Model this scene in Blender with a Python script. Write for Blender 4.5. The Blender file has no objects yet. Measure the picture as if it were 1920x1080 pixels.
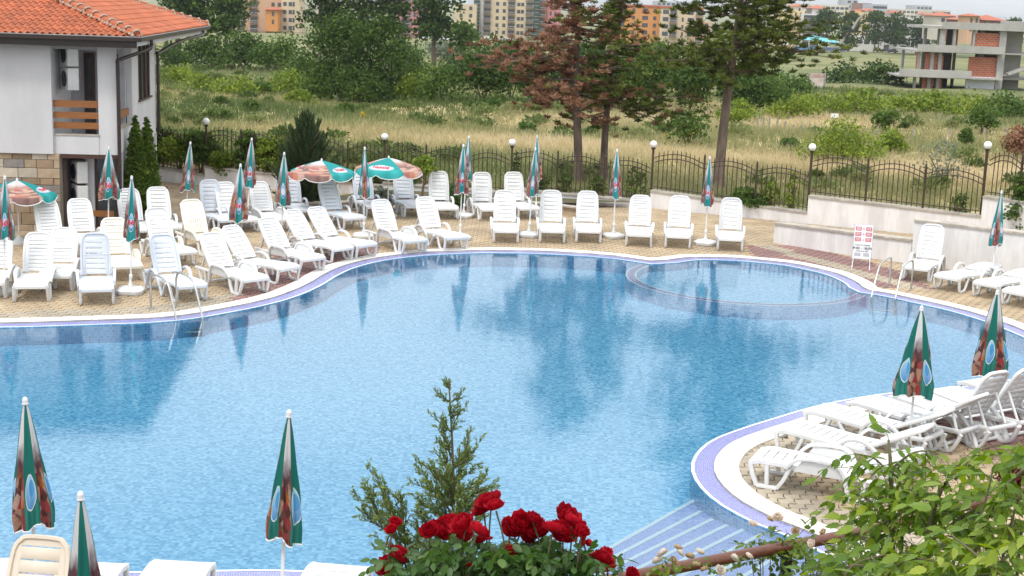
import bpy, math, random
import numpy as np
from mathutils import Vector, Matrix, Euler
from mathutils.geometry import delaunay_2d_cdt
PI = math.pi
S = bpy.context.scene
COL = S.collection
random.seed(7)

# ---------------------------------------------------------------- camera, sky, sun, exposure
FPX, PITCH, ROLL, CAMH = 2667.0, math.atan(541/2667), 0.035, 5.8
_F = np.array([0, math.cos(PITCH), -math.sin(PITCH)])
_u0 = np.array([0, math.sin(PITCH), math.cos(PITCH)]); _r0 = np.array([1.0, 0, 0])
_U = _u0*math.cos(ROLL) - _r0*math.sin(ROLL); _R = _r0*math.cos(ROLL) + _u0*math.sin(ROLL)
cd = bpy.data.cameras.new('camera'); cam = bpy.data.objects.new('camera', cd); COL.objects.link(cam)
cam.matrix_world = Matrix(((_R[0], _U[0], -_F[0], 0), (_R[1], _U[1], -_F[1], 0), (_R[2], _U[2], -_F[2], CAMH), (0, 0, 0, 1)))
cd.sensor_width = 36; cd.lens = 36*FPX/1920; cd.clip_start = 0.1; cd.clip_end = 30000
S.camera = cam
SUN_EL, SUN_AZ = math.radians(58), math.radians(205)       # high, behind and a little left of the camera, veiled by cloud
W = bpy.data.worlds.new('World'); S.world = W; W.use_nodes = True
nt = W.node_tree; nt.nodes.clear()
wo = nt.nodes.new('ShaderNodeOutputWorld'); wb = nt.nodes.new('ShaderNodeBackground'); wb.inputs['Strength'].default_value = 0.1
sk = nt.nodes.new('ShaderNodeTexSky'); sk.sky_type = 'NISHITA'; sk.sun_disc = False; sk.sun_elevation = SUN_EL; sk.sun_rotation = SUN_AZ
sk.air_density = 1.0; sk.dust_density = 1.5
tc = nt.nodes.new('ShaderNodeTexCoord'); wm = nt.nodes.new('ShaderNodeMapping'); wm.inputs['Scale'].default_value = (1.5, 1.5, 5)
wn = nt.nodes.new('ShaderNodeTexNoise'); wn.inputs['Scale'].default_value = 2.2; wn.inputs['Detail'].default_value = 6
wr = nt.nodes.new('ShaderNodeMapRange'); wr.inputs['From Min'].default_value = 0.38; wr.inputs['From Max'].default_value = 0.62
wr.inputs['To Min'].default_value = 0.62; wr.inputs['To Max'].default_value = 0.97
mx = nt.nodes.new('ShaderNodeMix'); mx.data_type = 'RGBA'; mx.inputs['B'].default_value = (8.6, 8.9, 9.3, 1)
nt.links.new(tc.outputs['Generated'], wm.inputs['Vector']); nt.links.new(wm.outputs[0], wn.inputs['Vector'])
nt.links.new(wn.outputs['Fac'], wr.inputs['Value']); nt.links.new(wr.outputs[0], mx.inputs['Factor'])
wz = nt.nodes.new('ShaderNodeSeparateXYZ'); nt.links.new(tc.outputs['Generated'], wz.inputs[0])
wz2 = nt.nodes.new('ShaderNodeMath'); wz2.operation = 'MAXIMUM'; wz2.inputs[1].default_value = 0; nt.links.new(wz.outputs['Z'], wz2.inputs[0])
wzp = nt.nodes.new('ShaderNodeMath'); wzp.operation = 'POWER'; wzp.inputs[1].default_value = 0.4; nt.links.new(wz2.outputs[0], wzp.inputs[0])
wz3 = nt.nodes.new('ShaderNodeMath'); wz3.operation = 'MULTIPLY_ADD'; wz3.inputs[1].default_value = 2.0; wz3.inputs[2].default_value = 0.72; nt.links.new(wzp.outputs[0], wz3.inputs[0])   # overcast dome: zenith about three times the horizon
wz4 = nt.nodes.new('ShaderNodeVectorMath'); wz4.operation = 'SCALE'; wz4.inputs[0].default_value = (6.9, 7.15, 7.4); nt.links.new(wz3.outputs[0], wz4.inputs['Scale']); nt.links.new(wz4.outputs[0], mx.inputs['B'])
nt.links.new(sk.outputs[0], mx.inputs['A']); nt.links.new(mx.outputs['Result'], wb.inputs['Color']); nt.links.new(wb.outputs[0], wo.inputs[0])
sl = bpy.data.lights.new('sun', 'SUN'); sl.energy = 1.4; sl.angle = math.radians(10); sl.color = (1, 0.96, 0.9)
so = bpy.data.objects.new('sun', sl); COL.objects.link(so)
sd = Vector((math.sin(SUN_AZ)*math.cos(SUN_EL), math.cos(SUN_AZ)*math.cos(SUN_EL), math.sin(SUN_EL)))
so.rotation_euler = sd.to_track_quat('Z', 'Y').to_euler(); so.location = (0, -10, 40)
S.view_settings.view_transform = 'Standard'; S.view_settings.look = 'None'; S.view_settings.gamma = 1
S.view_settings.exposure = 0.32
S.render.engine = 'CYCLES'
S.cycles.max_bounces = 8; S.cycles.transparent_max_bounces = 12; S.cycles.caustics_reflective = False; S.cycles.caustics_refractive = False

# ---------------------------------------------------------------- survey helpers: where a sight line meets a real plane
def ray(px, py): return _F*FPX + _R*(px-960) - _U*(py-540)
def G(px, py, z=0.0):
    d = ray(px, py); t = (z-CAMH)/d[2]; return Vector((d[0]*t, d[1]*t, z))
def Q(px, py, Y):
    d = ray(px, py); t = Y/d[1]; return Vector((d[0]*t, Y, CAMH + d[2]*t))
WALLPX = [(222, 330), (384, 349), (717, 366), (955, 377), (1218, 390), (1512, 419), (1835, 450), (1960, 470)]
WPT = [G(*p) for p in WALLPX]
def wall_y(x):
    if x <= WPT[0].x: return WPT[0].y + (WPT[0].x-x)*0.15
    if x >= WPT[-1].x: return max(WPT[-1].y - (x-WPT[-1].x)*0.8, 20)
    for a, b in zip(WPT, WPT[1:]):
        if x <= b.x: return a.y + (b.y-a.y)*(x-a.x)/(b.x-a.x)
def tz(x, y):
    s = y - 42
    if y < 190: z = 0.28 - 0.0285*max(s, 0)
    elif y < 700: z = 0.28 - 0.0285*148 - 0.0165*(y-190)
    else: z = 0.28 - 0.0285*148 - 0.0165*510 - 0.012*(1-math.exp(-(y-700)/900))*900
    k = min(max((y-46)/30, 0), 1)
    z += k*(0.28*math.sin(x*0.11+1.3)*math.sin(y*0.07) + 0.14*math.sin(x*0.31+y*0.23))
    return z
def T(px, py):
    d = ray(px, py); lo, hi = 38/d[1], 3000/d[1]
    for _ in range(60):
        m = (lo+hi)/2; x, y, z = d[0]*m, d[1]*m, CAMH+d[2]*m
        if z > tz(x, y): lo = m
        else: hi = m
    return Vector((d[0]*lo, d[1]*lo, tz(d[0]*lo, d[1]*lo)))

# ---------------------------------------------------------------- object helpers
def tag(o, label=None, cat=None, group=None, kind=None):
    if label: o['label'] = label
    if cat: o['category'] = cat
    if group: o['group'] = group
    if kind: o['kind'] = kind
    return o
def empty(name, label, cat, loc=(0, 0, 0), rz=0, group=None):
    o = bpy.data.objects.new(name, None); COL.objects.link(o); o.location = loc; o.rotation_euler = (0, 0, rz); o.empty_display_size = 0.2
    return tag(o, label, cat, group)
def link(name, me, parent=None, loc=None, rot=None, scale=None, label=None):
    o = bpy.data.objects.new(name, me); COL.objects.link(o)
    if parent: o.parent = parent
    if loc is not None: o.location = loc
    if rot is not None: o.rotation_euler = rot
    if scale is not None: o.scale = scale
    if label: o['label'] = label
    return o
class MB:
    def __init__(s): s.v = []; s.f = []; s.m = []; s.uv = None
    def add(s, vs, fs, m=0):
        n = len(s.v); s.v += [tuple(v) for v in vs]; s.f += [tuple(i+n for i in f) for f in fs]; s.m += [m]*len(fs); return s
    def box(s, a, b, m=0):
        x0, y0, z0 = a; x1, y1, z1 = b
        return s.add([(x0,y0,z0),(x1,y0,z0),(x1,y1,z0),(x0,y1,z0),(x0,y0,z1),(x1,y0,z1),(x1,y1,z1),(x0,y1,z1)],
                     [(3,2,1,0),(4,5,6,7),(0,1,5,4),(1,2,6,5),(2,3,7,6),(3,0,4,7)], m)
    def bbox(s, a, b, r=0.01, m=0):            # box with chamfered edges
        x0, y0, z0 = a; x1, y1, z1 = b; n = len(s.v); vs = []
        def ring(z, i): return [(x0+i+ (0), y0+r+i*0,z),(x0+r,y0+i,z)]
        pts = lambda i: [(x0+r, y0+i), (x1-r, y0+i), (x1-i, y0+r), (x1-i, y1-r), (x1-r, y1-i), (x0+r, y1-i), (x0+i, y1-r), (x0+i, y0+r)]
        rr = [(r*0.6, z0), (0, z0+r*0.6), (0, z1-r*0.6), (r*0.6, z1)]
        for i, z in rr: vs += [(x, y, z) for x, y in pts(i)]
        fs = [tuple(range(7, -1, -1)), tuple(range(24, 32))]
        for k in range(3):
            for j in range(8):
                fs.append((k*8+j, k*8+(j+1) % 8, (k+1)*8+(j+1) % 8, (k+1)*8+j))
        return s.add(vs, fs, m)
    def tube(s, pts, r, n=8, rect=None, m=0, cap=True, up=(1, 0, 0)):
        pts = [Vector(p) for p in pts]; k = len(pts); vs = []
        for i, p in enumerate(pts):
            d = (pts[min(i+1, k-1)] - pts[max(i-1, 0)]).normalized()
            a = Vector(up) if rect else (Vector((0, 0, 1)) if abs(d.z) < 0.9 else Vector((1, 0, 0)))
            u = (a - d*a.dot(d)).normalized(); w = d.cross(u)
            ri = r[i] if hasattr(r, '__len__') else r
            if rect:
                hx, hy = rect; c = 0.3*min(hx, hy)
                prof = [(hx-c, -hy), (hx, -hy+c), (hx, hy-c), (hx-c, hy), (-hx+c, hy), (-hx, hy-c), (-hx, -hy+c), (-hx+c, -hy)]
                vs += [p+u*(x*ri)+w*(y*ri) for x, y in prof]
            else: vs += [p+u*(ri*math.cos(2*PI*j/n))+w*(ri*math.sin(2*PI*j/n)) for j in range(n)]
        n = 8 if rect else n
        fs = [(i*n+j, i*n+(j+1) % n, (i+1)*n+(j+1) % n, (i+1)*n+j) for i in range(k-1) for j in range(n)]
        if cap: fs += [tuple(range(n-1, -1, -1)), tuple(range((k-1)*n, k*n))]
        return s.add(vs, fs, m)
    def lathe(s, prof, n=16, c=(0, 0, 0), m=0):
        vs = []; k = len(prof)
        for r, z in prof: vs += [(c[0]+max(r, 1e-4)*math.cos(2*PI*j/n), c[1]+max(r, 1e-4)*math.sin(2*PI*j/n), c[2]+z) for j in range(n)]
        fs = [(i*n+j, i*n+(j+1) % n, (i+1)*n+(j+1) % n, (i+1)*n+j) for i in range(k-1) for j in range(n)]
        fs += [tuple(range(n-1, -1, -1)), tuple(range((k-1)*n, k*n))]
        return s.add(vs, fs, m)
    def prism(s, poly, z0, z1, m=0):
        n = len(poly)
        return s.add([(x, y, z0) for x, y in poly]+[(x, y, z1) for x, y in poly],
                     [tuple(range(n-1, -1, -1)), tuple(range(n, 2*n))]+[(i, (i+1) % n, n+(i+1) % n, n+i) for i in range(n)], m)
    def mesh(s, name, mats, smooth=False):
        me = bpy.data.meshes.new(name); me.from_pydata(s.v, [], s.f); me.update()
        for m in (mats if isinstance(mats, (list, tuple)) else [mats]): me.materials.append(m)
        if any(s.m): me.polygons.foreach_set('material_index', s.m)
        if smooth:
            me.polygons.foreach_set('use_smooth', [True]*len(me.polygons))
            try: me.set_sharp_from_angle(angle=math.radians(45))
            except Exception: pass
        return me
    def obj(s, name, mats, parent=None, smooth=False, **k): return link(name, s.mesh(name, mats, smooth), parent, **k)
def crom(pts, n=6, closed=False):
    pts = [Vector(p) for p in pts]; k = len(pts); out = []
    for i in range(k if closed else k-1):
        if closed: a, b, c, d = pts[(i-1) % k], pts[i], pts[(i+1) % k], pts[(i+2) % k]
        else: a, b, c, d = pts[max(i-1, 0)], pts[i], pts[i+1], pts[min(i+2, k-1)]
        for j in range(n):
            t = j/n; out.append(0.5*((2*b)+(c-a)*t+(2*a-5*b+4*c-d)*t*t+(3*b-a-3*c+d)*t**3))
    if not closed: out.append(pts[-1])
    return out
def npmesh(name, V, F, mats, tone=None, smooth=False):     # V (n,3), F (m,k)
    me = bpy.data.meshes.new(name); nv, (nf, k) = len(V), F.shape
    me.vertices.add(nv); me.vertices.foreach_set('co', V.astype(np.float32).ravel())
    me.loops.add(nf*k); me.loops.foreach_set('vertex_index', F.astype(np.int32).ravel())
    me.polygons.add(nf); me.polygons.foreach_set('loop_start', np.arange(0, nf*k, k, dtype=np.int32))
    if tone is not None:
        a = me.attributes.new('tone', 'FLOAT', 'FACE'); a.data.foreach_set('value', tone.astype(np.float32))
    for m in (mats if isinstance(mats, (list, tuple)) else [mats]): me.materials.append(m)
    me.update(calc_edges=True); me.validate()
    return me

# ---------------------------------------------------------------- materials
def nn(nt, t, **k):
    n = nt.nodes.new('ShaderNode'+t)
    for a, b in k.items():
        if a in n.inputs: n.inputs[a].default_value = b
        else: setattr(n, a, b)
    return n
def new_mat(name):
    m = bpy.data.materials.new(name); m.use_nodes = True; return m, m.node_tree, m.node_tree.nodes['Principled BSDF']
def rgb(c): return (c[0], c[1], c[2], 1)
def mat(name, c, c2=None, rough=0.6, scale=4, detail=5, bump=0, bscale=None, metal=0, spec=None, rnd=0, lo=0.35, hi=0.65, coord='Object', stretch=None, stain=0, stainscale=0.5, stz=1.0):
    m, t, p = new_mat(name); L = t.links
    p.inputs['Roughness'].default_value = rough; p.inputs['Metallic'].default_value = metal
    if spec is not None: p.inputs['Specular IOR Level'].default_value = spec
    co = nn(t, 'TexCoord'); vec = co.outputs[coord]
    if coord == 'World': pass
    if stretch:
        mp = nn(t, 'Mapping'); mp.inputs['Scale'].default_value = stretch; L.new(vec, mp.inputs[0]); vec = mp.outputs[0]
    no = nn(t, 'TexNoise', Scale=scale, Detail=detail, Roughness=0.6); L.new(vec, no.inputs['Vector'])
    mr = nn(t, 'MapRange'); mr.inputs['From Min'].default_value = lo; mr.inputs['From Max'].default_value = hi; L.new(no.outputs['Fac'], mr.inputs['Value'])
    mi = nn(t, 'Mix', data_type='RGBA'); mi.inputs['A'].default_value = rgb(c); mi.inputs['B'].default_value = rgb(c2 or [x*0.82 for x in c])
    L.new(mr.outputs[0], mi.inputs['Factor']); out = mi.outputs['Result']
    if rnd:
        oi = nn(t, 'ObjectInfo'); hv = nn(t, 'HueSaturation'); r2 = nn(t, 'MapRange'); r2.inputs['To Min'].default_value = 1-rnd; r2.inputs['To Max'].default_value = 1+rnd
        L.new(oi.outputs['Random'], r2.inputs['Value']); L.new(r2.outputs[0], hv.inputs['Value']); L.new(out, hv.inputs['Color']); out = hv.outputs[0]
    if stain:
        ge = nn(t, 'NewGeometry'); sm_ = nn(t, 'Mapping'); sm_.inputs['Scale'].default_value = (1, 1, stz); L.new(ge.outputs['Position'], sm_.inputs[0])
        sn = nn(t, 'TexNoise', Scale=stainscale, Detail=9, Roughness=0.7); L.new(sm_.outputs[0], sn.inputs['Vector'])
        sr = nn(t, 'MapRange'); sr.inputs['From Min'].default_value = 0.42; sr.inputs['From Max'].default_value = 0.62; sr.inputs['To Min'].default_value = 1-stain; sr.inputs['To Max'].default_value = 1.04; L.new(sn.outputs['Fac'], sr.inputs['Value'])
        sv = nn(t, 'VectorMath', operation='SCALE'); L.new(out, sv.inputs[0]); L.new(sr.outputs[0], sv.inputs['Scale']); out = sv.outputs[0]
    L.new(out, p.inputs['Base Color'])
    if bump:
        nb = nn(t, 'TexNoise', Scale=bscale or scale*6, Detail=4); L.new(vec, nb.inputs['Vector'])
        b = nn(t, 'Bump', Strength=0.6, Distance=bump); L.new(nb.outputs['Fac'], b.inputs['Height']); L.new(b.outputs[0], p.inputs['Normal'])
    return m
def leaf_mat(name, stops, trans=0.35, nscale=0.8, namp=0.35, rough=0.6):
    m, t, p = new_mat(name); L = t.links
    at = nn(t, 'Attribute', attribute_name='tone'); co = nn(t, 'TexCoord'); no = nn(t, 'TexNoise', Scale=nscale, Detail=3)
    L.new(co.outputs['Object'], no.inputs['Vector'])
    a = nn(t, 'Math', operation='MULTIPLY_ADD'); a.inputs[1].default_value = namp; L.new(no.outputs['Fac'], a.inputs[0]); L.new(at.outputs['Fac'], a.inputs[2])
    b = nn(t, 'Math', operation='SUBTRACT'); b.inputs[1].default_value = namp*0.5; L.new(a.outputs[0], b.inputs[0])
    cr = nn(t, 'ValToRGB'); L.new(b.outputs[0], cr.inputs[0]); e = cr.color_ramp.elements
    e[0].position = stops[0][0]; e[0].color = rgb(stops[0][1]); e[1].position = stops[-1][0]; e[1].color = rgb(stops[-1][1])
    for s in stops[1:-1]: k = e.new(s[0]); k.color = rgb(s[1])
    L.new(cr.outputs[0], p.inputs['Base Color']); p.inputs['Roughness'].default_value = rough; p.inputs['Specular IOR Level'].default_value = 0.25
    tr = nn(t, 'BsdfTranslucent'); L.new(cr.outputs[0], tr.inputs['Color'])
    ms = nn(t, 'MixShader'); ms.inputs[0].default_value = trans; L.new(p.outputs[0], ms.inputs[1]); L.new(tr.outputs[0], ms.inputs[2])
    L.new(ms.outputs[0], t.nodes['Material Output'].inputs['Surface'])
    return m
M = {}
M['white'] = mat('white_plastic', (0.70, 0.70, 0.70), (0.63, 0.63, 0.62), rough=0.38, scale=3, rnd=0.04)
M['cream'] = mat('cream_plastic', (0.80, 0.77, 0.68), (0.72, 0.69, 0.60), rough=0.42, scale=3)
M['beige'] = mat('beige_plastic', (0.62, 0.53, 0.42), (0.56, 0.48, 0.38), rough=0.45, scale=3)
M['grey'] = mat('grey_shaded_plastic', (0.62, 0.65, 0.70), (0.56, 0.59, 0.64), rough=0.38, scale=3)  # grey lounger plastic; its tone also carries umbrella shade on white loungers
M['polewhite'] = mat('pole_enamel', (0.78, 0.78, 0.78), rough=0.35)
M['steel'] = mat('brushed_steel', (0.55, 0.55, 0.53), rough=0.28, metal=1, scale=20)
M['iron'] = mat('brown_iron', (0.06, 0.033, 0.018), (0.038, 0.022, 0.014), rough=0.45, scale=5)
M['black'] = mat('black_iron', (0.02, 0.022, 0.025), rough=0.5, scale=8)
M['globe'] = mat('opal_globe', (0.85, 0.85, 0.82), (0.78, 0.78, 0.75), rough=0.25, scale=4)
M['plaster'] = mat('white_plaster', (0.80, 0.775, 0.755), (0.73, 0.70, 0.68), rough=0.85, scale=0.8, bump=0.004, bscale=30, detail=7, lo=0.4, hi=0.75, stain=0.15, stainscale=2.2, stz=0.2)
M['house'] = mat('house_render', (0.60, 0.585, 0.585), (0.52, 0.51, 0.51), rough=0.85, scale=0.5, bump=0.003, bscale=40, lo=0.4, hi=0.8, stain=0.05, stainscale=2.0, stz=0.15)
M['capstone'] = mat('cap_stone', (0.50, 0.45, 0.38), (0.33, 0.29, 0.24), rough=0.8, scale=5, bump=0.006, rnd=0.1)
M['mortar'] = mat('stone_mortar', (0.30, 0.26, 0.21), rough=0.9, scale=10)
M['sand'] = mat('joint_sand', (0.12, 0.085, 0.05), (0.07, 0.05, 0.03), rough=0.95, scale=3, bump=0.003)
for k, a, b in (('pav_ochre', (0.54, 0.415, 0.265), (0.44, 0.33, 0.21)), ('pav_grey', (0.48, 0.40, 0.29), (0.39, 0.33, 0.25)), ('pav_red', (0.34, 0.19, 0.165), (0.26, 0.155, 0.14))):
    M[k] = mat(k, a, b, rough=0.85, scale=1.3, detail=8, bump=0.003, bscale=60, rnd=0.14, lo=0.3, hi=0.7, stain=0.26, stainscale=0.9)
M['coping'] = mat('white_coping', (0.80, 0.77, 0.72), (0.70, 0.66, 0.60), rough=0.6, scale=2.5, bump=0.002, rnd=0.05, stain=0.16, stainscale=2.5)
M['whiteline'] = mat('white_mosaic', (0.82, 0.83, 0.85), rough=0.3, scale=30)
M['wood'] = mat('orange_wood', (0.30, 0.115, 0.03), (0.22, 0.08, 0.02), rough=0.5, scale=3, stretch=(1, 12, 12))
M['railwood'] = mat('handrail_wood', (0.15, 0.05, 0.025), (0.09, 0.03, 0.016), rough=0.3, scale=3, stretch=(2, 30, 30))
M['darkwood'] = mat('brown_frame', (0.075, 0.03, 0.02), rough=0.45)
M['gutter'] = mat('brown_gutter', (0.035, 0.022, 0.018), rough=0.35)
M['gutrim'] = mat('gutter_rim', (0.30, 0.29, 0.28), rough=0.3)
M['glass'] = mat('dark_glass', (0.035, 0.04, 0.045), (0.06, 0.065, 0.07), rough=0.06, scale=1.0)
M['rendershade'] = mat('shaded_render', (0.50, 0.49, 0.51), rough=0.85)  # house render with the balcony and recess shade mixed into its colour
M['acdark'] = mat('ac_grille', (0.02, 0.03, 0.05), rough=0.4)
M['acwhite'] = mat('ac_casing', (0.70, 0.70, 0.68), (0.60, 0.60, 0.58), rough=0.4)
M['tile'] = mat('terracotta', (0.46, 0.12, 0.04), (0.35, 0.09, 0.035), rough=0.7, scale=2.2, detail=7, bump=0.003, rnd=0.14, stain=0.25, stainscale=1.5)
M['ridge'] = mat('ridge_mortar', (0.50, 0.42, 0.34), (0.38, 0.30, 0.24), rough=0.9, scale=8, bump=0.01)
M['bark'] = mat('bark', (0.20, 0.145, 0.11), (0.10, 0.07, 0.055), rough=0.9, scale=7, bump=0.02, stretch=(1, 1, 0.25))
M['palebark'] = mat('pale_bark', (0.40, 0.37, 0.33), (0.2, 0.18, 0.16), rough=0.9, scale=6)
M['twig'] = mat('twig', (0.13, 0.09, 0.05), (0.10, 0.10, 0.04), rough=0.8, scale=10)
M['concrete'] = mat('raw_concrete', (0.42, 0.40, 0.37), (0.31, 0.30, 0.28), rough=0.9, scale=0.35, detail=8)
M['roomshade'] = mat('shaded_interior', (0.10, 0.075, 0.065), (0.06, 0.05, 0.045), rough=0.9, scale=0.3)  # shade of open rooms, shaft and recess painted into this wall colour
M['panel'] = mat('insulation_panel', (0.74, 0.76, 0.80), (0.62, 0.64, 0.68), rough=0.7, scale=0.4)
M['asphalt'] = mat('asphalt', (0.06, 0.06, 0.06), rough=0.9, scale=1)
M['paintwhite'] = mat('white_paint', (0.8, 0.8, 0.8), rough=0.4)
M['red'] = mat('red_print', (0.55, 0.03, 0.05), rough=0.5)
M['ink'] = mat('dark_print', (0.03, 0.03, 0.05), rough=0.5)
M['inkgrey'] = mat('grey_print', (0.45, 0.45, 0.50), rough=0.5)
DK = [(0.0, (0.008, 0.02, 0.005)), (0.45, (0.030, 0.066, 0.012)), (1.0, (0.11, 0.18, 0.026))]
M['leaf_dark'] = leaf_mat('leaf_dark', DK)
M['leaf_mid'] = leaf_mat('leaf_mid', [(0, (0.02, 0.04, 0.01)), (0.45, (0.06, 0.12, 0.02)), (1, (0.15, 0.22, 0.04))])
M['leaf_bright'] = leaf_mat('leaf_bright', [(0, (0.045, 0.08, 0.012)), (0.45, (0.15, 0.22, 0.026)), (1, (0.31, 0.38, 0.045))])
M['leaf_grey'] = leaf_mat('leaf_grey', [(0, (0.07, 0.09, 0.06)), (0.5, (0.16, 0.19, 0.13)), (1, (0.30, 0.33, 0.25))])
M['leaf_thuja'] = leaf_mat('leaf_thuja', [(0, (0.02, 0.045, 0.006)), (0.5, (0.075, 0.13, 0.014)), (1, (0.17, 0.24, 0.03))], trans=0.2)
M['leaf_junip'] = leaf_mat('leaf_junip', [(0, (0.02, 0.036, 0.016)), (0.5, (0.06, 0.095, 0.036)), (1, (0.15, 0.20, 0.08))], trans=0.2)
M['leaf_brown'] = leaf_mat('leaf_brown', [(0, (0.07, 0.032, 0.02)), (0.5, (0.24, 0.115, 0.065)), (1, (0.42, 0.24, 0.15))], trans=0.2)
M['leaf_pine'] = leaf_mat('leaf_pine', [(0, (0.02, 0.032, 0.008)), (0.5, (0.085, 0.115, 0.02)), (1, (0.20, 0.24, 0.05))], trans=0.2)
M['leaf_red'] = leaf_mat('leaf_red', [(0, (0.03, 0.004, 0.006)), (1, (0.16, 0.012, 0.02))], trans=0.2)
M['leaf_yellow'] = leaf_mat('leaf_yellow', [(0, (0.35, 0.25, 0.01)), (1, (0.7, 0.5, 0.02))], trans=0.2)
M['grass'] = leaf_mat('grass_blades', [(0, (0.10, 0.14, 0.045)), (0.35, (0.24, 0.26, 0.11)), (0.6, (0.44, 0.37, 0.20)), (1, (0.70, 0.58, 0.38))], trans=0.45, nscale=0.06, namp=1.5)
# ================================================================ GROUND, POOL
def ptin(p, poly):
    x, y = p[0], p[1]; c = False; n = len(poly)
    for i in range(n):
        x1, y1 = poly[i][0], poly[i][1]; x2, y2 = poly[i-1][0], poly[i-1][1]
        if (y1 > y) != (y2 > y) and x < (x2-x1)*(y-y1)/(y2-y1)+x1: c = not c
    return c
def resample(pts, step):
    pts = [Vector((p[0], p[1])) for p in pts]; pts.append(pts[0]); out = [pts[0].copy()]; acc = 0
    for a, b in zip(pts, pts[1:]):
        l = (b-a).length; d = step-acc
        while d <= l: out.append(a+(b-a)*(d/l)); d += step
        acc = (acc+l) % step
    return out[:-1] if (out[-1]-out[0]).length < step*0.4 else out
farpx = [(0, 598), (150, 594), (300, 588), (400, 573), (480, 556), (527, 540), (557, 526), (583, 511), (620, 495.5), (675, 482), (735, 473.5), (794, 468.5), (893, 465), (997, 466), (1100, 471), (1170, 477)]
seg1 = crom([(-15, 17.5, 0), (-14.6, 21, 0), (-12.2, 23.6, 0)]+[G(*p) for p in farpx], 5)
cusp1 = [G(1222, 484.5)]
seg2 = crom([G(*p) for p in [(1228, 484.5), (1282, 478), (1360, 478.5), (1412, 482), (1490, 490), (1543, 500), (1587, 510.5), (1620, 523), (1640, 534)]], 5)
cusp2 = [G(1647, 542)]
seg3 = crom([G(*p) for p in [(1650, 542), (1687, 548), (1753, 562), (1803, 573), (1853, 586), (1920, 608)]]+[Vector(p+(0,)) for p in
        [(10.2, 25.2), (10.1, 23.8), (9.2, 22.6), (8.0, 21.7), (7.0, 21.25)]]+[G(*p) for p in [(1700, 757), (1600, 776), (1508, 804), (1460, 820), (1410, 841), (1387, 868), (1391, 896), (1425, 930), (1487, 963), (1534, 980)]]
        +[Vector(p+(0,)) for p in [(3.95, 15.1), (4.25, 14.3), (3.9, 13.3), (2.8, 12.75), (1.2, 12.7), (-0.5, 12.85), (-2.1, 13.1), (-3.5, 12.93), (-4.7, 12.9), (-7.5, 12.7), (-11, 13.2), (-13.6, 14.8)]], 5)
OUT = resample(seg1+cusp1+seg2+cusp2+seg3[:-1], 0.25)
def offs(poly, d):
    n = len(poly); out = []
    for i in range(n):
        a, b, c = poly[i-1], poly[i], poly[(i+1) % n]
        t1 = (b-a).normalized(); t2 = (c-b).normalized(); n1 = Vector((t1.y, -t1.x)); n2 = Vector((t2.y, -t2.x))
        nb = (n1+n2); nb = nb.normalized() if nb.length > 1e-3 else n1
        k = min(1/max(nb.dot(n1), 0.5), 1.5); out.append(b+nb*d*k)
    return out
area = sum(OUT[i-1].x*OUT[i].y-OUT[i].x*OUT[i-1].y for i in range(len(OUT)))
if area > 0: OUT = OUT[::-1]         # clockwise: (t.y,-t.x) points inward
I1, I2, I3, I4 = offs(OUT, 0.32), offs(OUT, 0.57), offs(OUT, 0.61), offs(OUT, 0.70)
def cdt(loops, keep, z):
    vs = []; es = []
    for lp in loops:
        n0 = len(vs); vs += [Vector((p[0], p[1])) for p in lp]; es += [(n0+i, n0+(i+1) % len(lp)) for i in range(len(lp))]
    r = delaunay_2d_cdt(vs, es, [], 0, 1e-5); v, f = r[0], r[2]
    ff = []
    for t in f:
        c = sum((v[i] for i in t), Vector((0, 0)))/3
        if keep(c): ff.append(tuple(t))
    m = MB(); m.add([(p.x, p.y, z(p) if callable(z) else z) for p in v], ff); return m
def strip(A, B, zA, zB, name, mt, parent=None, uvs=None, kind=None):
    n = len(A); me = MB(); me.add([(p.x, p.y, zA) for p in A]+[(p.x, p.y, zB) for p in B], [(i, n+i, n+(i+1) % n, (i+1) % n) for i in range(n)])
    o = me.obj(name, mt, parent)
    l = 0; L = [0]
    for i in range(n): l += (A[(i+1) % n]-A[i]).length; L.append(l)
    w = (A[0]-B[0]).length if zA == zB else abs(zA-zB)
    uv = o.data.uv_layers.new(name='UV'); k = 0
    for i in range(n):
        for u in ((L[i], 0), (L[i], w), (L[i+1], w), (L[i+1], 0)): uv.data[k].uv = u; k += 1
    if kind: tag(o, kind=kind)
    return o
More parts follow.
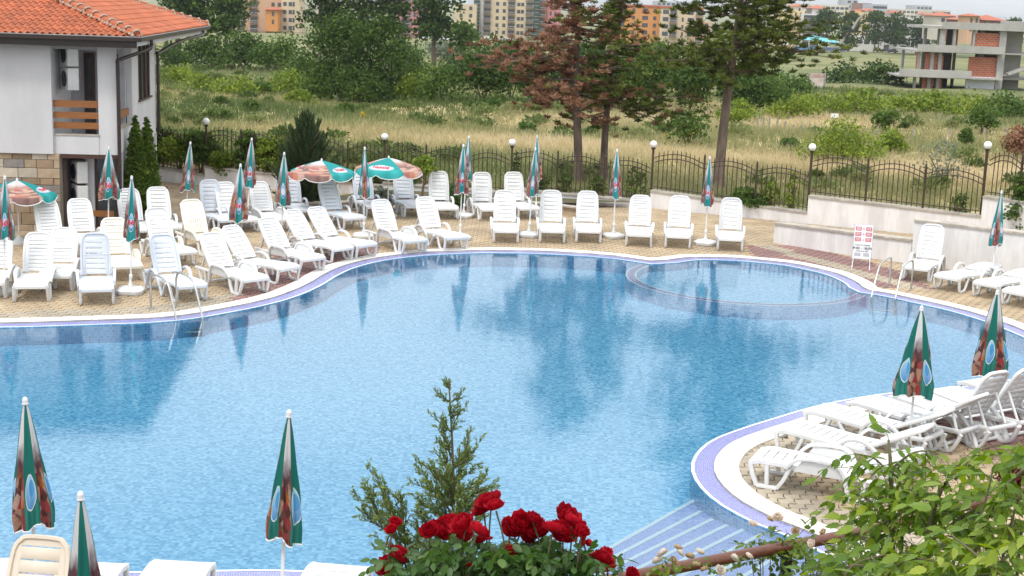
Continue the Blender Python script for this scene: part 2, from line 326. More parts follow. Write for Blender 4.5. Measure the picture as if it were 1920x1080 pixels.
def mosaic(name, c1, c2, grout, size, use_uv=True, contrast=1.0, blur=False, rough=0.25):
    m, t, p = new_mat(name); L = t.links; co = nn(t, 'TexCoord')
    sc = nn(t, 'VectorMath', operation='SCALE'); sc.inputs['Scale'].default_value = 1/size; L.new(co.outputs['UV' if use_uv else 'Object'], sc.inputs[0])
    fl = nn(t, 'VectorMath', operation='FLOOR'); L.new(sc.outputs[0], fl.inputs[0])
    wn_ = nn(t, 'TexWhiteNoise'); wn_.noise_dimensions = '3D'; L.new(fl.outputs[0], wn_.inputs[0])
    fr = nn(t, 'VectorMath', operation='FRACTION'); L.new(sc.outputs[0], fr.inputs[0]); sx = nn(t, 'SeparateXYZ'); L.new(fr.outputs[0], sx.inputs[0])
    def edge(o):
        a = nn(t, 'Math', operation='SUBTRACT'); a.inputs[1].default_value = 0.5; L.new(o, a.inputs[0]); b = nn(t, 'Math', operation='ABSOLUTE'); L.new(a.outputs[0], b.inputs[0]); return b.outputs[0]
    mxm = nn(t, 'Math', operation='MAXIMUM'); L.new(edge(sx.outputs[0]), mxm.inputs[0]); L.new(edge(sx.outputs[1]), mxm.inputs[1])
    gt = nn(t, 'Math', operation='GREATER_THAN'); gt.inputs[1].default_value = 0.43; L.new(mxm.outputs[0], gt.inputs[0])
    mi = nn(t, 'Mix', data_type='RGBA'); mi.inputs['A'].default_value = rgb(c1); mi.inputs['B'].default_value = rgb(c2); L.new(wn_.outputs['Value'], mi.inputs['Factor'])
    m2 = nn(t, 'Mix', data_type='RGBA'); m2.inputs['B'].default_value = rgb(grout); L.new(mi.outputs['Result'], m2.inputs['A']); L.new(gt.outputs[0], m2.inputs['Factor'])
    L.new(m2.outputs['Result'], p.inputs['Base Color']); p.inputs['Roughness'].default_value = rough
    return m
M['band'] = mosaic('violet_mosaic', (0.13, 0.135, 0.36), (0.22, 0.225, 0.48), (0.42, 0.43, 0.60), 0.025)
M['poolwall'] = mosaic('pool_wall_mosaic', (0.08, 0.32, 0.56), (0.28, 0.55, 0.78), (0.3, 0.56, 0.76), 0.05)
M['poolfloor'] = mosaic('pool_floor_mosaic', (0.06, 0.35, 0.60), (0.43, 0.74, 0.94), (0.25, 0.56, 0.80), 0.05, use_uv=False)
M['stepblue'] = mosaic('step_mosaic', (0.16, 0.22, 0.55), (0.34, 0.40, 0.72), (0.5, 0.55, 0.75), 0.03, use_uv=False)

# field terrain: one sheet from the garden wall to beyond the horizon
xs = np.concatenate([np.linspace(-1, -0.25, 24)[:-1], np.linspace(-0.25, 0.25, 90), np.linspace(0.25, 1, 24)[1:]])
srow = np.concatenate([np.linspace(0, 60, 60), np.geomspace(62, 6500, 60)])
tv = []; nx = len(xs)
for s_ in srow:
    for q in xs:
        x = q*(60 + s_*2.2)*1.0; y0 = wall_y(x) if abs(x) < 60 else wall_y(60*np.sign(x)); y = y0 + s_
        tv.append((x, y, tz(x, y) if s_ > 0 else 0.05))
tf = [(i*nx+j, i*nx+j+1, (i+1)*nx+j+1, (i+1)*nx+j) for i in range(len(srow)-1) for j in range(nx-1)]
def field_mat():
    m, t, p = new_mat('field_soil_and_grass'); L = t.links; co = nn(t, 'TexCoord')
    def noise(s, d=6, st=None):
        v = co.outputs['Object']
        if st: mp = nn(t, 'Mapping'); mp.inputs['Scale'].default_value = st; L.new(v, mp.inputs[0]); v = mp.outputs[0]
        n = nn(t, 'TexNoise', Scale=s, Detail=d, Roughness=0.65); L.new(v, n.inputs['Vector']); return n.outputs['Fac']
    def ramp(f, a, b, lo, hi):
        mr = nn(t, 'MapRange'); mr.inputs['From Min'].default_value = lo; mr.inputs['From Max'].default_value = hi; L.new(f, mr.inputs['Value'])
        mi = nn(t, 'Mix', data_type='RGBA'); L.new(mr.outputs[0], mi.inputs['Factor'])
        for s, c in (('A', a), ('B', b)):
            if isinstance(c, tuple): mi.inputs[s].default_value = rgb(c)
            else: L.new(c, mi.inputs[s])
        return mi.outputs['Result']
    straw = ramp(noise(1.2), (0.40, 0.31, 0.16), (0.55, 0.44, 0.24), 0.35, 0.65)
    green = ramp(noise(0.9), (0.13, 0.16, 0.05), (0.25, 0.27, 0.10), 0.35, 0.65)
    c = ramp(noise(0.035, 8), straw, green, 0.44, 0.56)
    sx = nn(t, 'SeparateXYZ'); L.new(co.outputs['Object'], sx.inputs[0])
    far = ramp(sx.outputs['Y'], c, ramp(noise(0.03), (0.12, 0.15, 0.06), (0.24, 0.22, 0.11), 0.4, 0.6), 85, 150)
    L.new(far, p.inputs['Base Color']); p.inputs['Roughness'].default_value = 0.95; p.inputs['Specular IOR Level'].default_value = 0.1
    b = nn(t, 'Bump', Strength=0.8, Distance=0.15); L.new(noise(2.5), b.inputs['Height']); L.new(b.outputs[0], p.inputs['Normal'])
    return m
M['field'] = field_mat()
tag(npmesh_o := link('field_ground', npmesh('field_ground', np.array(tv, dtype=float), np.array(tf), M['field'], smooth=True)), kind='structure')

# deck sheet under the pavers with the pool cut out
dk = [(-60, -30), (60, -30)]+[(x, wall_y(x)) for x in np.linspace(60, -60, 81)]
cut = offs(OUT, 0.16)
tag(cdt([dk, cut], lambda c: not ptin(c, cut), -0.035).obj('ground', M['sand']), kind='structure')

PD = -0.34        # the basin is built to its apparent depth: water seen this flat looks about a third as deep as it is
pool = tag(cdt([[(-18, 8), (12, 8), (12, 38), (-18, 38)]], lambda c: True, PD).obj('pool_floor', M['poolfloor']), kind='structure')
strip(I3, I3, -0.012, PD, 'pool_wall', M['poolwall'], pool)
strip(I1, I2, -0.012, -0.012, 'mosaic_band', M['band'], pool)
strip(I2, I3, -0.009, -0.009, 'white_line', M['whiteline'], pool)
strip(I1, I1, 0.014, -0.012, 'coping_edge', M['coping'], pool)
# coping stones, each its own slab
n = len(OUT); i = 0
while i < n:
    k = min(2, n-i); a = [OUT[(i+j) % n] for j in range(k+1)]; b = [I1[(i+j) % n] for j in range(k+1)]
    g = 0.003; top = 0.014
    a2 = list(a); b2 = list(b)
    d0 = (a[1]-a[0]).normalized()*g; d1 = (a[-1]-a[-2]).normalized()*g
    a2[0] = a[0]+d0; b2[0] = b[0]+d0; a2[-1] = a[-1]-d1; b2[-1] = b[-1]-d1
    poly = [(p.x, p.y) for p in a2]+[(p.x, p.y) for p in reversed(b2)]
    cxy = sum((Vector(p) for p in poly), Vector((0, 0)))/len(poly)
    if cxy.y < 40:
        m = MB(); m.prism([(p[0]-cxy.x, p[1]-cxy.y) for p in poly[::-1]], -0.03, top); m.obj('coping_stone', M['coping'], pool, loc=(cxy.x, cxy.y, 1.15-1.15))
    i += k

# water
def water_mat():
    m, t, p = new_mat('pool_water'); L = t.links; t.nodes.remove(p)
    co = nn(t, 'TexCoord')
    def nz(s, st, d=2):
        mp = nn(t, 'Mapping'); mp.inputs['Scale'].default_value = st; L.new(co.outputs['Object'], mp.inputs[0])
        n_ = nn(t, 'TexNoise', Scale=s, Detail=d); L.new(mp.outputs[0], n_.inputs['Vector']); return n_.outputs['Fac']
    b1 = nn(t, 'Bump', Strength=1, Distance=0.0016); L.new(nz(3.2, (1, 1, 1), 2), b1.inputs['Height'])
    b2 = nn(t, 'Bump', Strength=1, Distance=0.0008); L.new(nz(17, (1, 1, 1), 3), b2.inputs['Height']); L.new(b1.outputs[0], b2.inputs['Normal'])
    fr = nn(t, 'Fresnel', IOR=1.58); L.new(b2.outputs[0], fr.inputs['Normal'])
    gl = nn(t, 'BsdfGlossy'); gl.inputs['Roughness'].default_value = 0.03; L.new(b2.outputs[0], gl.inputs['Normal'])
    # ripples shift what is seen of the mosaic: a refracting layer is replaced by a clear tinted one so daylight reaches the floor
    tr = nn(t, 'BsdfTransparent'); tr.inputs['Color'].default_value = (0.76, 0.92, 0.98, 1)
    ms = nn(t, 'MixShader'); L.new(fr.outputs[0], ms.inputs[0]); L.new(tr.outputs[0], ms.inputs[1]); L.new(gl.outputs[0], ms.inputs[2])
    L.new(ms.outputs[0], t.nodes['Material Output'].inputs['Surface']); return m
M['water'] = water_mat()
tag(cdt([I3], lambda c: ptin(c, I3), -0.024).obj('pool_water', M['water']), kind='structure')

# children's pool ring
cr_c = Vector((5.12, 30.6)); 
ringm = MB(); NR = 72
def ringpart(r0, r1, z, mt, name, z2=None):
    m = MB(); vs = []
    for r, zz in ((r0, z), (r1, z if z2 is None else z2)): vs += [(cr_c.x+r*math.cos(2*PI*j/NR), cr_c.y+r*math.sin(2*PI*j/NR), zz) for j in range(NR)]
    fs = [(j, (j+1) % NR, NR+(j+1) % NR, NR+j) for j in range(NR) if ptin(((cr_c.x+max(r0, r1)*math.cos(2*PI*(j+.5)/NR)), (cr_c.y+max(r0, r1)*math.sin(2*PI*(j+.5)/NR))), I3)]
    m.add(vs, fs); o = m.obj(name, mt, pool); 
    uv = o.data.uv_layers.new(name='UV'); k = 0
    for f in o.data.polygons:
        for li in f.loop_indices:
            v = o.data.vertices[o.data.loops[li].vertex_index].co; a = math.atan2(v.y-cr_c.y, v.x-cr_c.x); uv.data[li].uv = (a*2.5, (v.xy-cr_c).length+v.z)
    return o
ringpart(2.44, 2.60, -0.06, M['band'], 'ring_wall_top'); ringpart(2.40, 2.44, -0.052, M['whiteline'], 'ring_line'); ringpart(2.60, 2.64, -0.052, M['whiteline'], 'ring_line')
ringpart(2.64, 2.64, -0.052, M['poolwall'], 'ring_outer_face', PD); ringpart(2.40, 2.40, -0.052, M['poolwall'], 'ring_inner_face', -0.2)
m = MB(); m.add([(cr_c.x+2.42*math.cos(2*PI*j/NR), cr_c.y+2.42*math.sin(2*PI*j/NR), -0.2) for j in range(NR)], [tuple(range(NR))]); m.obj('shallow_floor', M['poolfloor'], pool)

# underwater stairs with white nosings
stp = [((1302, 935), (1133, 1030)), ((1310, 958), (1147, 1043)), ((1333, 972), (1153, 1060)), ((1360, 983), (1165, 1078)), ((1393, 990), (1190, 1092)), ((1423, 1001), (1230, 1101)), ((1452, 1014), (1275, 1108)), ((1480, 1028), (1320, 1118))]
for i, (a, b) in enumerate(stp):
    z = -0.28 + i*0.033; A = G(*a, z); B = G(*b, z); d = (B-A).normalized(); B = B + d*0.6; nrm = Vector((-d.y, d.x, 0)); nrm = nrm if nrm.x > 0 else -nrm
    m = MB(); P1, P2, P3, P4 = A, B, B+nrm*(2.2-i*0.2), A+nrm*(2.2-i*0.2)
    P4 = A + nrm*(0.6)
    P3 = B + nrm*(0.9)
    m.add([(p.x, p.y, z) for p in (P1, P2, P3, P4)]+[(p.x, p.y, PD) for p in (P1, P2)], [(0, 1, 2, 3), (0, 4, 5, 1)]); o = m.obj('pool_step', M['stepblue'], pool)
    m = MB(); q = nrm*0.055; m.add([(p.x, p.y, z+0.004) for p in (P1, P2, P2+q, P1+q)], [(0, 1, 2, 3)]); m.obj('step_nosing', M['whiteline'], o)

# ---- pavers: zigzag concrete blocks
PW, PH = 0.20, 0.165
def paver_poly(g=0.0065):
    hx, hy = PW/2-g, PH/2-g; z = 0.028
    return [(-hx, -hy+z*0.2), (-hx*0.45, -hy-z*0.6), (hx*0.45, -hy+z*0.9), (hx, -hy-z*0.2), (hx-z*0.6, 0), (hx, hy-z*0.2), (hx*0.45, hy+z*0.9), (-hx*0.45, hy-z*0.6), (-hx, hy+z*0.2), (-hx-z*0.6, 0)]
PP = paver_poly()
def paver_mesh(m, cx, cy, z, tx, ty, mi):
    k = len(PP); ins = 0.93
    vs = [(cx+x*ins, cy+y*ins, z+x*tx+y*ty) for x, y in PP]+[(cx+x, cy+y, z-0.007+x*tx+y*ty) for x, y in PP]+[(cx+x, cy+y, z-0.034) for x, y in PP]
    m.add(vs, [tuple(range(k))]+[(r*k+j, (r+1)*k+j, (r+1)*k+(j+1) % k, r*k+(j+1) % k) for r in (0, 1) for j in range(k)], mi)
OUTN = np.array([(p.x, p.y) for p in OUT])
def pool_dist(x, y): return np.sqrt(((OUTN-(x, y))**2).sum(1).min())
def zone(x, y, dp):
    j = random.uniform(-0.06, 0.06)
    if y < 24 and x > 2.5:
        return 2 if x + 0.35*(y-19) > 6.3+j else (1 if dp < 0.75+j or (y > 17 and dp < 0.5+j) else 0)
    if y < 14: return 1
    if x < -5.3+j: return 1 if dp < 0.62+j else 0
    if x < -3.2 and y < 33: return 2 if dp < 0.85+j+max(0, (30-y))*0.1 or (abs((x+5.2)-(y-31)*0.12) < 0.45+j and y > 29) else 0
    if 5.7 < x < 9 and y > 30: return (1 if abs(x-7.0+ (y-33.5)*0.5) < 0.28 else 2) if dp < 2.3+j-abs(x-7)*0.55 else 0
    return 0
cells = []
def visible_deck(x, y):
    if y < 14: return -7 < x < 5 and y > 11.5
    if x > 2.5 and y < 23: return x < 9.6
    return abs(x) < 14.5 and y < wall_y(x)
row = 0; y = 11.5
while y < 45:
    x = -14.5 + (row % 2)*PW/2
    while x < 14.5:
        if visible_deck(x, y) and abs(x) < y*0.385+0.8:
            inside = ptin((x, y), OUT)
            dp = pool_dist(x, y) if (not inside or True) else 0
            if (not inside) or dp < 0.10: cells.append((x, y, dp))
        x += PW
    y += PH; row += 1
near_c = [c for c in cells if c[1] > 15 and c[1] < 19.6 and 2.7 < c[0] < c[1]*0.36]
near_c.sort(key=lambda c: -(1/c[1]) + (0.02 if c[2] < 0.05 else 0))
near_set = set((c[0], c[1]) for c in near_c[:300])
pm = []
for mi, k in enumerate(('pav_ochre', 'pav_grey', 'pav_red')):
    m = MB(); paver_mesh(m, 0, 0, 0, 0, 0, 0); pm.append(m.mesh('paver', M[k]))
deck = empty('paved_deck', None, None); tag(deck, kind='structure')
big = MB()
for x, y, dp in cells:
    zi = zone(x, y, dp); tx, ty = random.gauss(0, 0.012), random.gauss(0, 0.012); z = random.gauss(0, 0.0012)
    if (x, y) in near_set: link('paver', pm[zi], deck, (x, y, z), (ty, -tx, 0))
    else: paver_mesh(big, x, y, z, tx, ty, zi)
o = big.obj('paver_field', [M['pav_ochre'], M['pav_grey'], M['pav_red']], deck); tag(o, kind='stuff')
# ================================================================ GARDEN WALLS
def hgt(gx, gy, py):            # height above z=0 at ground point whose picture row is py
    d = ray(960, py); 
    # solve for z so the point (gx,gy,z) projects to row py
    lo, hi = -1.0, 6.0
    for _ in range(50):
        z = (lo+hi)/2; v = np.array([gx, gy, z-CAMH]); yy = 540 - v@_U*FPX/(v@_F)
        if yy > py: lo = z
        else: hi = z
    return z
def wall_run(name, label, cat, pts, tops, thick=0.28, cap=True, mtl='plaster', group=None, capover=0.04, base=-0.3):
    # pts: ground polyline (front foot line); tops: top heights; body extends behind
    root = empty(name, label, cat, (pts[0][0], pts[0][1], 0), group=group); P0 = Vector((pts[0][0], pts[0][1], 0))
    m = MB(); c = MB()
    for (a, b, ha, hb) in zip(pts, pts[1:], tops, tops[1:]):
        a = Vector((a[0], a[1], 0))-P0; b = Vector((b[0], b[1], 0))-P0; d = (b-a).normalized(); nb = Vector((-d.y, d.x, 0))*thick
        m.add([(a.x, a.y, base), (b.x, b.y, base), (b.x, b.y, hb-0.05), (a.x, a.y, ha-0.05), (a.x+nb.x, a.y+nb.y, base), (b.x+nb.x, b.y+nb.y, base), (b.x+nb.x, b.y+nb.y, hb-0.05), (a.x+nb.x, a.y+nb.y, ha-0.05)],
              [(0, 1, 2, 3), (5, 4, 7, 6), (3, 2, 6, 7), (4, 0, 3, 7), (1, 5, 6, 2)])
    m.obj('wall_body', M[mtl], root)
    if cap:
        for (a, b, ha, hb) in zip(pts, pts[1:], tops, tops[1:]):
            a = Vector((a[0], a[1], 0))-P0; b = Vector((b[0], b[1], 0))-P0; L_ = (b-a).length; d = (b-a)/L_; nf = Vector((-d.y, d.x, 0)); k = max(1, round(L_/0.6))
            for i in range(k):
                t0, t1 = (i+0.006)/k, (i+0.994)/k; p = a.lerp(b, t0); q = a.lerp(b, t1); z0 = ha+(hb-ha)*t0; z1 = ha+(hb-ha)*t1; o_ = -nf*capover; w = nf*(thick+capover); c = MB()
                dz = random.uniform(-0.002, 0.002)
                vs = [(p+o_), (q+o_), (q+w), (p+w)]; zz = [z0, z1, z1, z0]
                c.add([(v.x, v.y, z_-0.048) for v, z_ in zip(vs, zz)]+[(v.x, v.y, z_+dz) for v, z_ in zip(vs, zz)], [(3, 2, 1, 0), (4, 5, 6, 7), (0, 1, 5, 4), (1, 2, 6, 5), (2, 3, 7, 6), (3, 0, 4, 7)])
                c.obj('cap_stone', M['capstone'], root)
    return root
SEG = [ # px0, px1, cap row left, cap row right, label
  (0, 1, 300, 328, 'low white garden wall beside the house, under the vine hedge', 4, 'far left iron fence panels overgrown by the vine hedge, by the house'),
  (1, 2, 311, 350, 'white garden wall behind the closed umbrellas at the paved slope, stepping down behind the big juniper', 5, 'brown iron fence from the leftmost lamp to the lamp by the teal open umbrella'),
  (2, 3, 344, 362, 'short white garden wall behind the clipped box shrub', 3, 'brown iron fence behind the open umbrella and the young tree'),
  (3, 4, 352, 377, 'white garden wall below the fence in front of the two brown pines', 3, 'brown iron fence in front of the brown-needled pine pair'),
  (4, 5, 356, 397, 'white garden wall below the tall green pine, stepping up at its left end', 3, 'brown iron fence crossing the trunk of the tall green pine'),
  (5, 6, 366, 404, 'tall white garden wall behind the bathing notice board', 3, 'brown iron fence in front of the bright green bush'),
  (6, 7, 367, 384, 'white garden wall at the right edge of the picture behind the closed umbrella', 2, 'last stretch of brown iron fence at the right edge'),
]
def rod(m, a, b, r): m.tube([a, b], r, n=6)
barm = MB(); barm.tube([(0, 0, 0), (0, 0, 1)], 0.013, n=6); BAR = barm.mesh('bar', M['iron'])
bm_ = MB(); bm_.lathe([(0.0085, 0), (0.0135, 0.012), (0.0085, 0.026), (0.010, 0.03), (0.002, 0.065)], 8); SPIKE = bm_.mesh('spike', M['iron'], True)
WALLZ = []
for (i0, i1, r0, r1, wl, npan, fl) in SEG:
    A, B = WPT[i0], WPT[i1]; za, zb = hgt(A.x, A.y, r0), hgt(B.x, B.y, r1)
    if i0 == 1: zb = max(zb, 0.30)
    if i0 == 2: za, zb = max(za, .4), max(zb, .25)
    WALLZ.append((A, B, za, zb))
    wall_run('garden_wall', wl, 'wall', [(A.x, A.y), (B.x, B.y)], [za, zb])
    d = (B-A); Lw = d.length; d.normalize(); nb = Vector((-d.y, d.x, 0)); off = nb*0.12
    root = empty('iron_fence', fl, 'fence', (A.x, A.y, 0), group='brown iron fence stretches along the garden wall')
    pan = Lw/npan
    for j in range(npan):
        s0, s1 = j*pan+0.03, (j+1)*pan-0.03; zc = lambda s: za+(zb-za)*s/Lw
        rise = lambda t: 0.93+0.17*math.sin(PI*min(max(t, 0), 1))**0.9
        pos = lambda s, h: off+d*s+Vector((0, 0, zc(s)+h))
        K = 14
        for nm, dh in (('top_rail', 0), ('second_rail', -0.135)):
            m = MB(); m.tube([pos(s0+(s1-s0)*k/K, rise(k/K)+dh) for k in range(K+1)], 1, rect=(0.022, 0.012), up=(d.x, d.y, 0) if False else (nb.x, nb.y, 0)); m.obj(nm, M['iron'], root)
        m = MB(); m.tube([pos(s0, 0.10), pos(s1, 0.10)], 1, rect=(0.022, 0.012), up=(nb.x, nb.y, 0)); m.obj('bottom_rail', M['iron'], root)
        nb_ = max(6, round((s1-s0)/0.13))
        for k in range(1, nb_):
            t = k/nb_; p = pos(s0+(s1-s0)*t, 0.02); top = rise(t)+0.045
            o = link('bar', BAR, root, p, (random.gauss(0, .006), random.gauss(0, .006), 0), (1, 1, top)); 
            link('spike', SPIKE, o, (0, 0, 1.0), None, (1, 1, 1/top))
        if j > 0 or i0 == 6 or True:
            if j > 0:
                p = pos(j*pan, 0); m = MB(); m.box((-.026, -.026, 0), (.026, .026, 1.12)); m.lathe([(.02, 1.12), (.034, 1.15), (.02, 1.18), (.004, 1.22)], 8); m.obj('post', M['iron'], root, loc=p)
lampl = ['globe lamp farthest left, rising out of the vine hedge', 'globe lamp behind the teal open umbrella', 'globe lamp left of the brown-needled pine', 'globe lamp between the pines, at the step in the wall', 'globe lamp beside the bright green bush', 'globe lamp nearest the right edge on the tall wall']
for i, idx in enumerate([1, 2, 3, 4, 5, 6]):
    A = WPT[idx]; z = max(w[2] for w in WALLZ if w[0] is A); z2 = [w[3] for w in WALLZ if w[1] is A][0]; z = max(z, z2)
    r = empty('lamp_post', 'white '+lampl[i], 'lamp', (A.x+0.03, A.y+0.12, 0), group='white globe lamps along the fence'); zb_ = min(z, z2)-0.05
    m = MB(); m.box((-.03, -.03, zb_), (.03, .03, z+1.16)); m.obj('post', M['iron'], r)
    m = MB(); m.lathe([(.03, 0), (.062, .015), (.068, .05), (.03, .055)], 16); m.obj('lamp_collar', M['iron'], r, True, loc=(0, 0, z+1.16))
    m = MB(); m.lathe([(0.105*math.sin(a), -0.105*math.cos(a)) for a in np.linspace(0.1, PI-0.01, 14)], 24); m.obj('globe', M['globe'], r, True, loc=(0, 0, z+1.315))
# front walls at the right (ramp edge and terrace block)
b0, b1, b2, b3 = G(1450, 455), G(1600, 480), G(1706, 494.5), G(1990, 536)
wall_run('ramp_wall', 'low white wall edging the paved ramp, left of the notice board', 'wall', [(b0.x, b0.y), (b1.x, b1.y), (b2.x, b2.y)], [hgt(b0.x, b0.y, 417), hgt(b1.x, b1.y, 436), hgt(b2.x, b2.y, 449)], thick=0.25)
wall_run('terrace_wall', 'high white terrace wall behind the loungers at the right edge', 'wall', [(b2.x+.01, b2.y-.01), (b3.x, b3.y)], [hgt(b2.x, b2.y, 411), hgt(b3.x, b3.y, 446)], thick=0.3)
# paved slope at far left behind the junipers + stone planters
def stone_planter(label, pts, h, thick=0.22):
    root = empty('stone_planter', label, 'planter wall', (pts[0].x, pts[0].y, 0)); P0 = Vector((pts[0].x, pts[0].y, 0))
    for a, b in zip(pts, pts[1:]):
        a = Vector((a.x, a.y, 0))-P0; b = Vector((b.x, b.y, 0))-P0; d = (b-a).normalized(); nf = Vector((-d.y, d.x, 0)); L_ = (b-a).length
        m = MB(); q = nf*thick; m.add([(v.x, v.y, z) for z in (-.1, h-.03) for v in (a, b, b+q, a+q)], [(3, 2, 1, 0), (4, 5, 6, 7), (0, 1, 5, 4), (1, 2, 6, 5), (2, 3, 7, 6), (3, 0, 4, 7)]); m.obj('planter_core', M['mortar'], root)
        s = 0
        while s < L_-.05:
            w = min(random.uniform(.35, .7), L_-s)
            for z0, z1 in ((0.0, h*.5-.012), (h*.5, h-.045)):
                p = a+d*(s+.006)-nf*random.uniform(.012, .022); q2 = a+d*(s+w-.006)-nf*.016; r_ = nf*.03
                c = MB(); c.add([(v.x, v.y, z) for z in (z0, z1) for v in (p, q2, q2+r_, p+r_)], [(3, 2, 1, 0), (4, 5, 6, 7), (0, 1, 5, 4), (1, 2, 6, 5), (2, 3, 7, 6), (3, 0, 4, 7)])
                c.obj('stone', STONES[random.randrange(4)], root)
            c = MB(); p = a+d*(s+.004)-nf*.04; q2 = a+d*(s+w-.004)-nf*.04; r_ = nf*(thick+.05)
            c.add([(v.x, v.y, z) for z in (h-.04, h) for v in (p, q2, q2+r_, p+r_)], [(3, 2, 1, 0), (4, 5, 6, 7), (0, 1, 5, 4), (1, 2, 6, 5), (2, 3, 7, 6), (3, 0, 4, 7)]); c.obj('cap_stone', M['capstone'], root)
            s += w
    return root
STONES = [mat('stone_%s' % k, c, c2, rough=.85, scale=5, bump=.01, rnd=.16) for k, c, c2 in (('buff', (.44, .34, .23), (.34, .25, .16)), ('tan', (.34, .24, .15), (.27, .19, .12)), ('pale', (.52, .45, .35), (.42, .36, .28)), ('slate', (.28, .25, .22), (.21, .19, .17)))]
stone_planter('low stone planter edge in front of the white wall, behind the middle row of loungers', [G(768, 390), G(930, 391), G(1020, 398), G(1096, 408)], 0.26)
stone_planter('low stone kerb around the foot of the big juniper', [G(470, 401), G(540, 396), G(600, 394), G(690, 392)], 0.22)
m = MB(); 
p = [G(560, 388), G(690, 386), G(768, 384), G(930, 385), G(1010, 392), WPT[4]+Vector((-.4, -.02, 0)), WPT[3]+Vector((0, -.02, 0)), WPT[2]+Vector((0, -.02, 0))]
m.add([(v.x, v.y, .17) for v in p], [tuple(range(len(p)))]); tag(m.obj('planting_bed', mat('bed_soil', (.12, .085, .05), (.08, .09, .03), rough=.95, scale=3)), kind='structure')

# ================================================================ HOUSE
HA = math.radians(5.0)
house = empty('white_house', 'white two-storey house with orange tiled hip roof, stone base and wooden balcony rail', 'house', (-9.46, 33.62, 0), HA)
def hb(name, a, b, mt, par=house, **k):
    m = MB(); m.box(a, b); return m.obj(name, M[mt], par, **k)
ZB, ZT = 1.86, 4.45
# upper storey
hb('left_wall', (-9, -.12, ZB), (-1.46, 6, ZT), 'house'); hb('balcony_parapet', (-1.459, -.02, ZB), (-.42, .12, 2.30), 'house')
hb('parapet_ledge', (-1.46, -.04, 2.30), (-.40, .15, 2.33), 'capstone')
hb('corner_pillar', (-.42, 0, ZB), (0, .14, ZT), 'house'); hb('balcony_floor', (-1.459, .12, ZB), (-.02, 1.9, 2.0), 'house')
hb('side_parapet', (-.14, .141, ZB), (0, 2.05, 2.44), 'house'); hb('side_ledge', (-.16, .142, 2.44), (.03, 2.05, 2.465), 'capstone')
hb('side_wall', (-.14, 2.051, ZB), (0, 2.95, ZT), 'house'); hb('side_wall', (-.14, 2.951, ZB), (0, 4.75, 2.92), 'house'); hb('side_wall', (-.14, 4.751, ZB), (0, 5.5, ZT), 'house')
hb('back_wall', (-1.45, 5.5, 0), (0.0, 5.64, ZT), 'house'); hb('soffit_beam', (-1.459, .13, 4.30), (-.141, 1.9, ZT), 'rendershade')
hb('balcony_back_wall', (-1.459, 1.9, 2.0), (-.142, 2.04, ZT), 'rendershade')
for x0, x1 in ((-1.12, -.86), (-.72, -.30)):
    f = hb('balcony_door', (x0, 1.84, 2.0), (x1, 1.899, 4.15), 'darkwood'); g = hb('door_glass', (x0+.06, 1.825, 2.15), (x1-.06, 1.838, 4.05), 'glass', f)
for z0, z1 in ((2.46, 2.61), (2.70, 2.85), (2.96, 3.12)): hb('railing_board', (-1.455, -.005, z0), (-.425, .03, z1), 'wood')
hb('side_railing_board', (-.09, .30, 2.66), (-.05, 1.86, 2.84), 'wood')
for y_ in (.5, 1.6): hb('rail_bracket', (-.08, y_, 2.466), (-.06, y_+.03, 2.659), 'black')
w = hb('side_window', (-.11, 2.96, 2.92), (-.05, 4.74, 4.40), 'glass')
for y_ in (2.96, 3.55, 4.15, 4.68): hb('window_frame', (-.06, y_, 2.93), (-.015, y_+.07, 4.40), 'darkwood', w)
hb('window_sill', (-.06, 2.90, 2.90), (.05, 4.80, 2.945), 'darkwood')
# air conditioners
def ac(x, y, z, par, s=1.0):
    r = MB(); r.bbox((-.36, -.13, 0), (.36, .13, .52), .02); o = r.obj('air_conditioner', M['acwhite'], par, loc=(x, y, z), rot=(0, 0, math.radians(-62)))
    g = MB(); g.bbox((-.375, -.10, .05), (-.358, .10, .47), .008); g.obj('intake_grille', M['acdark'], o)
    g = MB(); g.lathe([(.19, 0), (.19, .02), (.15, .03), (.02, .03)], 20); go_ = g.obj('fan_grille', M['acdark'], o, loc=(.05, -.13, .26), rot=(PI/2, 0, 0))
    return o
for k_, (x, y, z) in enumerate(((-1.18, .50, 3.90), (-1.18, .50, 3.34), (-1.05, .62, 1.12), (-1.05, .62, .54))): ac(x, y, z, house)
# ground storey
hb('stone_base_core', (-9, -.02, 0), (-1.33, 1.6, ZB), 'mortar')
z = 0.0
while z < ZB-.02:
    hh = min(random.choice((.16, .2, .24, .28)), ZB-z); hh = ZB-z if ZB-z-hh < .1 else hh; x = -3.9
    while x < -1.33:
        ww = min(random.uniform(.22, .55), -1.33-x); ww = -1.33-x if -1.33-x-ww < .12 else ww
        m = MB(); m.bbox((0, 0, 0), (ww-.012, .05, hh-.012), .008); m.obj('stone', STONES[random.choice((0, 0, 1, 1, 2, 3))], house, loc=(x, -.05-random.uniform(0, .02), z)); x += ww
    z += hh
hb('recess_wall', (-1.329, 1.3, 0), (-.1, 1.42, ZB), 'rendershade'); hb('recess_pillar', (-.86, .5, 0), (-.66, .72, ZB-.001), 'rendershade')
hb('recess_side', (-1.329, .2, 0), (-1.25, 1.29, ZB-.001), 'roomshade')
f = hb('terrace_door', (-.65, .60, 0), (-.12, .66, ZB-.002), 'darkwood'); hb('door_glass', (-.60, .585, .12), (-.17, .598, ZB-.08), 'glass', f)
hb('ground_side_wall', (-.1, .7, 0), (-.02, 5.4, ZB-.001), 'house'); hb('terrace_board', (-.72, .1, .36), (-.14, .14, .50), 'wood')
hb('ceiling_beam', (-1.33, -.01, ZB-.10), (-.02, .13, ZB-.001), 'darkwood')
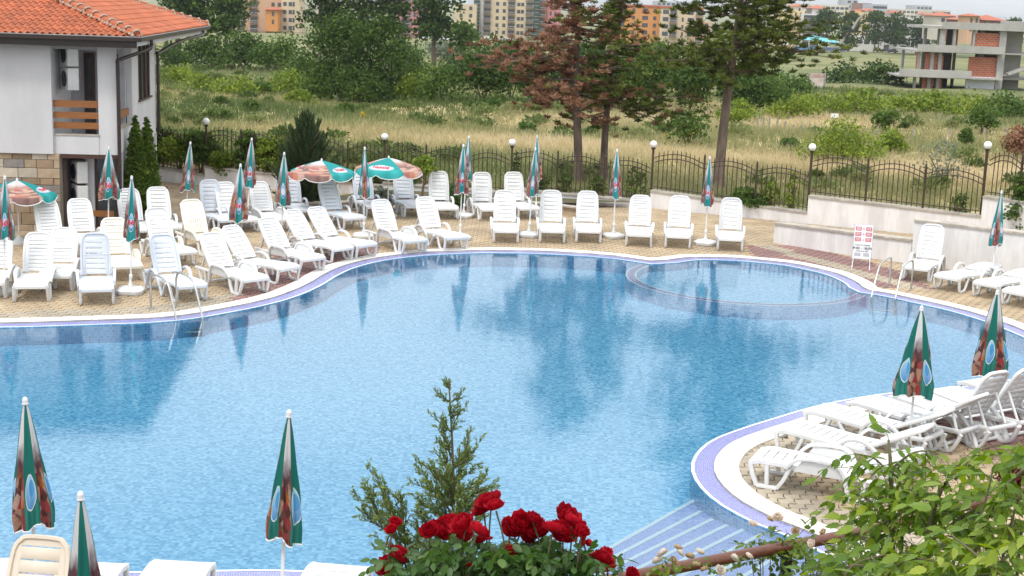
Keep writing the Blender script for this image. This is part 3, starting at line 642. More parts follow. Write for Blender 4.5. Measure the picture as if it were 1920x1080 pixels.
# roof: eave corner (EX,EY), side runs to EL
EX, EY, EL, ZE, TP = .62, -.62, 11.8, 4.66, math.tan(math.radians(18.5))
XL = -7.0
hb('soffit', (XL, EY+.05, 4.455), (EX-.05, EL-.05, 4.50), 'gutter')
hb('fascia', (XL, EY+.02, 4.40), (EX-.02, EY+.05, 4.60), 'gutter'); hb('fascia', (EX-.05, EY+.051, 4.44), (EX-.02, EL, 4.60), 'house')
def gutter(a, b, up):
    m = MB(); m.tube([a, b], 1, rect=(.055, .05), up=up); return m.obj('gutter', M['gutter'], house)
gutter((XL, EY-.045, 4.60), (EX+.09, EY-.045, 4.60), (0, 1, 0)); gutter((EX+.045, EY-.04, 4.60), (EX+.045, EL, 4.60), (1, 0, 0))
m = MB(); m.tube([(XL, EY-.10, 4.655), (EX+.10, EY-.10, 4.655), (EX+.10, EL, 4.655)], .012, n=6); m.obj('gutter_rim', M['gutrim'], house)
m = MB(); m.tube(crom([(EX+.05, .95, 4.56), (EX+.05, .95, 4.38), (EX-.05, .75, 4.30), (.10, -.02, 4.10), (.06, -.07, 4.02), (.06, -.07, 3.6), (.06, -.07, .0)], 3), .045, n=10); m.obj('downpipe', M['gutter'], house, True)
m = MB(); m.tube(crom([(EX+.03, 10.4, 4.56), (EX+.03, 10.4, 4.40), (.35, 8, 4.30), (.09, 5.68, 4.02), (.07, 5.60, 3.9), (.07, 5.60, 2.1), (.0, 5.6, 1.95), (-.3, 5.58, 1.9)], 3), .045, n=10); m.obj('downpipe', M['gutter'], house, True)
# roof planes (under-tiles) : front slope towards -y, side slope towards +x
D = 5.6
apex1 = Vector((EX-D, EY+D, ZE+D*TP)); 
m = MB(); m.add([(XL, EY, ZE), (EX, EY, ZE), tuple(apex1), (XL, EY+D, ZE+D*TP), (EX, EL, ZE), (EX-D, EL-D, ZE+D*TP), (XL, EL-D, ZE+D*TP), (XL, EL, ZE)], [(0, 1, 2, 3), (1, 4, 5, 2), (5, 4, 7, 6), (3, 2, 5, 6)]); m.obj('roof_underlay', M['tile'], house, loc=(0, 0, -.06))
def pantile(wd, ln, n=8):
    m = MB(); vs = []
    for j in range(n+1):
        t = j/n; x = t*wd; zz = .045*math.sin(PI*min(t/.68, 1)) if t < .68 else -.012*math.sin(PI*(t-.68)/.32)
        vs += [(x, 0, zz+.024), (x, ln, zz), (x, 0, zz+.004)]
    fs = []
    for j in range(n): a = j*3; fs += [(a, a+3, a+4, a+1), (a+2, a+5, a+3, a)]
    m.add(vs, fs); return m
ex, tw, tl = 0, .165, .34; SL = math.cos(math.atan(TP))
TILE = pantile(tw, tl).mesh('roof_tile', M['tile'], True)
ang = math.atan(TP); ntile = 0; rest = MB(); restv = pantile(tw, tl)
def place_tile(root, o, ux, uy, i):
    global ntile
cand = []
rows_ = int(D/ (.30*SL))
for r_ in range(rows_):
    yy = EY-.04 + r_*.30*SL; zz = ZE-.012 + (r_*.30)*math.sin(ang); d_ = r_*.30*SL
    c = 0
    while True:
        x = EX-.02-tw-c*tw
        if x < -3.7: break
        if x + tw*0.3 < EX-d_: cand.append(((x, yy, zz), (ang, 0, 0)))
        c += 1
for i, (lo, ro) in enumerate(cand):
    if i < 300: link('roof_tile', TILE, house, lo, ro)
    else:
        mt_ = Matrix.Translation(lo) @ Euler(ro).to_matrix().to_4x4(); rest.add([mt_ @ Vector(v) for v in restv.v], restv.f)
for r_ in range(rows_):          # side slope
    xx = EX+.04-r_*.30*SL; zz = ZE-.012+(r_*.30)*math.sin(ang); d_ = r_*.30*SL
    rot = Euler((ang, 0, PI/2)).to_matrix().to_4x4(); yv = EY
    while yv < EL:
        if yv > EY+d_-tw*.3 and yv < EL-d_:
            mt_ = Matrix.Translation((xx, yv, zz)) @ rot; rest.add([mt_ @ Vector(v) for v in restv.v], restv.f)
        yv += tw
ro_ = rest.obj('roof_tile_field', M['tile'], house, True); tag(ro_, kind='stuff')
rt = MB(); vs = []
for j in range(9):
    a = PI*j/8
    vs += [(.10*math.cos(a), 0, .10*math.sin(a)), (.082*math.cos(a), .36, .082*math.sin(a))]
rt.add(vs, [(2*j, 2*j+1, 2*j+3, 2*j+2) for j in range(8)]+[tuple(range(16, -1, -2))]); RT = rt.mesh('ridge_tile', M['tile'], True)
col = MB(); col.tube([(.115*math.cos(PI*j/8), 0, .112*math.sin(PI*j/8)) for j in range(9)], .022, n=6); RC = col.mesh('mortar_joint', M['ridge'], True)
def hip(a, b):
    a, b = Vector(a), Vector(b); L_ = (b-a).length; d = (b-a).normalized(); q = d.to_track_quat('Y', 'Z').to_euler(); k = int(L_/.33)
    for i in range(k):
        p = a+d*(i*.33); o = link('ridge_tile', RT, house, p+Vector((0, 0, .02+random.uniform(0, .012))), (q.x, q.y, q.z)); link('mortar_joint', RC, o, (0, .01, 0))
    m = MB()
    for i in range(k*3):
        p = a+d*(i*.11); s = Vector((-d.y, d.x, 0)).normalized()
        for sg in (-1, 1): c_ = p+s*(sg*(.10+random.uniform(0, .02)))+Vector((0, 0, random.uniform(-.0, .02))); m.lathe([(.0, -.03), (.045, -.01), (.04, .02), (.0, .03)], 6, c=c_)
    tag(m.obj('hip_mortar', M['ridge'], house), kind='stuff')
hip((EX-.02, EY+.02, ZE+.02), tuple(apex1)); hip((EX-.02, EL-.02, ZE+.02), (EX-D, EL-D, ZE+D*TP))
# second red roof far behind the house
h2 = empty('red_roof_house', 'neighbouring house of which only a red eave shows above the white house roof', 'house', tuple(Q(215, 12, 62).xy)+(0,), HA)
m = MB(); m.add([(-9, -.5, 5.62), (1.7, -.5, 5.62), (1.7, 4.5, 5.62), (-9, 4.5, 5.62), (-1, 2, 6.6), (-9, 2, 6.6)], [(0, 1, 4, 5), (1, 2, 4), (2, 3, 5, 4), (3, 2, 1, 0)]); m.obj('roof', M['tile'], h2)
hb('wall', (-9, .2, -1), (-2.2, 3.0, 5.6), 'house', h2)
# garden lamp on the bed + wooden tub by the thujas
g_ = G(503, 398); r = empty('garden_lamp', 'small black louvred garden lamp between the loungers and the juniper', 'lamp', g_)
m = MB(); m.lathe([(.03, 0), (.03, .22)], 10); m.obj('stem', M['black'], r, True)
m = MB()
for k in range(6): m.lathe([(.04, .22+k*.075), (.085, .235+k*.075), (.04, .265+k*.075)], 14)
m.lathe([(.05, .67), (.06, .69), (.0, .74)], 14); m.obj('louvres', M['black'], r, True)
tb = G(303, 402); r = empty('wooden_planter', 'brown slatted wooden planter at the foot of the thujas by the house', 'planter', tb)
for k in range(3): hb('slat', (-.45, -.02, .05+k*.22), (.16, .02, .22+k*.22), 'wood', r)
hb('corner_post', (.12, -.03, 0), (.18, .03, .74), 'wood', r); hb('corner_post', (-.48, -.03, 0), (-.42, .03, .74), 'wood', r)
# ================================================================ SUN LOUNGERS
SW = .255; YK = 1.10; HY = 1.15*YK
def slat_mesh(w, ln, th, mt, nm, bow=.0):
    m = MB(); m.bbox((-w, 0, -th), (w, ln, 0), .006); return m.mesh(nm, M[mt], True)
_c = {}
def cached(key, fn):
    if key not in _c: _c[key] = fn()
    return _c[key]
SEATZ = lambda y: .335 + .02*math.cos((y-.1)*3.4) - (.035*(1-y/.12) if y < .12 else 0)
def lounger_meshes(kind, mt):
    def rails():
        m = MB()
        for sx in (-1, 1): m.tube([(sx*(SW-.03), y, SEATZ(y)-.006) for y in np.linspace(.02, 1.14, 9)], 1, rect=(.035, .008))
        for sx in (-1, 1): m.tube([(sx*(SW+.025), y, SEATZ(y)-.025) for y in np.linspace(0, 1.62 if kind == 'slim' else 1.18, 12)], 1, rect=(.026, .03))
        m.tube([(x, .01, SEATZ(0)-.03) for x in (-SW-.02, 0, SW+.02)], 1, rect=(.03, .022), up=(0, 0, 1))
        if kind == 'slim': m.tube([(-SW-.02, 1.62, .31), (SW+.02, 1.62, .31)], 1, rect=(.03, .025), up=(0, 0, 1))
        return m.mesh('seat_frame', M[mt], True)
    def leg(sx):
        m = MB(); X = sx*(SW+.035)
        P = lambda *a: [(X+sx*o, y, z) for y, z, o in a]
        if kind == 'truss':
            for pts in ([(.01, .30, 0), (.05, .15, .01), (.10, .022, .015)], [(.10, .022, .015), (.33, .022, .015)], [(.33, .022, .015), (.40, .14, .01), (.46, .30, 0)], [(.20, .30, 0), (.215, .022, .012)]):
                m.tube(P(*pts), 1, rect=(.028, .024))
        else:
            m.tube(crom(P((.03, .30, 0), (.05, .15, .0), (.08, .03, 0), (.14, .02, 0), (.24, .03, 0), (.30, .10, 0), (.38, .29, 0)), 3), 1, rect=(.024, .024))
        return m.mesh('front_leg', M[mt], True)
    def arm(sx):
        m = MB(); X = sx*(SW+.05)
        P = lambda *a: [(X+sx*o, y, z) for y, z, o in a]
        if kind == 'truss':
            m.tube(crom(P((.42, .30, 0), (.50, .40, .02), (.60, .455, .03), (.85, .47, .035), (.98, .44, .03), (1.06, .33, .02), (1.10, .15, .01), (1.15, .02, .01)), 3), 1, rect=(.032, .02))
            m.add([(X+sx*.012, .50, .28), (X+sx*.012, 1.05, .27), (X+sx*.022, .98, .43), (X+sx*.025, .60, .44)], [(0, 1, 2, 3)])
        else:
            m.tube(crom(P((.50, .29, 0), (.60, .16, 0), (.68, .025, 0), (.74, .03, .0), (.80, .17, .01), (.88, .34, .03), (.99, .43, .035), (1.15, .44, .035), (1.29, .36, .03), (1.42, .20, .01), (1.50, .025, .0)), 3), 1, rect=(.03, .02))
        return m.mesh('arm_leg', M[mt], True)
    def rear():
        m = MB()
        for sx in (-1, 1):
            X = sx*(SW+.045)
            if kind == 'truss':
                for pts in ([(1.15, .022), (1.40, .022)], [(1.40, .022), (1.52, .30)], [(1.06, .30), (1.62, .30)], [(1.28, .29), (1.27, .022)]):
                    m.tube([(X, y, z) for y, z in pts], 1, rect=(.024, .022))
            else:
                m.tube(crom([(X, y, z) for y, z in ((1.15, .29), (1.30, .14), (1.36, .03), (1.52, .03), (1.60, .14), (1.66, .29))], 3), 1, rect=(.022, .022))
        m.tube([(-SW-.045, 1.36, .04), (SW+.045, 1.36, .04)], 1, rect=(.02, .02), up=(0, 0, 1))
        return m.mesh('rear_frame', M[mt], True)
    def Y_(me):
        if not me.get('yk'): me.transform(Matrix.Diagonal((1, YK, 1, 1))); me['yk'] = 1
        return me
    return dict(rails=Y_(cached((kind, mt, 'r'), rails)), leg={s: Y_(cached((kind, mt, 'l', s), lambda: leg(s))) for s in (-1, 1)}, arm={s: Y_(cached((kind, mt, 'a', s), lambda: arm(s))) for s in (-1, 1)}, rear=Y_(cached((kind, mt, 're'), rear)))
def back_mesh(kind, mt, cut):
    m = MB(); L_ = .80
    out = [(-SW, 0), (-SW-.01, .35), (-SW+.01, .66), (-SW+.06, .755), (-SW+.13, .79), (SW-.13, .79), (SW-.06, .755), (SW-.01, .66), (SW+.01, .35), (SW, 0)]
    m.tube([(x, y, -.002) for x, y in crom([(a, b, 0) for a, b in out], 3) for x, y in [(x, y)]] if False else [(p.x, p.y, -.004) for p in crom([(a, b, 0) for a, b in out], 3)], 1, rect=(.024, .019), up=(0, 0, 1))
    m.add([(-SW+.01, .715, -.002), (SW-.01, .715, -.002), (SW-.07, .765, -.002), (SW-.13, .785, -.002), (-SW+.13, .785, -.002), (-SW+.07, .765, -.002)], [(0, 1, 2, 3, 4, 5)])
    for sx in (-1, 1): m.bbox((sx*(SW-.045)-.036, .0, -.016), (sx*(SW-.045)+.036, .74, .001), .004)
    for sx in (-.12, .12): m.box((sx-.008, .02, -.03), (sx+.008, .70, -.014))
    return m.mesh('backrest', M[mt], True)
def strut_mesh(mt, ang, kind):
    m = MB(); a = math.radians(ang); bx, bz = .42*math.cos(a), .42*math.sin(a)
    ly = min(HY+bx+.22, 1.70)
    for sx in (-.20, .20): m.tube([(sx, HY+bx, .33+bz), (sx, ly, .31)], 1, rect=(.018, .014))
    m.tube([(-.24, HY+bx, .31+bz), (.24, HY+bx, .31+bz)], 1, rect=(.014, .014), up=(0, 0, 1))
    return m.mesh('back_strut', M[mt], True)
def lounger(Fp, Bp, ang, kind, mt, label, head=None, slots='h', n=7, zoff=0):
    Fg = G(*Fp) if len(Fp) == 2 else Vector(Fp)
    if head is None: Bg = G(*Bp); dv = Bg-Fg; head = math.atan2(dv.y, dv.x)-PI/2
    else: head = math.radians(head)
    dirv = Vector((-math.sin(head), math.cos(head), 0)); loc = Fg - dirv*.10
    r = empty('sun_lounger', label, 'sun lounger', (loc.x, loc.y, .002), head, group='white plastic sun loungers around the pool')
    K = lounger_meshes(kind, mt)
    seat = link('seat_frame', K['rails'], r)
    sm = cached(('ss', mt), lambda: slat_mesh(SW, .101, .014, mt, 'seat_slat'))
    y = .03
    while y < 1.12:
        sl_ = math.atan((SEATZ(y+.1)-SEATZ(y))/.1); link('seat_slat', sm, seat, (0, y*YK, SEATZ(y)), (sl_, 0, 0)); y += .104
    for s in (-1, 1): link('front_leg', K['leg'][s], r); link('arm_leg', K['arm'][s], r)
    link('rear_frame', K['rear'], r)
    bk = link('backrest', cached(('b', mt), lambda: back_mesh(kind, mt, 0)), r, (0, HY, .345), (math.radians(ang), 0, 0))
    if slots == 'h':
        p = .70/n; bs = cached(('bs', mt, n), lambda: slat_mesh(SW-.01, p-.011, .020, mt, 'back_slat'))
        for i in range(n): link('back_slat', bs, bk, (0, .015+i*p, 0))
    else:
        bs = cached(('bv', mt), lambda: (lambda m: (m.bbox((-.021, .01, -.012), (.021, .72, 0), .004), m.mesh('back_slat', M[mt], True))[1])(MB()))
        for i in range(11): link('back_slat', bs, bk, (-.25+i*.05, 0, 0))
    if ang > 12: link('back_strut', cached(('st', mt, ang), lambda: strut_mesh(mt, ang, kind)), r)
    return r
LG = [
 ((-22, 560), (8, 520), 66, 'truss', 'white', 'lounger cut off by the left picture edge, beside the white umbrella base'),
 ((59, 566), (80, 527), 62, 'truss', 'white', 'big white lounger facing the pool at far left, hiding another one behind it'),
 ((104, 546), (128, 506), 62, 'truss', 'white', 'white lounger mostly hidden right behind the big one at far left'),
 ((116, 470), (52, 442), 62, 'truss', 'white', 'white lounger beside the picture-printed open umbrella, under the stone house wall'),
 ((160, 470), (128, 437), 66, 'truss', 'white', 'white lounger with tall raised back in front of the house terrace door'),
 ((246, 513), (206, 482), 66, 'truss', 'cream', 'creamy white lounger just behind the leftmost standing umbrella pole'),
 ((182, 572), (180, 536), 80, 'slim', 'grey', 'lounger with bluish grey upright back standing square to the pool, left of an umbrella base'),
 ((270, 456), (228, 428), 66, 'truss', 'white', 'white lounger behind the closed umbrella nearest the house corner'),
 ((318, 452), (286, 424), 68, 'slim', 'white', 'white lounger directly in front of the dark thujas'),
 ((343, 500), (290, 476), 70, 'slim', 'white', 'white lounger between the cream one and the pool ladder lounger'),
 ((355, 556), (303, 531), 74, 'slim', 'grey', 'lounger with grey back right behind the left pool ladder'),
 ((408, 480), (352, 457), 66, 'truss', 'cream', 'cream lounger with vertical slats in its backrest'),
 ((460, 540), (385, 508), 56, 'truss', 'white', 'large white lounger with looped front legs on the red paving near the curved pool edge'),
 ((430, 436), (378, 414), 74, 'slim', 'grey', 'lounger with plain grey back at the far left group, by the paved slope'),
 ((462, 436), (410, 414), 58, 'slim', 'white', 'white lounger overlapping the plain grey one at the paved slope'),
 ((528, 518), (462, 488), 56, 'slim', 'white', 'slim legged white lounger second along the curved pool edge'),
 ((582, 496), (508, 467), 52, 'truss', 'white', 'slatted white lounger third along the curved pool edge'),
 ((630, 482), (560, 456), 54, 'slim', 'white', 'white lounger fourth along the curved pool edge, behind the printed umbrella pole'),
 ((678, 472), (610, 447), 54, 'slim', 'white', 'white lounger fifth along the curved pool edge with low raised back'),
 ((528, 430), (490, 403), 62, 'truss', 'white', 'white lounger behind the closed umbrella with the round emblem, left of the garden lamp'),
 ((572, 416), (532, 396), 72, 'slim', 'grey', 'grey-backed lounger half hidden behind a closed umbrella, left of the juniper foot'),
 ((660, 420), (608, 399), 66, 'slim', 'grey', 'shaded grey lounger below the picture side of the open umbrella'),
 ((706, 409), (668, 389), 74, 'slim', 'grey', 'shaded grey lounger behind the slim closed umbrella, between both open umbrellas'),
 ((765, 465), (708, 440), 62, 'truss', 'white', 'white lounger with looped legs just left of the double umbrella pair'),
 ((843, 460), (796, 436), 72, 'slim', 'white', 'white lounger touching the closed umbrella pair pole at its right'),
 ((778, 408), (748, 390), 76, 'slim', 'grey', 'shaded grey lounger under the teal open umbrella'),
 ((838, 412), (812, 391), 76, 'slim', 'white', 'white lounger in front of the clipped box shrub'),
 ((920, 414), (890, 392), 76, 'slim', 'white', 'white lounger in the back row just right of the umbrella pair'),
 ((990, 412), (946, 391), 76, 'slim', 'white', 'rearmost white lounger left of the second umbrella pair'),
 ((948, 456), (942, 426), 74, 'slim', 'white', 'white lounger facing the pool, left of the second umbrella pair'),
 ((1035, 456), (1028, 427), 74, 'slim', 'white', 'white lounger facing the pool, right of the second umbrella pair'),
 ((1103, 456), (1096, 427), 74, 'slim', 'white', 'white lounger facing the pool, left of the single umbrella with red letters'),
 ((1197, 463), (1198, 432), 72, 'truss', 'white', 'white lounger with many narrow slats, right of the umbrella with red letters'),
 ((1270, 466), (1272, 434), 76, 'slim', 'white', 'white lounger facing the pool, left of the umbrella before the tall green pine'),
 ((1368, 471), (1366, 439), 76, 'slim', 'white', 'last white lounger of the facing row, right of the umbrella before the tall green pine'),
 ((1716, 528), (1752, 503), 68, 'slim', 'white', 'white lounger with raised back beside the right pool ladder'),
 ((1776, 546), (1880, 522), 3, 'slim', 'white', 'flat folded-down lounger under the closed umbrella at the terrace wall'),
 ((1850, 560), (1950, 535), 3, 'slim', 'white', 'second flat folded-down lounger, cut by the right picture edge'),
 ((1905, 576), (2000, 555), 3, 'slim', 'white', 'small corner of a third flat lounger at the right picture edge'),
]
LGP = [
 (3.22, 17.05, -24, 24, 'truss', 'nearest white lounger on the paved peninsula, with looped legs and half lowered back'),
 (3.80, 18.32, -37, 28, 'slim', 'second white lounger from the front on the peninsula, close beside the nearest'),
 (4.38, 19.25, -41, 27, 'slim', 'third white lounger on the peninsula, its back leaning towards the umbrella pole'),
 (5.12, 19.78, -47, 36, 'slim', 'fourth white lounger on the peninsula, its back just behind the umbrella pole'),
 (5.85, 20.12, -58, 62, 'slim', 'white lounger on the peninsula with steeply raised back, between the two closed umbrellas'),
 (6.45, 20.5, -60, 60, 'slim', 'white lounger seen from behind, right of the second peninsula umbrella pole'),
 (7.15, 21.1, -58, 50, 'slim', 'farthest white lounger of the peninsula, at the right picture edge'),
]
LGB = [
 (-3.10, 12.95, -93, 30, 'slim', 'white', 'white lounger end at the bottom picture edge, right of the beige back'),
 (-3.92, 12.85, -92, 30, 'slim', 'white', 'white lounger end at the bottom edge just behind the beige back'),
 (-4.95, 12.85, -80, 30, 'slim', 'white', 'white lounger end in the bottom left picture corner'),
 (-1.58, 13.0, -97, 30, 'slim', 'white', 'white lounger end at the bottom edge left of the small juniper tree'),
]
OV = {3: (-9.65, 30.15, 122), 4: (-9.15, 30.4, 116), 5: (-7.68, 27.84, 115), 10: (-6.0, 26.16, 124), 12: (-4.97, 27.03, 132), 15: (-4.51, 28.29, 144), 16: (-4.19, 29.42, 133), 17: (-3.72, 30.76, 139), 18: (-3.25, 31.31, 140), 19: (-5.71, 34.44, 120), 21: (-3.96, 35.11, 124), 23: (-2.23, 32.1, 126), 24: (-1.32, 32.74, 122)}   # surveyed: front edge centre and axis
for i_, (F_, B_, a_, k_, m_, l_) in enumerate(LG):
    hd = None
    if i_ in OV: x_, y_, hd = OV[i_]; F_ = (x_-math.cos(math.radians(hd))*-.10, y_+math.sin(math.radians(hd))*.10, 0); hd -= 90; a_ = min(a_, 60) if a_ > 58 else a_-5
    if hd is None and a_ > 20: a_ += random.choice((-8, -5, -2, 0, 2)) - (4 if F_[0] < 420 else 0)
    lounger(F_, B_, a_, k_, m_, l_, head=hd, slots='v' if 'vertical' in l_ else 'h', n=11 if 'many narrow' in l_ else 7 if k_ == 'slim' else 9)

for x_, y_, h_, a_, k_, l_ in LGP: lounger((x_, y_, 0), None, a_, k_, 'white', l_, head=h_-90)
for x_, y_, h_, a_, k_, m_, l_ in LGB: lounger((x_, y_, 0), None, a_, k_, m_, l_, head=h_-90)
lounger((-4.15, 10.2, 0), None, 68, 'truss', 'beige', 'beige lounger with raised slatted back behind the lowest closed umbrella', head=-6, n=6)

# ================================================================ UMBRELLAS
def cloth_mat(name, teal, food, badge):
    m, t, p = new_mat(name); L = t.links; uvn = nn(t, 'TexCoord'); sx = nn(t, 'SeparateXYZ'); L.new(uvn.outputs['UV'], sx.inputs[0])
    def ma(op, a, b=None, c=None):
        n_ = nn(t, 'Math', operation=op)
        for i, v in enumerate((a, b, c)):
            if v is None: continue
            if isinstance(v, (int, float)): n_.inputs[i].default_value = v
            else: L.new(v, n_.inputs[i])
        return n_.outputs[0]
    def mixc(f, a, b):
        mi = nn(t, 'Mix', data_type='RGBA')
        for s_, c in (('A', a), ('B', b)):
            if isinstance(c, tuple): mi.inputs[s_].default_value = rgb(c)
            else: L.new(c, mi.inputs[s_])
        if isinstance(f, (int, float)): mi.inputs['Factor'].default_value = f
        else: L.new(f, mi.inputs['Factor'])
        return mi.outputs['Result']
    U, V = sx.outputs[0], sx.outputs[1]      # U: 0..1 across one gore (integer part = gore index), V: 0 tip .. 1 hem
    fu = ma('FRACT', U); gi = ma('FLOOR', U)
    if teal:
        sw = nn(t, 'TexWave', Scale=.9, Distortion=6.0); L.new(uvn.outputs['UV'], sw.inputs['Vector'])
        base = mixc(ma('MULTIPLY', sw.outputs['Fac'], ma('GREATER_THAN', V, 0.80)), teal, tuple(min(1, c*1.25+.02) for c in teal))
        def ell(cu, cv, ru, rv):
            a = ma('DIVIDE', ma('SUBTRACT', fu, cu), ru); b = ma('DIVIDE', ma('SUBTRACT', V, cv), rv); return ma('ADD', ma('MULTIPLY', a, a), ma('MULTIPLY', b, b))
        e1 = ell(.5, .70, .40, .15) if name != 'umbrella_teal_oval' else ell(.5, .70, .36, .15)
        blue = mixc(ma('MULTIPLY', ma('SUBTRACT', V, .55), 3.0), (0.45, 0.70, 0.85), (0.03, 0.22, 0.55))
        c = mixc(ma('LESS_THAN', e1, 1.0), base, (0.75, 0.78, 0.80)); c = mixc(ma('LESS_THAN', e1, .84), c, blue)
        if name == 'umbrella_teal_oval': c = mixc(ma('LESS_THAN', e1, .70), c, (0.78, 0.76, 0.78))
        e3 = ell(.60, .67, .22, .07); c = mixc(ma('LESS_THAN', e3, 1.0), c, (0.10, 0.36, 0.66)) if name == 'umbrella_green_leafmark' else c
        if badge:
            e2 = ell(.5, .715, .36, .075); c = mixc(ma('LESS_THAN', e2, 1.25), c, (0.10, 0.30, 0.60)); c = mixc(ma('LESS_THAN', e2, 1.0), c, (0.80, 0.78, 0.80))
    else:
        mp = nn(t, 'Mapping'); mp.inputs['Scale'].default_value = (1.3, 5.5, 1); L.new(uvn.outputs['UV'], mp.inputs[0])
        vo = nn(t, 'TexVoronoi', Scale=3.6 if name == 'umbrella_print_open' else 2.3); L.new(mp.outputs[0], vo.inputs['Vector']); sc_ = nn(t, 'SeparateColor'); L.new(vo.outputs['Color'], sc_.inputs[0])
        cr = nn(t, 'ValToRGB'); L.new(sc_.outputs[0], cr.inputs[0]); cr.color_ramp.interpolation = 'CONSTANT'; e = cr.color_ramp.elements
        cols = [(0, (0.10, 0.035, 0.03)), (.18, (0.55, 0.30, 0.20)), (.36, (0.42, 0.05, 0.055)), (.52, (0.62, 0.42, 0.33)), (.68, (0.62, 0.17, 0.03)), (.84, (0.20, 0.11, 0.09))]
        e[0].color = rgb(cols[0][1]); e[1].position = cols[1][0]; e[1].color = rgb(cols[1][1])
        for q, cc in cols[2:]: k_ = e.new(q); k_.color = rgb(cc)
        no = nn(t, 'TexNoise', Scale=9, Detail=5); L.new(mp.outputs[0], no.inputs['Vector'])
        foodc = mixc(ma('MULTIPLY', no.outputs['Fac'], .7), cr.outputs[0], (0.10, 0.05, 0.045) if name == 'umbrella_print_dark' else (0.60, 0.42, 0.38) if name == 'umbrella_print_open' else (0.30, 0.17, 0.17))
        n2 = nn(t, 'TexNoise', Scale=1.4, Detail=3); L.new(mp.outputs[0], n2.inputs['Vector'])
        vv = ma('ADD', V, ma('MULTIPLY', ma('SUBTRACT', n2.outputs['Fac'], .5), .25))
        ramp_ = nn(t, 'MapRange'); ramp_.inputs['From Min'].default_value = .30; ramp_.inputs['From Max'].default_value = .46; L.new(vv, ramp_.inputs['Value'])
        ramp2 = nn(t, 'MapRange'); ramp2.inputs['From Min'].default_value = .50; ramp2.inputs['From Max'].default_value = .60; L.new(vv, ramp2.inputs['Value'])
        c = mixc(ramp_.outputs[0], (0.68, 0.65, 0.66), food); c = mixc(ramp2.outputs[0], c, foodc)
    L.new(c, p.inputs['Base Color']); p.inputs['Roughness'].default_value = .75; p.inputs['Specular IOR Level'].default_value = .2
    tr = nn(t, 'BsdfTranslucent'); L.new(c, tr.inputs['Color']); ms = nn(t, 'MixShader'); ms.inputs[0].default_value = .3
    L.new(p.outputs[0], ms.inputs[1]); L.new(tr.outputs[0], ms.inputs[2]); L.new(ms.outputs[0], t.nodes['Material Output'].inputs['Surface'])
    return m
CLOTH = {'near': [cloth_mat('umbrella_green_leafmark', (0.015, 0.165, 0.135), None, False), cloth_mat('umbrella_print_dark', None, (0.13, 0.06, 0.07), False)],
         'far': [cloth_mat('umbrella_teal_badge', (0.025, 0.27, 0.27), None, True), cloth_mat('umbrella_print_pale', None, (0.35, 0.20, 0.20), False)]}
FREDM = mat('red_letters', (0.60, 0.02, 0.08), rough=.6)
def glyphs(txt, size):
    cu = bpy.data.curves.new('t', 'FONT'); cu.body = txt; cu.size = size; cu.align_x = 'CENTER'; cu.align_y = 'CENTER'; cu.resolution_u = 3; cu.offset = size*.02
    ob = bpy.data.objects.new('t', cu); COL.objects.link(ob); dg = bpy.context.evaluated_depsgraph_get(); me = bpy.data.meshes.new_from_object(ob.evaluated_get(dg))
    bpy.data.objects.remove(ob); bpy.data.curves.remove(cu)
    vs = [v.co.copy() for v in me.vertices]; fs = [tuple(p.vertices) for p in me.polygons]; bpy.data.meshes.remove(me); return vs, fs
GL = {t_: glyphs(t_, 1.0) for t_ in ('l\u00e9', 'tl\u00e9', 'Nes', 'Nestl\u00e9')}
HC = 1.14            # canopy length
def crad(th, tt, R0, fold):     # radius of the folded cloth at angle th, tt 0 tip..1 hem
    base = R0*(.09 + .91*min(1, tt*1.12)**.8)*(1 - .06*max(0, tt-.85)/.15)
    w = math.cos(8*th)*.5+.5      # gore edges (ribs) stand out, cloth hollows between
    return base*(1 - fold*min(1, tt*2.5)*(1-w)*.75 + .07*math.sin(3*th+1.3)*tt + .07*math.sin(13*th+5*tt)*tt + .05*math.sin(21*th-9*tt)*tt**1.5 + .03*math.sin(5*th+14*tt))
def canopy(kind, R0, seed, H, fold=.28):
    rnd = random.Random(seed); N, K = 96, 16; m = MB(); vs = []; ph = rnd.uniform(0, 6)
    hem = [(.035*math.sin(2*(2*PI*j/N)+ph)+.02*math.sin(5*(2*PI*j/N)+ph*2)) for j in range(N)]
    tw_ = rnd.uniform(.1, .35)
    for i in range(K+1):
        tt = i/K
        for j in range(N):
            th = 2*PI*j/N; r_ = crad(th, tt, R0, fold)*(1+.08*math.sin(2*th+ph)*tt); a = th + tw_*tt*math.sin(th*4+ph)*.25
            vs.append((r_*math.cos(a), r_*math.sin(a), H-.03-HC*tt-hem[j]*tt*tt))
    fs = []; mi = []
    for i in range(K):
        for j in range(N): fs.append((i*N+j, (i+1)*N+j, (i+1)*N+(j+1) % N, i*N+(j+1) % N)); mi.append((j//12) % 2)
    m.v = vs; m.f = fs; m.m = mi; me = m.mesh('canopy', CLOTH[kind]); me.polygons.foreach_set('use_smooth', [True]*len(me.polygons))
    uv = me.uv_layers.new(name='UV'); k = 0
    for i in range(K):
        for j in range(N):
            for (di, dj) in ((0, 0), (1, 0), (1, 1), (0, 1)):
                g = j//12; uv.data[k].uv = (g + min(max((j % 12+dj)/12, .001), .999), (i+di)/K); k += 1
    h_ = MB(); h_.tube([Vector(vs[K*N+j % N]) for j in range(N+1)], .008, n=5, cap=False); hem_me = h_.mesh('hem', M['polewhite'], True)
    i_ = MB(); i_.lathe([(.03, -.03-HC*.5), (R0*.7, -.05-HC*.93), (R0*.25, -.02-HC*.93), (.02, -.1-HC*.5)], 16, c=(0, 0, H)); in_me = i_.mesh('inner_folds', CLOTH[kind][0], True)
    return me, hem_me, in_me
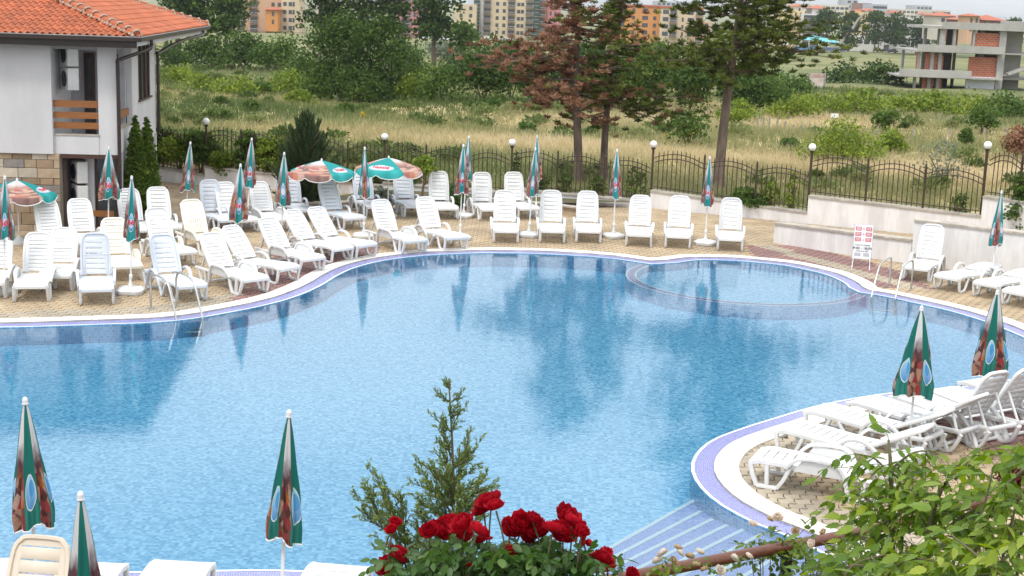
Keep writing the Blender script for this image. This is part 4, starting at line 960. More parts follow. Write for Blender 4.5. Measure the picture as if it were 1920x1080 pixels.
def wrap_text(txt, g, R0, H, size, tcen=.715, fold=.28):
    vs, fs = GL[txt]; th0 = (g+.5)*PI/4; out = []
    for v in vs:
        tt = tcen - v.y*size/HC; rr = crad(th0, tt, R0, fold); th = th0 + v.x*size/max(rr, .05)
        r_ = crad(th, tt, R0, fold)*1.02+.012; out.append((r_*math.cos(th), r_*math.sin(th), H-.03-HC*tt))
    m = MB(); m.add(out, fs); return m.mesh('lettering', FREDM)
UC = [0]
def umbrella(base, tip, label, kind='far', R0=.17, face=0, H=None, txt=None, z0=0):
    B = G(*base) if len(base) == 2 else Vector(base)
    d = ray(*tip); t_ = B.y/d[1]; tp = Vector((d[0]*t_, B.y, CAMH+d[2]*t_))
    if H: tp.z = H
    r = empty('closed_umbrella', label, 'umbrella', (B.x, B.y, .004), group='closed beach umbrellas around the pool')
    lean = math.atan2(tp.x-B.x, tp.z); H = math.hypot(tp.x-B.x, tp.z) ; toc = math.atan2(-B.x, -B.y)   # yaw towards camera
    UC[0] += 1; spin = math.atan2(-B.y, -B.x) - (face+.5)*PI/4
    rot = (Matrix.Rotation(lean, 3, 'Y') @ Matrix.Rotation(spin, 3, 'Z')).to_euler()
    m = MB(); m.tube([(0, 0, .05), (0, 0, H-.01)], .017, n=8); m.lathe([(.02, .28), (.034, .30), (.034, .36), (.02, .38)], 10); m.obj('pole', M['polewhite'], r, True, rot=rot)
    me, hm, im = canopy(kind, R0, UC[0]*7+3, H); c = link('canopy', me, r, None, rot); link('hem', hm, c); link('inner_folds', im, c)
    if txt:
        for g_, tx, sz in txt: link('lettering', wrap_text(tx, g_, R0, H, sz), c)
    m = MB(); m.lathe([(.012, -.045), (.03, -.03), (.022, -.01), (.027, .005), (.015, .03), (.002, .036)], 12, c=(0, 0, H)); m.obj('finial', M['polewhite'], r, True, rot=rot)
    m = MB(); pts = [(-.24, -.15), (-.15, -.24), (.15, -.24), (.24, -.15), (.24, .15), (.15, .24), (-.15, .24), (-.24, .15)]
    lev = [(1.0, 0), (1.05, .025), (1.05, .075), (.9, .11), (.3, .125)]
    m.add([(x*s, y*s, z) for s, z in lev for x, y in pts], [tuple(range(7, -1, -1)), tuple(range(32, 40))]+[(i*8+j, i*8+(j+1) % 8, (i+1)*8+(j+1) % 8, (i+1)*8+j) for i in range(4) for j in range(8)])
    m.lathe([(.05, .10), (.05, .16), (.03, .20), (.024, .30)], 12); m.obj('base', M['white'], r, True, rot=(0, 0, random.uniform(-.5, .5)))
    return r
LE = 'l\u00e9'; TL = 'tl\u00e9'
umbrella((8, 550), (9, 333), 'closed teal umbrella at the left picture edge, in front of the open printed one', face=0, txt=[(0, LE, .15)])
umbrella((203, 446), (204, 278), 'closed umbrella with red letters on two sides, at the corner of the white house', R0=.24, face=0, txt=[(0, LE, .17), (6, TL, .17)])
umbrella((245, 550), (247, 333), 'closed umbrella standing just left of the left pool ladder', face=6, txt=[(6, LE, .13)])
umbrella((347, 428), (357, 268), 'closed umbrella farthest left along the paved slope', face=6)
umbrella((463, 424), (472, 261), 'closed umbrella in front of the vine-covered fence', R0=.19, face=2, txt=[(2, LE, .14)])
umbrella((445, 500), (451, 310), 'broad closed umbrella among the loungers of the curved row, below the one at the vine', R0=.21, face=4, txt=[(4, LE, .14)])
umbrella((527, 462), (533, 288), 'closed umbrella left of the big juniper', R0=.19, face=0)
umbrella((682, 446), (684, 278), 'narrow closed umbrella standing between the two open umbrellas', R0=.15, face=7)
umbrella((862, 449), (869, 273), 'front closed umbrella of the pair left of the fourth lamp', face=2, txt=[(2, LE, .13)])
umbrella((869, 408), (879, 257), 'rear closed umbrella of the same pair, mostly printed side showing', face=5)
umbrella((991, 444), (1004, 279), 'front closed umbrella of the pair next to the brown pine', face=0, R0=.16)
umbrella((1005, 406), (1007, 256), 'rear closed umbrella of the pair next to the brown pine', face=4)
umbrella((1150, 446), (1157, 282), 'single closed umbrella with large red letters in front of the leaning pine trunk', face=6, txt=[(6, TL, .15)])
umbrella((1322, 459), (1331, 296), 'closed umbrella standing left of the tall green pine trunk', face=2, txt=[(2, LE, .12)])
umbrella((1858, 535), (1878, 360), 'closed umbrella in front of the high terrace wall at right', face=1, R0=.15)
umbrella((1702, 860), (1728, 578), 'large closed green umbrella on the peninsula among the loungers, left one of two', kind='near', R0=.25, face=7)
umbrella((1841, 812), (1870, 548), 'large closed green umbrella on the peninsula nearer the right edge', kind='near', R0=.235, face=0)
def near_umb(tip, H, low, label, R0, face):
    tp = Q(tip[0], tip[1], 1); d = ray(*tip); t_ = (H-CAMH)/d[2]; tp = Vector((d[0]*t_, d[1]*t_, H))
    dx = low*H
    umbrella((tp.x+dx, tp.y, 0), tip, label, kind='near', R0=R0, face=face)
near_umb((542, 776), 2.15, -.037, 'nearest tall closed umbrella at the bottom, left of the small juniper tree', .16, 1)
near_umb((47, 752), 2.15, .03, 'tall closed umbrella in the lower left corner with a blue leaf mark', .18, 0)
near_umb((151, 930), 2.15, .02, 'lowest closed umbrella, cut by the bottom picture edge', .175, 6)
def open_umbrella(cx, tip_py, hem_py, wpx, Y, label, spin):
    tp = Q(cx, tip_py, Y); hz = Q(cx, hem_py+4, Y).z; R1 = wpx/2/FPX*Y*1.02; H = tp.z; dz = .30
    r = empty('open_umbrella', label, 'umbrella', (tp.x, Y, 0), group='open beach umbrellas')
    rz = (0, 0, spin)
    m = MB(); m.tube([(0, 0, .05), (0, 0, H)], .017, n=8); m.obj('pole', M['polewhite'], r, True)
    m = MB(); m.lathe([(.22, 0), (.24, .03), (.24, .08), (.1, .12), (.03, .2)], 16); m.obj('base', M['white'], r, True)
    m = MB(); m.lathe([(.012, -.03), (.028, -.01), (.022, .02), (.002, .05)], 12, c=(0, 0, H)); m.obj('finial', M['polewhite'], r, True)
    K, N = 8, 6
    def P(g, u, t):      # flat-ish gore between ribs; slight sag
        a0, a1 = g*PI/4, (g+1)*PI/4; p0 = Vector((math.cos(a0), math.sin(a0), 0)); p1 = Vector((math.cos(a1), math.sin(a1), 0)); q_ = p0.lerp(p1, u)*R1*t
        zz = H-.01 - dz*t**1.25 - .05*math.sin(PI*u)*t*0.5
        if t > 1: zz = H-.01-dz-.05*math.sin(PI*u)*.5 - (t-1)*1.0*(.75+.9*math.sin(PI*u)**.5 if True else 1); q_ = p0.lerp(p1, u)*R1*(1+(t-1)*.15)
        return Vector((q_.x, q_.y, zz))
    can = MB(); uvs = []; hem = MB()
    ts = [i/K for i in range(K+1)]+[1.09]
    for g in range(8):
        n0 = len(can.v); can.v += [tuple(P(g, u/N, t)) for t in ts for u in range(N+1)]
        for i in range(len(ts)-1):
            for u in range(N):
                can.f.append((n0+i*(N+1)+u, n0+(i+1)*(N+1)+u, n0+(i+1)*(N+1)+u+1, n0+i*(N+1)+u+1)); can.m.append((g//2) % 2)
                uvs += [(g//2+min(max((g % 2+uu/N)/2, .001), .999), min(tt_, 1.0)) for tt_, uu in ((ts[i], u), (ts[i+1], u), (ts[i+1], u+1), (ts[i], u+1))]
        hem.tube([P(g, u/N, 1.09) for u in range(N+1)], .011, n=5)
    me = can.mesh('canopy', CLOTH['open']); me.polygons.foreach_set('use_smooth', [True]*len(me.polygons)); uv = me.uv_layers.new(name='UV')
    for i, u in enumerate(uvs): uv.data[i].uv = u
    c = link('canopy', me, r, None, rz); hem.obj('hem', M['polewhite'], c, True)
    vs, fs = GL['Nestl\u00e9']
    for g in (0, 4):
        out = []; sz = .20*R1
        for v in vs:
            t = .70 - v.y*sz*1.0/R1; w_ = 2*math.sin(PI/8)*R1*t; u = 1.0 + v.x*sz/w_; gg = g+(1 if u > 1 else 0); out.append(P(gg, u-(1 if u > 1 else 0), t)+Vector((0, 0, .014)))
        m = MB(); m.add(out, fs); m.obj('lettering', FREDM, c)
    rb = MB()
    for g in range(8): rb.tube([P(g, 0, .05)-Vector((0, 0, .01)), P(g, 0, .98)-Vector((0, 0, .012))], .006, n=5); rb.tube([(0, 0, H-.42), P(g, 0, .5)-Vector((0, 0, .012))], .006, n=5)
    rb.obj('ribs', M['polewhite'], r, True, rot=rz)
def open_cloth():
    a = cloth_mat('umbrella_teal_oval', (0.03, 0.33, 0.33), None, False); b = cloth_mat('umbrella_print_open', None, (0.50, 0.28, 0.22), False)
    t = a.node_tree
    return [a, b]
CLOTH['open'] = open_cloth()
open_umbrella(603, 300, 333, 127, 36.4, 'open umbrella with its fruit and ice print facing the pool, before the juniper', math.radians(-245))
open_umbrella(729, 295, 328, 131, 37.4, 'open umbrella with its teal side and oval lettering facing the pool', math.radians(-150))
open_umbrella(32, 337, 377, 140, 31.6, 'open printed umbrella at the left picture edge beside the stone wall', math.radians(-213))

# ================================================================ POOL LADDERS AND NOTICE BOARD
def ladder(label, pairs, wd):
    root = empty('pool_ladder', label, 'ladder', (pairs[0][0].x, pairs[0][0].y, 0), group='steel pool ladders')
    P0 = Vector((pairs[0][0].x, pairs[0][0].y, 0)); low = []
    for a, b in pairs:           # a: foot on the deck, b: entry into water
        a = Vector((a.x, a.y, 0))-P0; b = Vector((b.x, b.y, 0))-P0; d = (b-a); L_ = d.length; d.normalize(); Z = Vector((0, 0, 1))
        pts = [a, a+Z*.52, a+d*.05+Z*.62, a+d*.14+Z*.665, a+d*L_*.42+Z*.665, a+d*L_*.62+Z*.62, a+d*L_*.74+Z*.5, a+d*L_*.96+Z*.06, a+d*L_*1.0-Z*.1, a+d*L_*1.0-Z*.95]
        m = MB(); m.tube([pts[0]]+crom(pts[1:], 4), .02, n=10); rl = m.obj('handrail', M['steel'], root, True); low.append(a+d*L_)
        m = MB(); m.lathe([(.045, 0), (.045, .012), (.022, .02)], 14, c=tuple(a)); m.obj('flange', M['steel'], rl, True)
    for k in range(3):
        z = -.25-.25*k; m = MB(); m.tube([low[0]+Vector((0, 0, z)), low[1]+Vector((0, 0, z))], 1, rect=(.035, .012), up=(0, 1, 0)); m.obj('tread', M['steel'], root)
ladder('steel pool ladder at the left, in front of the grey-backed lounger', [(G(283, 579), G(331, 600, -.02)), (G(331, 575), G(380, 598, -.02))], .5)
ladder('steel pool ladder at the right, beside the notice board', [(G(1667, 538), G(1633, 560, -.02)), (G(1708, 544), G(1678, 563, -.02))], .5)
sb = empty('notice_board', 'white bathing rules board with red blocks reading 8:00 - 18:00, on thin white legs', 'sign')
cB = G(1614, 500); sb.location = (cB.x, cB.y, 0); yaw = math.radians(-14); sb.rotation_euler = (0, 0, yaw)
tl_ = math.radians(-12); bo = MB(); bo.bbox((-.215, -.008, 0), (.215, .008, .80), .008); brd = bo.obj('board', M['paintwhite'], sb, loc=(0, 0, .18), rot=(tl_, 0, math.radians(0)))
fr_ = MB(); fr_.tube([(-.215, 0, 0), (-.215, 0, .80), (.215, 0, .80), (.215, 0, 0), (-.215, 0, 0)], .011, n=6); fr_.obj('board_frame', M['inkgrey'], brd)
def plate(x0, z0, x1, z1, mt, nm): m = MB(); m.add([(x0, -.0095, z0), (x1, -.0095, z0), (x1, -.0095, z1), (x0, -.0095, z1)], [(0, 1, 2, 3)]); return m.obj(nm, M[mt], brd)
def btext(t_, x, z, s_, mt, par=None):
    vs, fs = glyphs(t_, s_); m = MB(); m.add([(x+v.x, -.0115, z+v.y) for v in vs], fs); m.obj('lettering', M[mt], brd)
for k in range(3):
    z = .70-k*.125; plate(-.185, z-.045, -.05, z+.045, 'red', 'red_block'); plate(.05, z-.045, .185, z+.045, 'red', 'red_block')
    for x in (-.117, .117):
        for q in (-.018, .018): plate(x-.05, z+q-.007, x+.05, z+q+.007, 'paintwhite', 'text_line') if False else None
        m = MB(); 
        for q in (-.02, .004, .026): m.add([(x-.052, -.0112, z+q-.006), (x+.052, -.0112, z+q-.006), (x+.052, -.0112, z+q+.004), (x-.052, -.0112, z+q+.004)], [(0, 1, 2, 3)])
        m.obj('text_lines', M['paintwhite'], brd)
    m = MB(); m.add([(-.025, -.0112, z-.035), (.025, -.0112, z-.035), (0, -.0112, z+.035)] if k == 2 else [(.026*math.cos(a), -.0112, z+.026*math.sin(a)) for a in np.linspace(0, 6, 10)], [(0, 1, 2)] if k == 2 else [tuple(range(10))]); m.obj('pictogram', M['inkgrey'], brd)
btext('8:00 - 18:00', 0, .245, .088, 'ink'); btext('\u0420\u0410\u0411\u041e\u0422\u041d\u041e \u0412\u0420\u0415\u041c\u0415', 0, .318, .040, 'ink'); btext('WORKING TIME', 0, .18, .036, 'ink')
plate(-.17, .06, -.03, .14, 'inkgrey', 'small_print'); plate(.03, .06, .17, .14, 'inkgrey', 'small_print')
for sx in (-1, 1):
    m = MB(); m.tube([(sx*.17, 0, .42), (sx*.20, -.42, 0)], .009, n=6); m.obj('front_leg', M['paintwhite'], sb); m = MB(); m.tube([(sx*.15, .05, .42), (sx*.17, .32, 0)], .009, n=6); m.obj('rear_leg', M['steel'], sb)
# ================================================================ VEGETATION
RG = np.random.default_rng(11)
def unit(n, rg):
    v = rg.normal(size=(n, 3)); return v/np.linalg.norm(v, axis=1, keepdims=True)
def leaves_from(P, D, size, rg, name, mts, tone, aspect=.5, jitter=.5):
    n = len(P); t = D + unit(n, rg)*jitter; t /= np.linalg.norm(t, axis=1, keepdims=True)
    b = np.cross(t, unit(n, rg)); b /= np.linalg.norm(b, axis=1, keepdims=True)+1e-9
    s = (size*(.6+.8*rg.random(n)))[:, None] if np.isscalar(size) else size[:, None]
    V = np.stack([P-t*s*.5, P+b*s*aspect*.5-t*s*.05, P+t*s*.5, P-b*s*aspect*.5-t*s*.05], 1).reshape(-1, 3)
    return npmesh(name, V, np.arange(4*n).reshape(n, 4), mts, tone)
def crown(w, h, z0, nlump, nleaf, size, seed, mt, shape='round', nm='crown'):
    rg = np.random.default_rng(seed); C, Rr = [], []
    for i in range(nlump):
        if shape == 'round':
            v = unit(1, rg)[0]; r = rg.random()**.4; c = np.array([v[0]*w*.36*r, v[1]*w*.36*r, z0+h*.5+v[2]*h*.36*r]); rr = w*rg.uniform(.17, .30)
        elif shape == 'column':
            t = rg.random()**1.15; rad = w*.5*(1-t)**.55*(.6+.4*min(1, t*6)); a = rg.uniform(0, 6.28); c = np.array([rad*.6*math.cos(a), rad*.6*math.sin(a), z0+h*(.03+.93*t)]); rr = max(rad*.62, w*.12); c[2] = z0+h*(i+.5)/nlump*.97; t = (i+.5)/nlump; rad = w*.5*(1-t)**.55*(.6+.4*min(1, t*6)); c[0] = rad*.45*math.cos(i*2.4); c[1] = rad*.45*math.sin(i*2.4); rr = max(rad*.68, w*.07)
        elif shape == 'tall':
            t = rg.random(); rad = w*.5*math.sin(PI*min(max(t*.9+.1, 0), 1))**.6; a = rg.uniform(0, 6.28); q = rg.random()**.5; c = np.array([rad*.7*q*math.cos(a), rad*.7*q*math.sin(a), z0+h*(.05+.88*t)]); rr = w*rg.uniform(.16, .28)
        elif shape == 'mound':
            a = rg.uniform(0, 6.28); q = rg.random()**.5; hh = math.sqrt(max(0, 1-q*q)); c = np.array([w*.40*q*math.cos(a), w*.40*q*math.sin(a), z0+h*hh*rg.uniform(.25, .80)]); rr = min(w, h*1.7)*rg.uniform(.19, .32)
        C.append(c); Rr.append(rr)
    C, Rr = np.array(C), np.array(Rr); pr = Rr**2/np.sum(Rr**2); k = rg.choice(nlump, nleaf, p=pr)
    U_ = unit(nleaf, rg); U_[:, 2] = np.where(U_[:, 2] < -.5, -U_[:, 2]*.5, U_[:, 2])
    rad = Rr[k]*(.55+.55*rg.random(nleaf)**.6)*(1+.25*rg.normal(size=nleaf)*.4)
    P = C[k] + U_*rad[:, None]*np.array([1, 1, .8]); P[:, 2] = np.maximum(P[:, 2], .02)
    lt = rg.random(nlump)*.35; tone = np.clip(.15+lt[k]+.5*rg.random(nleaf), 0, 1)
    return leaves_from(P, U_*.5+np.array([0, 0, .1]), size, rg, nm, M[mt], tone, aspect=.7, jitter=.9)
def trunk_mesh(h, r, mt, seed, limbs=5, w=2, lean=0, base=.55):
    rg = random.Random(seed); m = MB(); pts = [(math.sin(i*.9+seed)*r*.5+lean*i/8*h, math.cos(i*1.1+seed)*r*.5, h*i/8-.1*(i == 0)) for i in range(9)]
    m.tube(pts, [r*(1.25 if i == 0 else 1)*(1-.75*i/8) for i in range(9)], n=8)
    for k in range(limbs):
        t = rg.uniform(base, .95); a = rg.uniform(0, 6.28); i = int(t*8); p = Vector(pts[i]).lerp(Vector(pts[min(i+1, 8)]), t*8-i); L_ = w*rg.uniform(.25, .45)
        e = p+Vector((math.cos(a)*L_, math.sin(a)*L_, L_*rg.uniform(.4, 1.1))); m.tube([p, p.lerp(e, .5)+Vector((0, 0, L_*.08)), e], [r*.4*(1-t*.5), r*.25, r*.07], n=6)
    return m.mesh('trunk', M[mt], True)
SEEDC = [100]
LEAFMT = {'d': 'leaf_dark', 'm': 'leaf_mid', 'b': 'leaf_bright', 'g': 'leaf_grey', 't': 'leaf_thuja', 'j': 'leaf_junip', 'n': 'leaf_brown', 'r': 'leaf_red', 'y': 'leaf_yellow'}
def plant(px, base, top, wpx, tone, label, cat='bush', shape='round', name=None, at=None, nleaf=None, tr=.18, group=None, bark='bark', leaf=None, D=None, z0f=None):
    SEEDC[0] += 1; sd_ = SEEDC[0]
    p = at or (T(px, base) if D is None else Vector((Q(px, base, D).x, D, tz(Q(px, base, D).x, D))))
    ht = Q(px, top, p.y).z - p.z; w = wpx/FPX*p.y
    r = empty(name or {'bush': 'bush', 'tree': 'tree', 'shrub': 'shrub', 'hedge': 'hedge_bush'}.get(cat, 'bush'), label, cat, p, random.uniform(0, 6), group)
    size = leaf or max(.05, p.y*.0021); area_ = w*ht; n_ = nleaf or int(min(max(area_/(size*size)*9, 900), 16000))
    isT = cat == 'tree'; z0 = ht*(z0f if z0f is not None else (tr if isT else 0)); 
    if isT: link('trunk', trunk_mesh(ht*.85, max(.05, ht*.022), bark, sd_, 7, w, base=.35), r)
    else:
        m = MB(); rg = random.Random(sd_)
        for k in range(5): a = rg.uniform(0, 6.28); m.tube([(0, 0, -.05), (w*.12*math.cos(a), w*.12*math.sin(a), ht*.35), (w*.28*math.cos(a), w*.28*math.sin(a), ht*.7)], [.03*ht**.5, .02, .006], n=5)
        m.obj('stems', M['twig'], r, True)
    link('crown', crown(w, ht-z0, z0, {'round': 26, 'column': 60, 'tall': 40, 'mound': 24}[shape], n_, size, sd_, LEAFMT[tone], shape), r)
    return r
def P_(l, c='bush', **k): return dict(label=l, cat=c, **k)
VEG = [
 # ---- far trees in front of the hotels
 (335, 112, -70, 95, 'd', 'dark tree behind the red eave of the neighbouring house', 'tree', 'tall'),
 (372, 112, -50, 70, 'm', 'tree with bare pale stems left of the orange stair tower', 'tree', 'tall'),
 (425, 112, -75, 105, 'd', 'broad dark tree standing left of the orange stair tower', 'tree', 'tall'),
 (600, 104, -60, 90, 'd', 'tall dark tree right of the cream hotel gable', 'tree', 'tall'),
 (672, 104, -80, 120, 'd', 'tall broad dark tree above the big hazel bush', 'tree', 'tall'),
 (735, 98, -40, 70, 'd', 'dark tree just left of the pink hotel', 'tree', 'tall'),
 (815, 92, -70, 95, 'd', 'tall dark tree between the pink and the cream hotels', 'tree', 'tall'),
 (870, 100, 38, 74, 'm', 'rounded willow at the foot of the cream hotel', 'tree', 'round'),
 (1548, 100, 18, 58, 'd', 'dark leafy tree left of the pale leaning trunk, by the turquoise canopy', 'tree', 'tall'),
 (1590, 98, 22, 52, 'd', 'tree over the pale leaning trunk', 'tree', 'tall'),
 (1638, 99, 22, 58, 'd', 'left tree of the dark row before the white resort', 'tree', 'tall'),
 (1678, 100, 26, 56, 'd', 'middle tree of the dark row before the white resort', 'tree', 'tall'),
 (1716, 104, 34, 58, 'd', 'right tree of the dark row, beside the unfinished building', 'tree', 'tall'),
 (1758, 106, 32, 66, 'd', 'dark tree seen behind the open top floor of the unfinished building', 'tree', 'round'),
 (1898, 80, 24, 44, 'd', 'dark tree behind the flat roof at the right edge', 'tree', 'round'),
 # ---- dark hedge at left
 (335, 124, 62, 90, 'd', 'hedge bush directly right of the house downpipe', 'hedge', 'mound'),
 (392, 127, 52, 100, 'd', 'dark hedge bush second from the house', 'hedge', 'mound'),
 (455, 130, 50, 105, 'd', 'dark hedge bush below the orange stair tower', 'hedge', 'mound'),
 (520, 134, 56, 100, 'm', 'hedge bush below the cream hotel gable', 'hedge', 'mound'),
 # ---- middle ground
 (577, 150, 92, 90, 'm', 'mid green bush left of the big dark hazel', 'bush', 'mound'),
 (545, 175, 128, 90, 'b', 'bright low bush at the left foot of the big dark hazel', 'bush', 'mound'),
 (640, 186, 28, 165, 'd', 'big dark hazel, left half of the pair', 'bush', 'tall'),
 (712, 188, 40, 150, 'd', 'big dark hazel, right half of the pair', 'bush', 'tall'),
 (672, 195, 110, 120, 'd', 'dark bush filling the foot of the hazel pair', 'bush', 'mound'),
 (600, 190, 118, 80, 'm', 'mid green bush at the left foot of the hazel pair', 'bush', 'mound'),
 (770, 150, 78, 80, 'm', 'loose green bush right of the hazel pair', 'bush', 'mound'),
 (830, 112, 72, 68, 'g', 'silvery grey bush below the parked white car', 'bush', 'mound'),
 (775, 186, 128, 90, 'b', 'yellow green bush in the gap right of the hazel pair', 'bush', 'mound'),
 (830, 190, 110, 90, 'm', 'mid green bush in the middle thicket', 'bush', 'mound'),
 (905, 192, 78, 130, 'd', 'large dark thicket bush left of the brown pine', 'bush', 'round'),
 (958, 190, 70, 90, 'd', 'dark thicket bush touching the brown pine branches', 'bush', 'round'),
 (1010, 196, 95, 90, 'd', 'dark thicket bush behind the brown pine trunk', 'bush', 'round'),
 (1085, 200, 100, 110, 'd', 'dark thicket bush between the two brown pine trunks', 'bush', 'round'),
 (1160, 205, 90, 110, 'm', 'thicket bush right of the leaning pine', 'bush', 'round'),
 (1225, 205, 55, 90, 'm', 'taller bush in front of the orange hotel', 'bush', 'round'),
 (1290, 212, 110, 110, 'd', 'dark bush under the green pine crown, left of its trunk', 'bush', 'round'),
 (1395, 214, 130, 110, 'd', 'dark bush right of the tall pine trunk', 'bush', 'round'),
 (1450, 216, 140, 90, 'm', 'green bush below the billboard wall', 'bush', 'round'),
 (1385, 228, 180, 80, 'b', 'yellow green bush right beside the tall pine trunk', 'bush', 'mound'),
 (1490, 222, 168, 90, 'b', 'bright bush left of the small white sign', 'bush', 'mound'),
 (1545, 214, 168, 100, 'b', 'bright hedge bush above the small white sign', 'bush', 'mound'),
 (1610, 212, 165, 110, 'b', 'bright hedge bush in the middle of the long yellow green row', 'bush', 'mound'),
 (1680, 214, 168, 110, 'b', 'bright hedge bush below the left balconies of the unfinished building', 'bush', 'mound'),
 (1750, 218, 172, 110, 'b', 'bright hedge bush below the white panel of the unfinished building', 'bush', 'mound'),
 (1820, 222, 170, 110, 'b', 'bright hedge bush below the stair of the unfinished building', 'bush', 'mound'),
 (1890, 226, 168, 100, 'm', 'green hedge bush at the right picture edge', 'bush', 'mound'),
 (1590, 156, 118, 110, 'd', 'dark spreading bush left of the unfinished building', 'bush', 'mound'),
 (1650, 160, 112, 90, 'd', 'second dark bush touching the unfinished building', 'bush', 'mound'),
 (1840, 252, 195, 70, 'm', 'green bush standing apart in the dry grass at right', 'bush', 'round'),
 (1658, 248, 198, 58, 'm', 'pale green bush right of the bright one in the dry grass', 'bush', 'round'),
 (1668, 285, 235, 60, 'b', 'low sprawling bush behind the fence, right of the bright bush', 'bush', 'mound'),
 (1810, 278, 235, 34, 'm', 'thin rounded shrub with yellow tips near the last lamp', 'bush', 'round'),
 (1575, 304, 222, 135, 'b', 'big bright yellow green bush behind the fence lamp', 'bush', 'mound'),
 (1480, 280, 258, 40, 'm', 'small low bush in the straw grass right of the tall pine', 'bush', 'mound'),
 (415, 224, 203, 44, 'm', 'small round bush alone in the meadow at left', 'bush', 'mound'),
 (470, 208, 186, 28, 'm', 'tiny bush right of the lone round one in the meadow', 'bush', 'mound'),
 (985, 252, 226, 34, 'm', 'small bush left of the brown pine trunk', 'bush', 'mound'),
 (915, 206, 182, 54, 'm', 'low round bush in front of the dark thicket', 'bush', 'mound'),
 (905, 150, 66, 150, 'd', 'dark bushes below the large cream hotel wall', 'bush', 'mound'),
 (1000, 150, 72, 120, 'd', 'dark bush behind the rust-brown pine crown', 'bush', 'mound'),
 (1120, 150, 70, 130, 'd', 'dark bush behind the slimmer pine', 'bush', 'mound'),
 (1200, 150, 66, 120, 'm', 'green bush below the orange hotel', 'bush', 'mound'),
 (1300, 160, 78, 130, 'm', 'green bush behind the tall pine crown', 'bush', 'mound'),
 (1400, 165, 95, 110, 'm', 'green bush right of the tall pine crown', 'bush', 'mound'),
 (1480, 178, 138, 90, 'm', 'mid green bush at the foot of the billboard', 'bush', 'mound'),
 (745, 130, 62, 70, 'm', 'green bush below the pink hotel', 'bush', 'mound'),
 (560, 198, 165, 60, 'b', 'low bright bush in the meadow below the hazel pair', 'bush', 'mound'),
 (440, 185, 140, 90, 'b', 'yellow green weedy bush in the meadow, left part', 'bush', 'mound'),
 (375, 178, 135, 70, 'b', 'bright weedy bush right of the house corner', 'bush', 'mound'),
 (485, 182, 148, 60, 'm', 'weedy bush in the upper meadow', 'bush', 'mound'),
 (330, 155, 115, 60, 'b', 'light green weeds beside the house downpipe', 'bush', 'mound'),
 (500, 122, 96, 60, 'm', 'low bush along the foot of the dark hedge', 'bush', 'mound'),
 (650, 212, 190, 40, 'm', 'small dark bush at the meadow edge below the hazels', 'bush', 'mound'),
 (1765, 345, 268, 100, 'g', 'thin upright grey green weed shrub behind the right fence', 'bush', 'tall'),
 (1905, 300, 235, 70, 'n', 'rusty brown shrub at the right picture edge', 'bush', 'round'),
]
for v in VEG:
    px, b_, t_, w_, tn, lb, ct, sh = v
    kw = {}
    if t_ < 60 and ct == 'tree' and b_ < 115: kw['D'] = 215 if px < 900 else 520; kw['leaf'] = .55 if px < 900 else 1.0
    if px > 1500 and b_ < 110: kw['D'] = 600; kw['leaf'] = 1.1
    if ct == 'tree' and px in (372,): kw['bark'] = 'palebark'
    if tn == 'g' and px == 1765: kw['nleaf'] = 500
    plant(px, b_, t_, w_, tn, lb, ct, sh, group={'hedge': 'dark hedge bushes', 'tree': 'trees of the background', 'bush': 'bushes of the field'}[ct], **kw)
m_ = MB(); q = Q(1572, 96, 585); m_.tube([(0, 0, -5), (1, 0, 4), (5, 0, 9), (7, 0, 13), (11, 0, 17)], [.9, .8, .6, .4, .2], n=6); o = m_.obj('pale_trunk', M['palebark'], None, True, loc=q); tag(o, 'pale leaning bare trunk between two dark trees near the turquoise canopy', 'tree')

# ---- thujas, junipers and plants inside the garden
def garden_plant(base, top, wpx, tone, label, shape, cat='shrub', name='shrub', leaf=.05, nleaf=5000, tr=.2, z=0):
    p = G(base[0], base[1], z); return plant(base[0], base[1], top, wpx, tone, label, cat, shape, name=name, at=p, nleaf=nleaf, leaf=leaf, tr=tr)
plant(256, 0, 211, 58, 't', 'left of the two slim dark thujas at the house corner', 'conifer', 'column', name='thuja', at=Vector((Q(257, 400, 34.6).x, 34.6, 0)), leaf=.06, nleaf=26000)
plant(279, 0, 215, 56, 't', 'right of the two slim dark thujas at the house corner', 'conifer', 'column', name='thuja', at=Vector((Q(278, 400, 35.0).x, 35.0, 0)), leaf=.06, nleaf=26000)
def juniper(base, top, wpx, label, name, n=52000):
    rg = np.random.default_rng(5); p = G(*base, .15); ht = Q(base[0], top, p.y).z-p.z; w = wpx/FPX*p.y
    r = empty(name, label, 'conifer', p); link('trunk', trunk_mesh(ht*.8, .07, 'bark', 3, 8, w*.6, base=.1), r)
    nb_ = 260; k = rg.integers(0, nb_, n); a = rg.uniform(0, 6.28, nb_); t0 = rg.random(nb_)**.9; st = rg.random(nb_)
    rad = w*.5*np.where(t0 < .3, .75+t0*.8, (1-t0)**.62*1.22)*(.45+.6*st)
    tip = np.stack([rad*np.cos(a), rad*np.sin(a), ht*(.08+.92*t0)], 1); org = np.stack([rad*.25*np.cos(a), rad*.25*np.sin(a), np.maximum(ht*(.92*t0-.22), .02)], 1)
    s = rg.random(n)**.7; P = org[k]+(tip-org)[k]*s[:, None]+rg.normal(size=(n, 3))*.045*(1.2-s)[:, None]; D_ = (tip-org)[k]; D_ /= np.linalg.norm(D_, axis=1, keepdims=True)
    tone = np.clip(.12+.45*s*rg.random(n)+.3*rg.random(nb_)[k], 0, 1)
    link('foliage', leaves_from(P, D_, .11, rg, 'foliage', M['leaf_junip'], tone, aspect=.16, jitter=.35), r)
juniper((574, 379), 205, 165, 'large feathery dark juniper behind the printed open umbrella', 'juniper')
garden_plant((845, 391), 344, 56, 'm', 'clipped low green box shrub behind the back row of loungers', 'mound', leaf=.05, nleaf=3500)
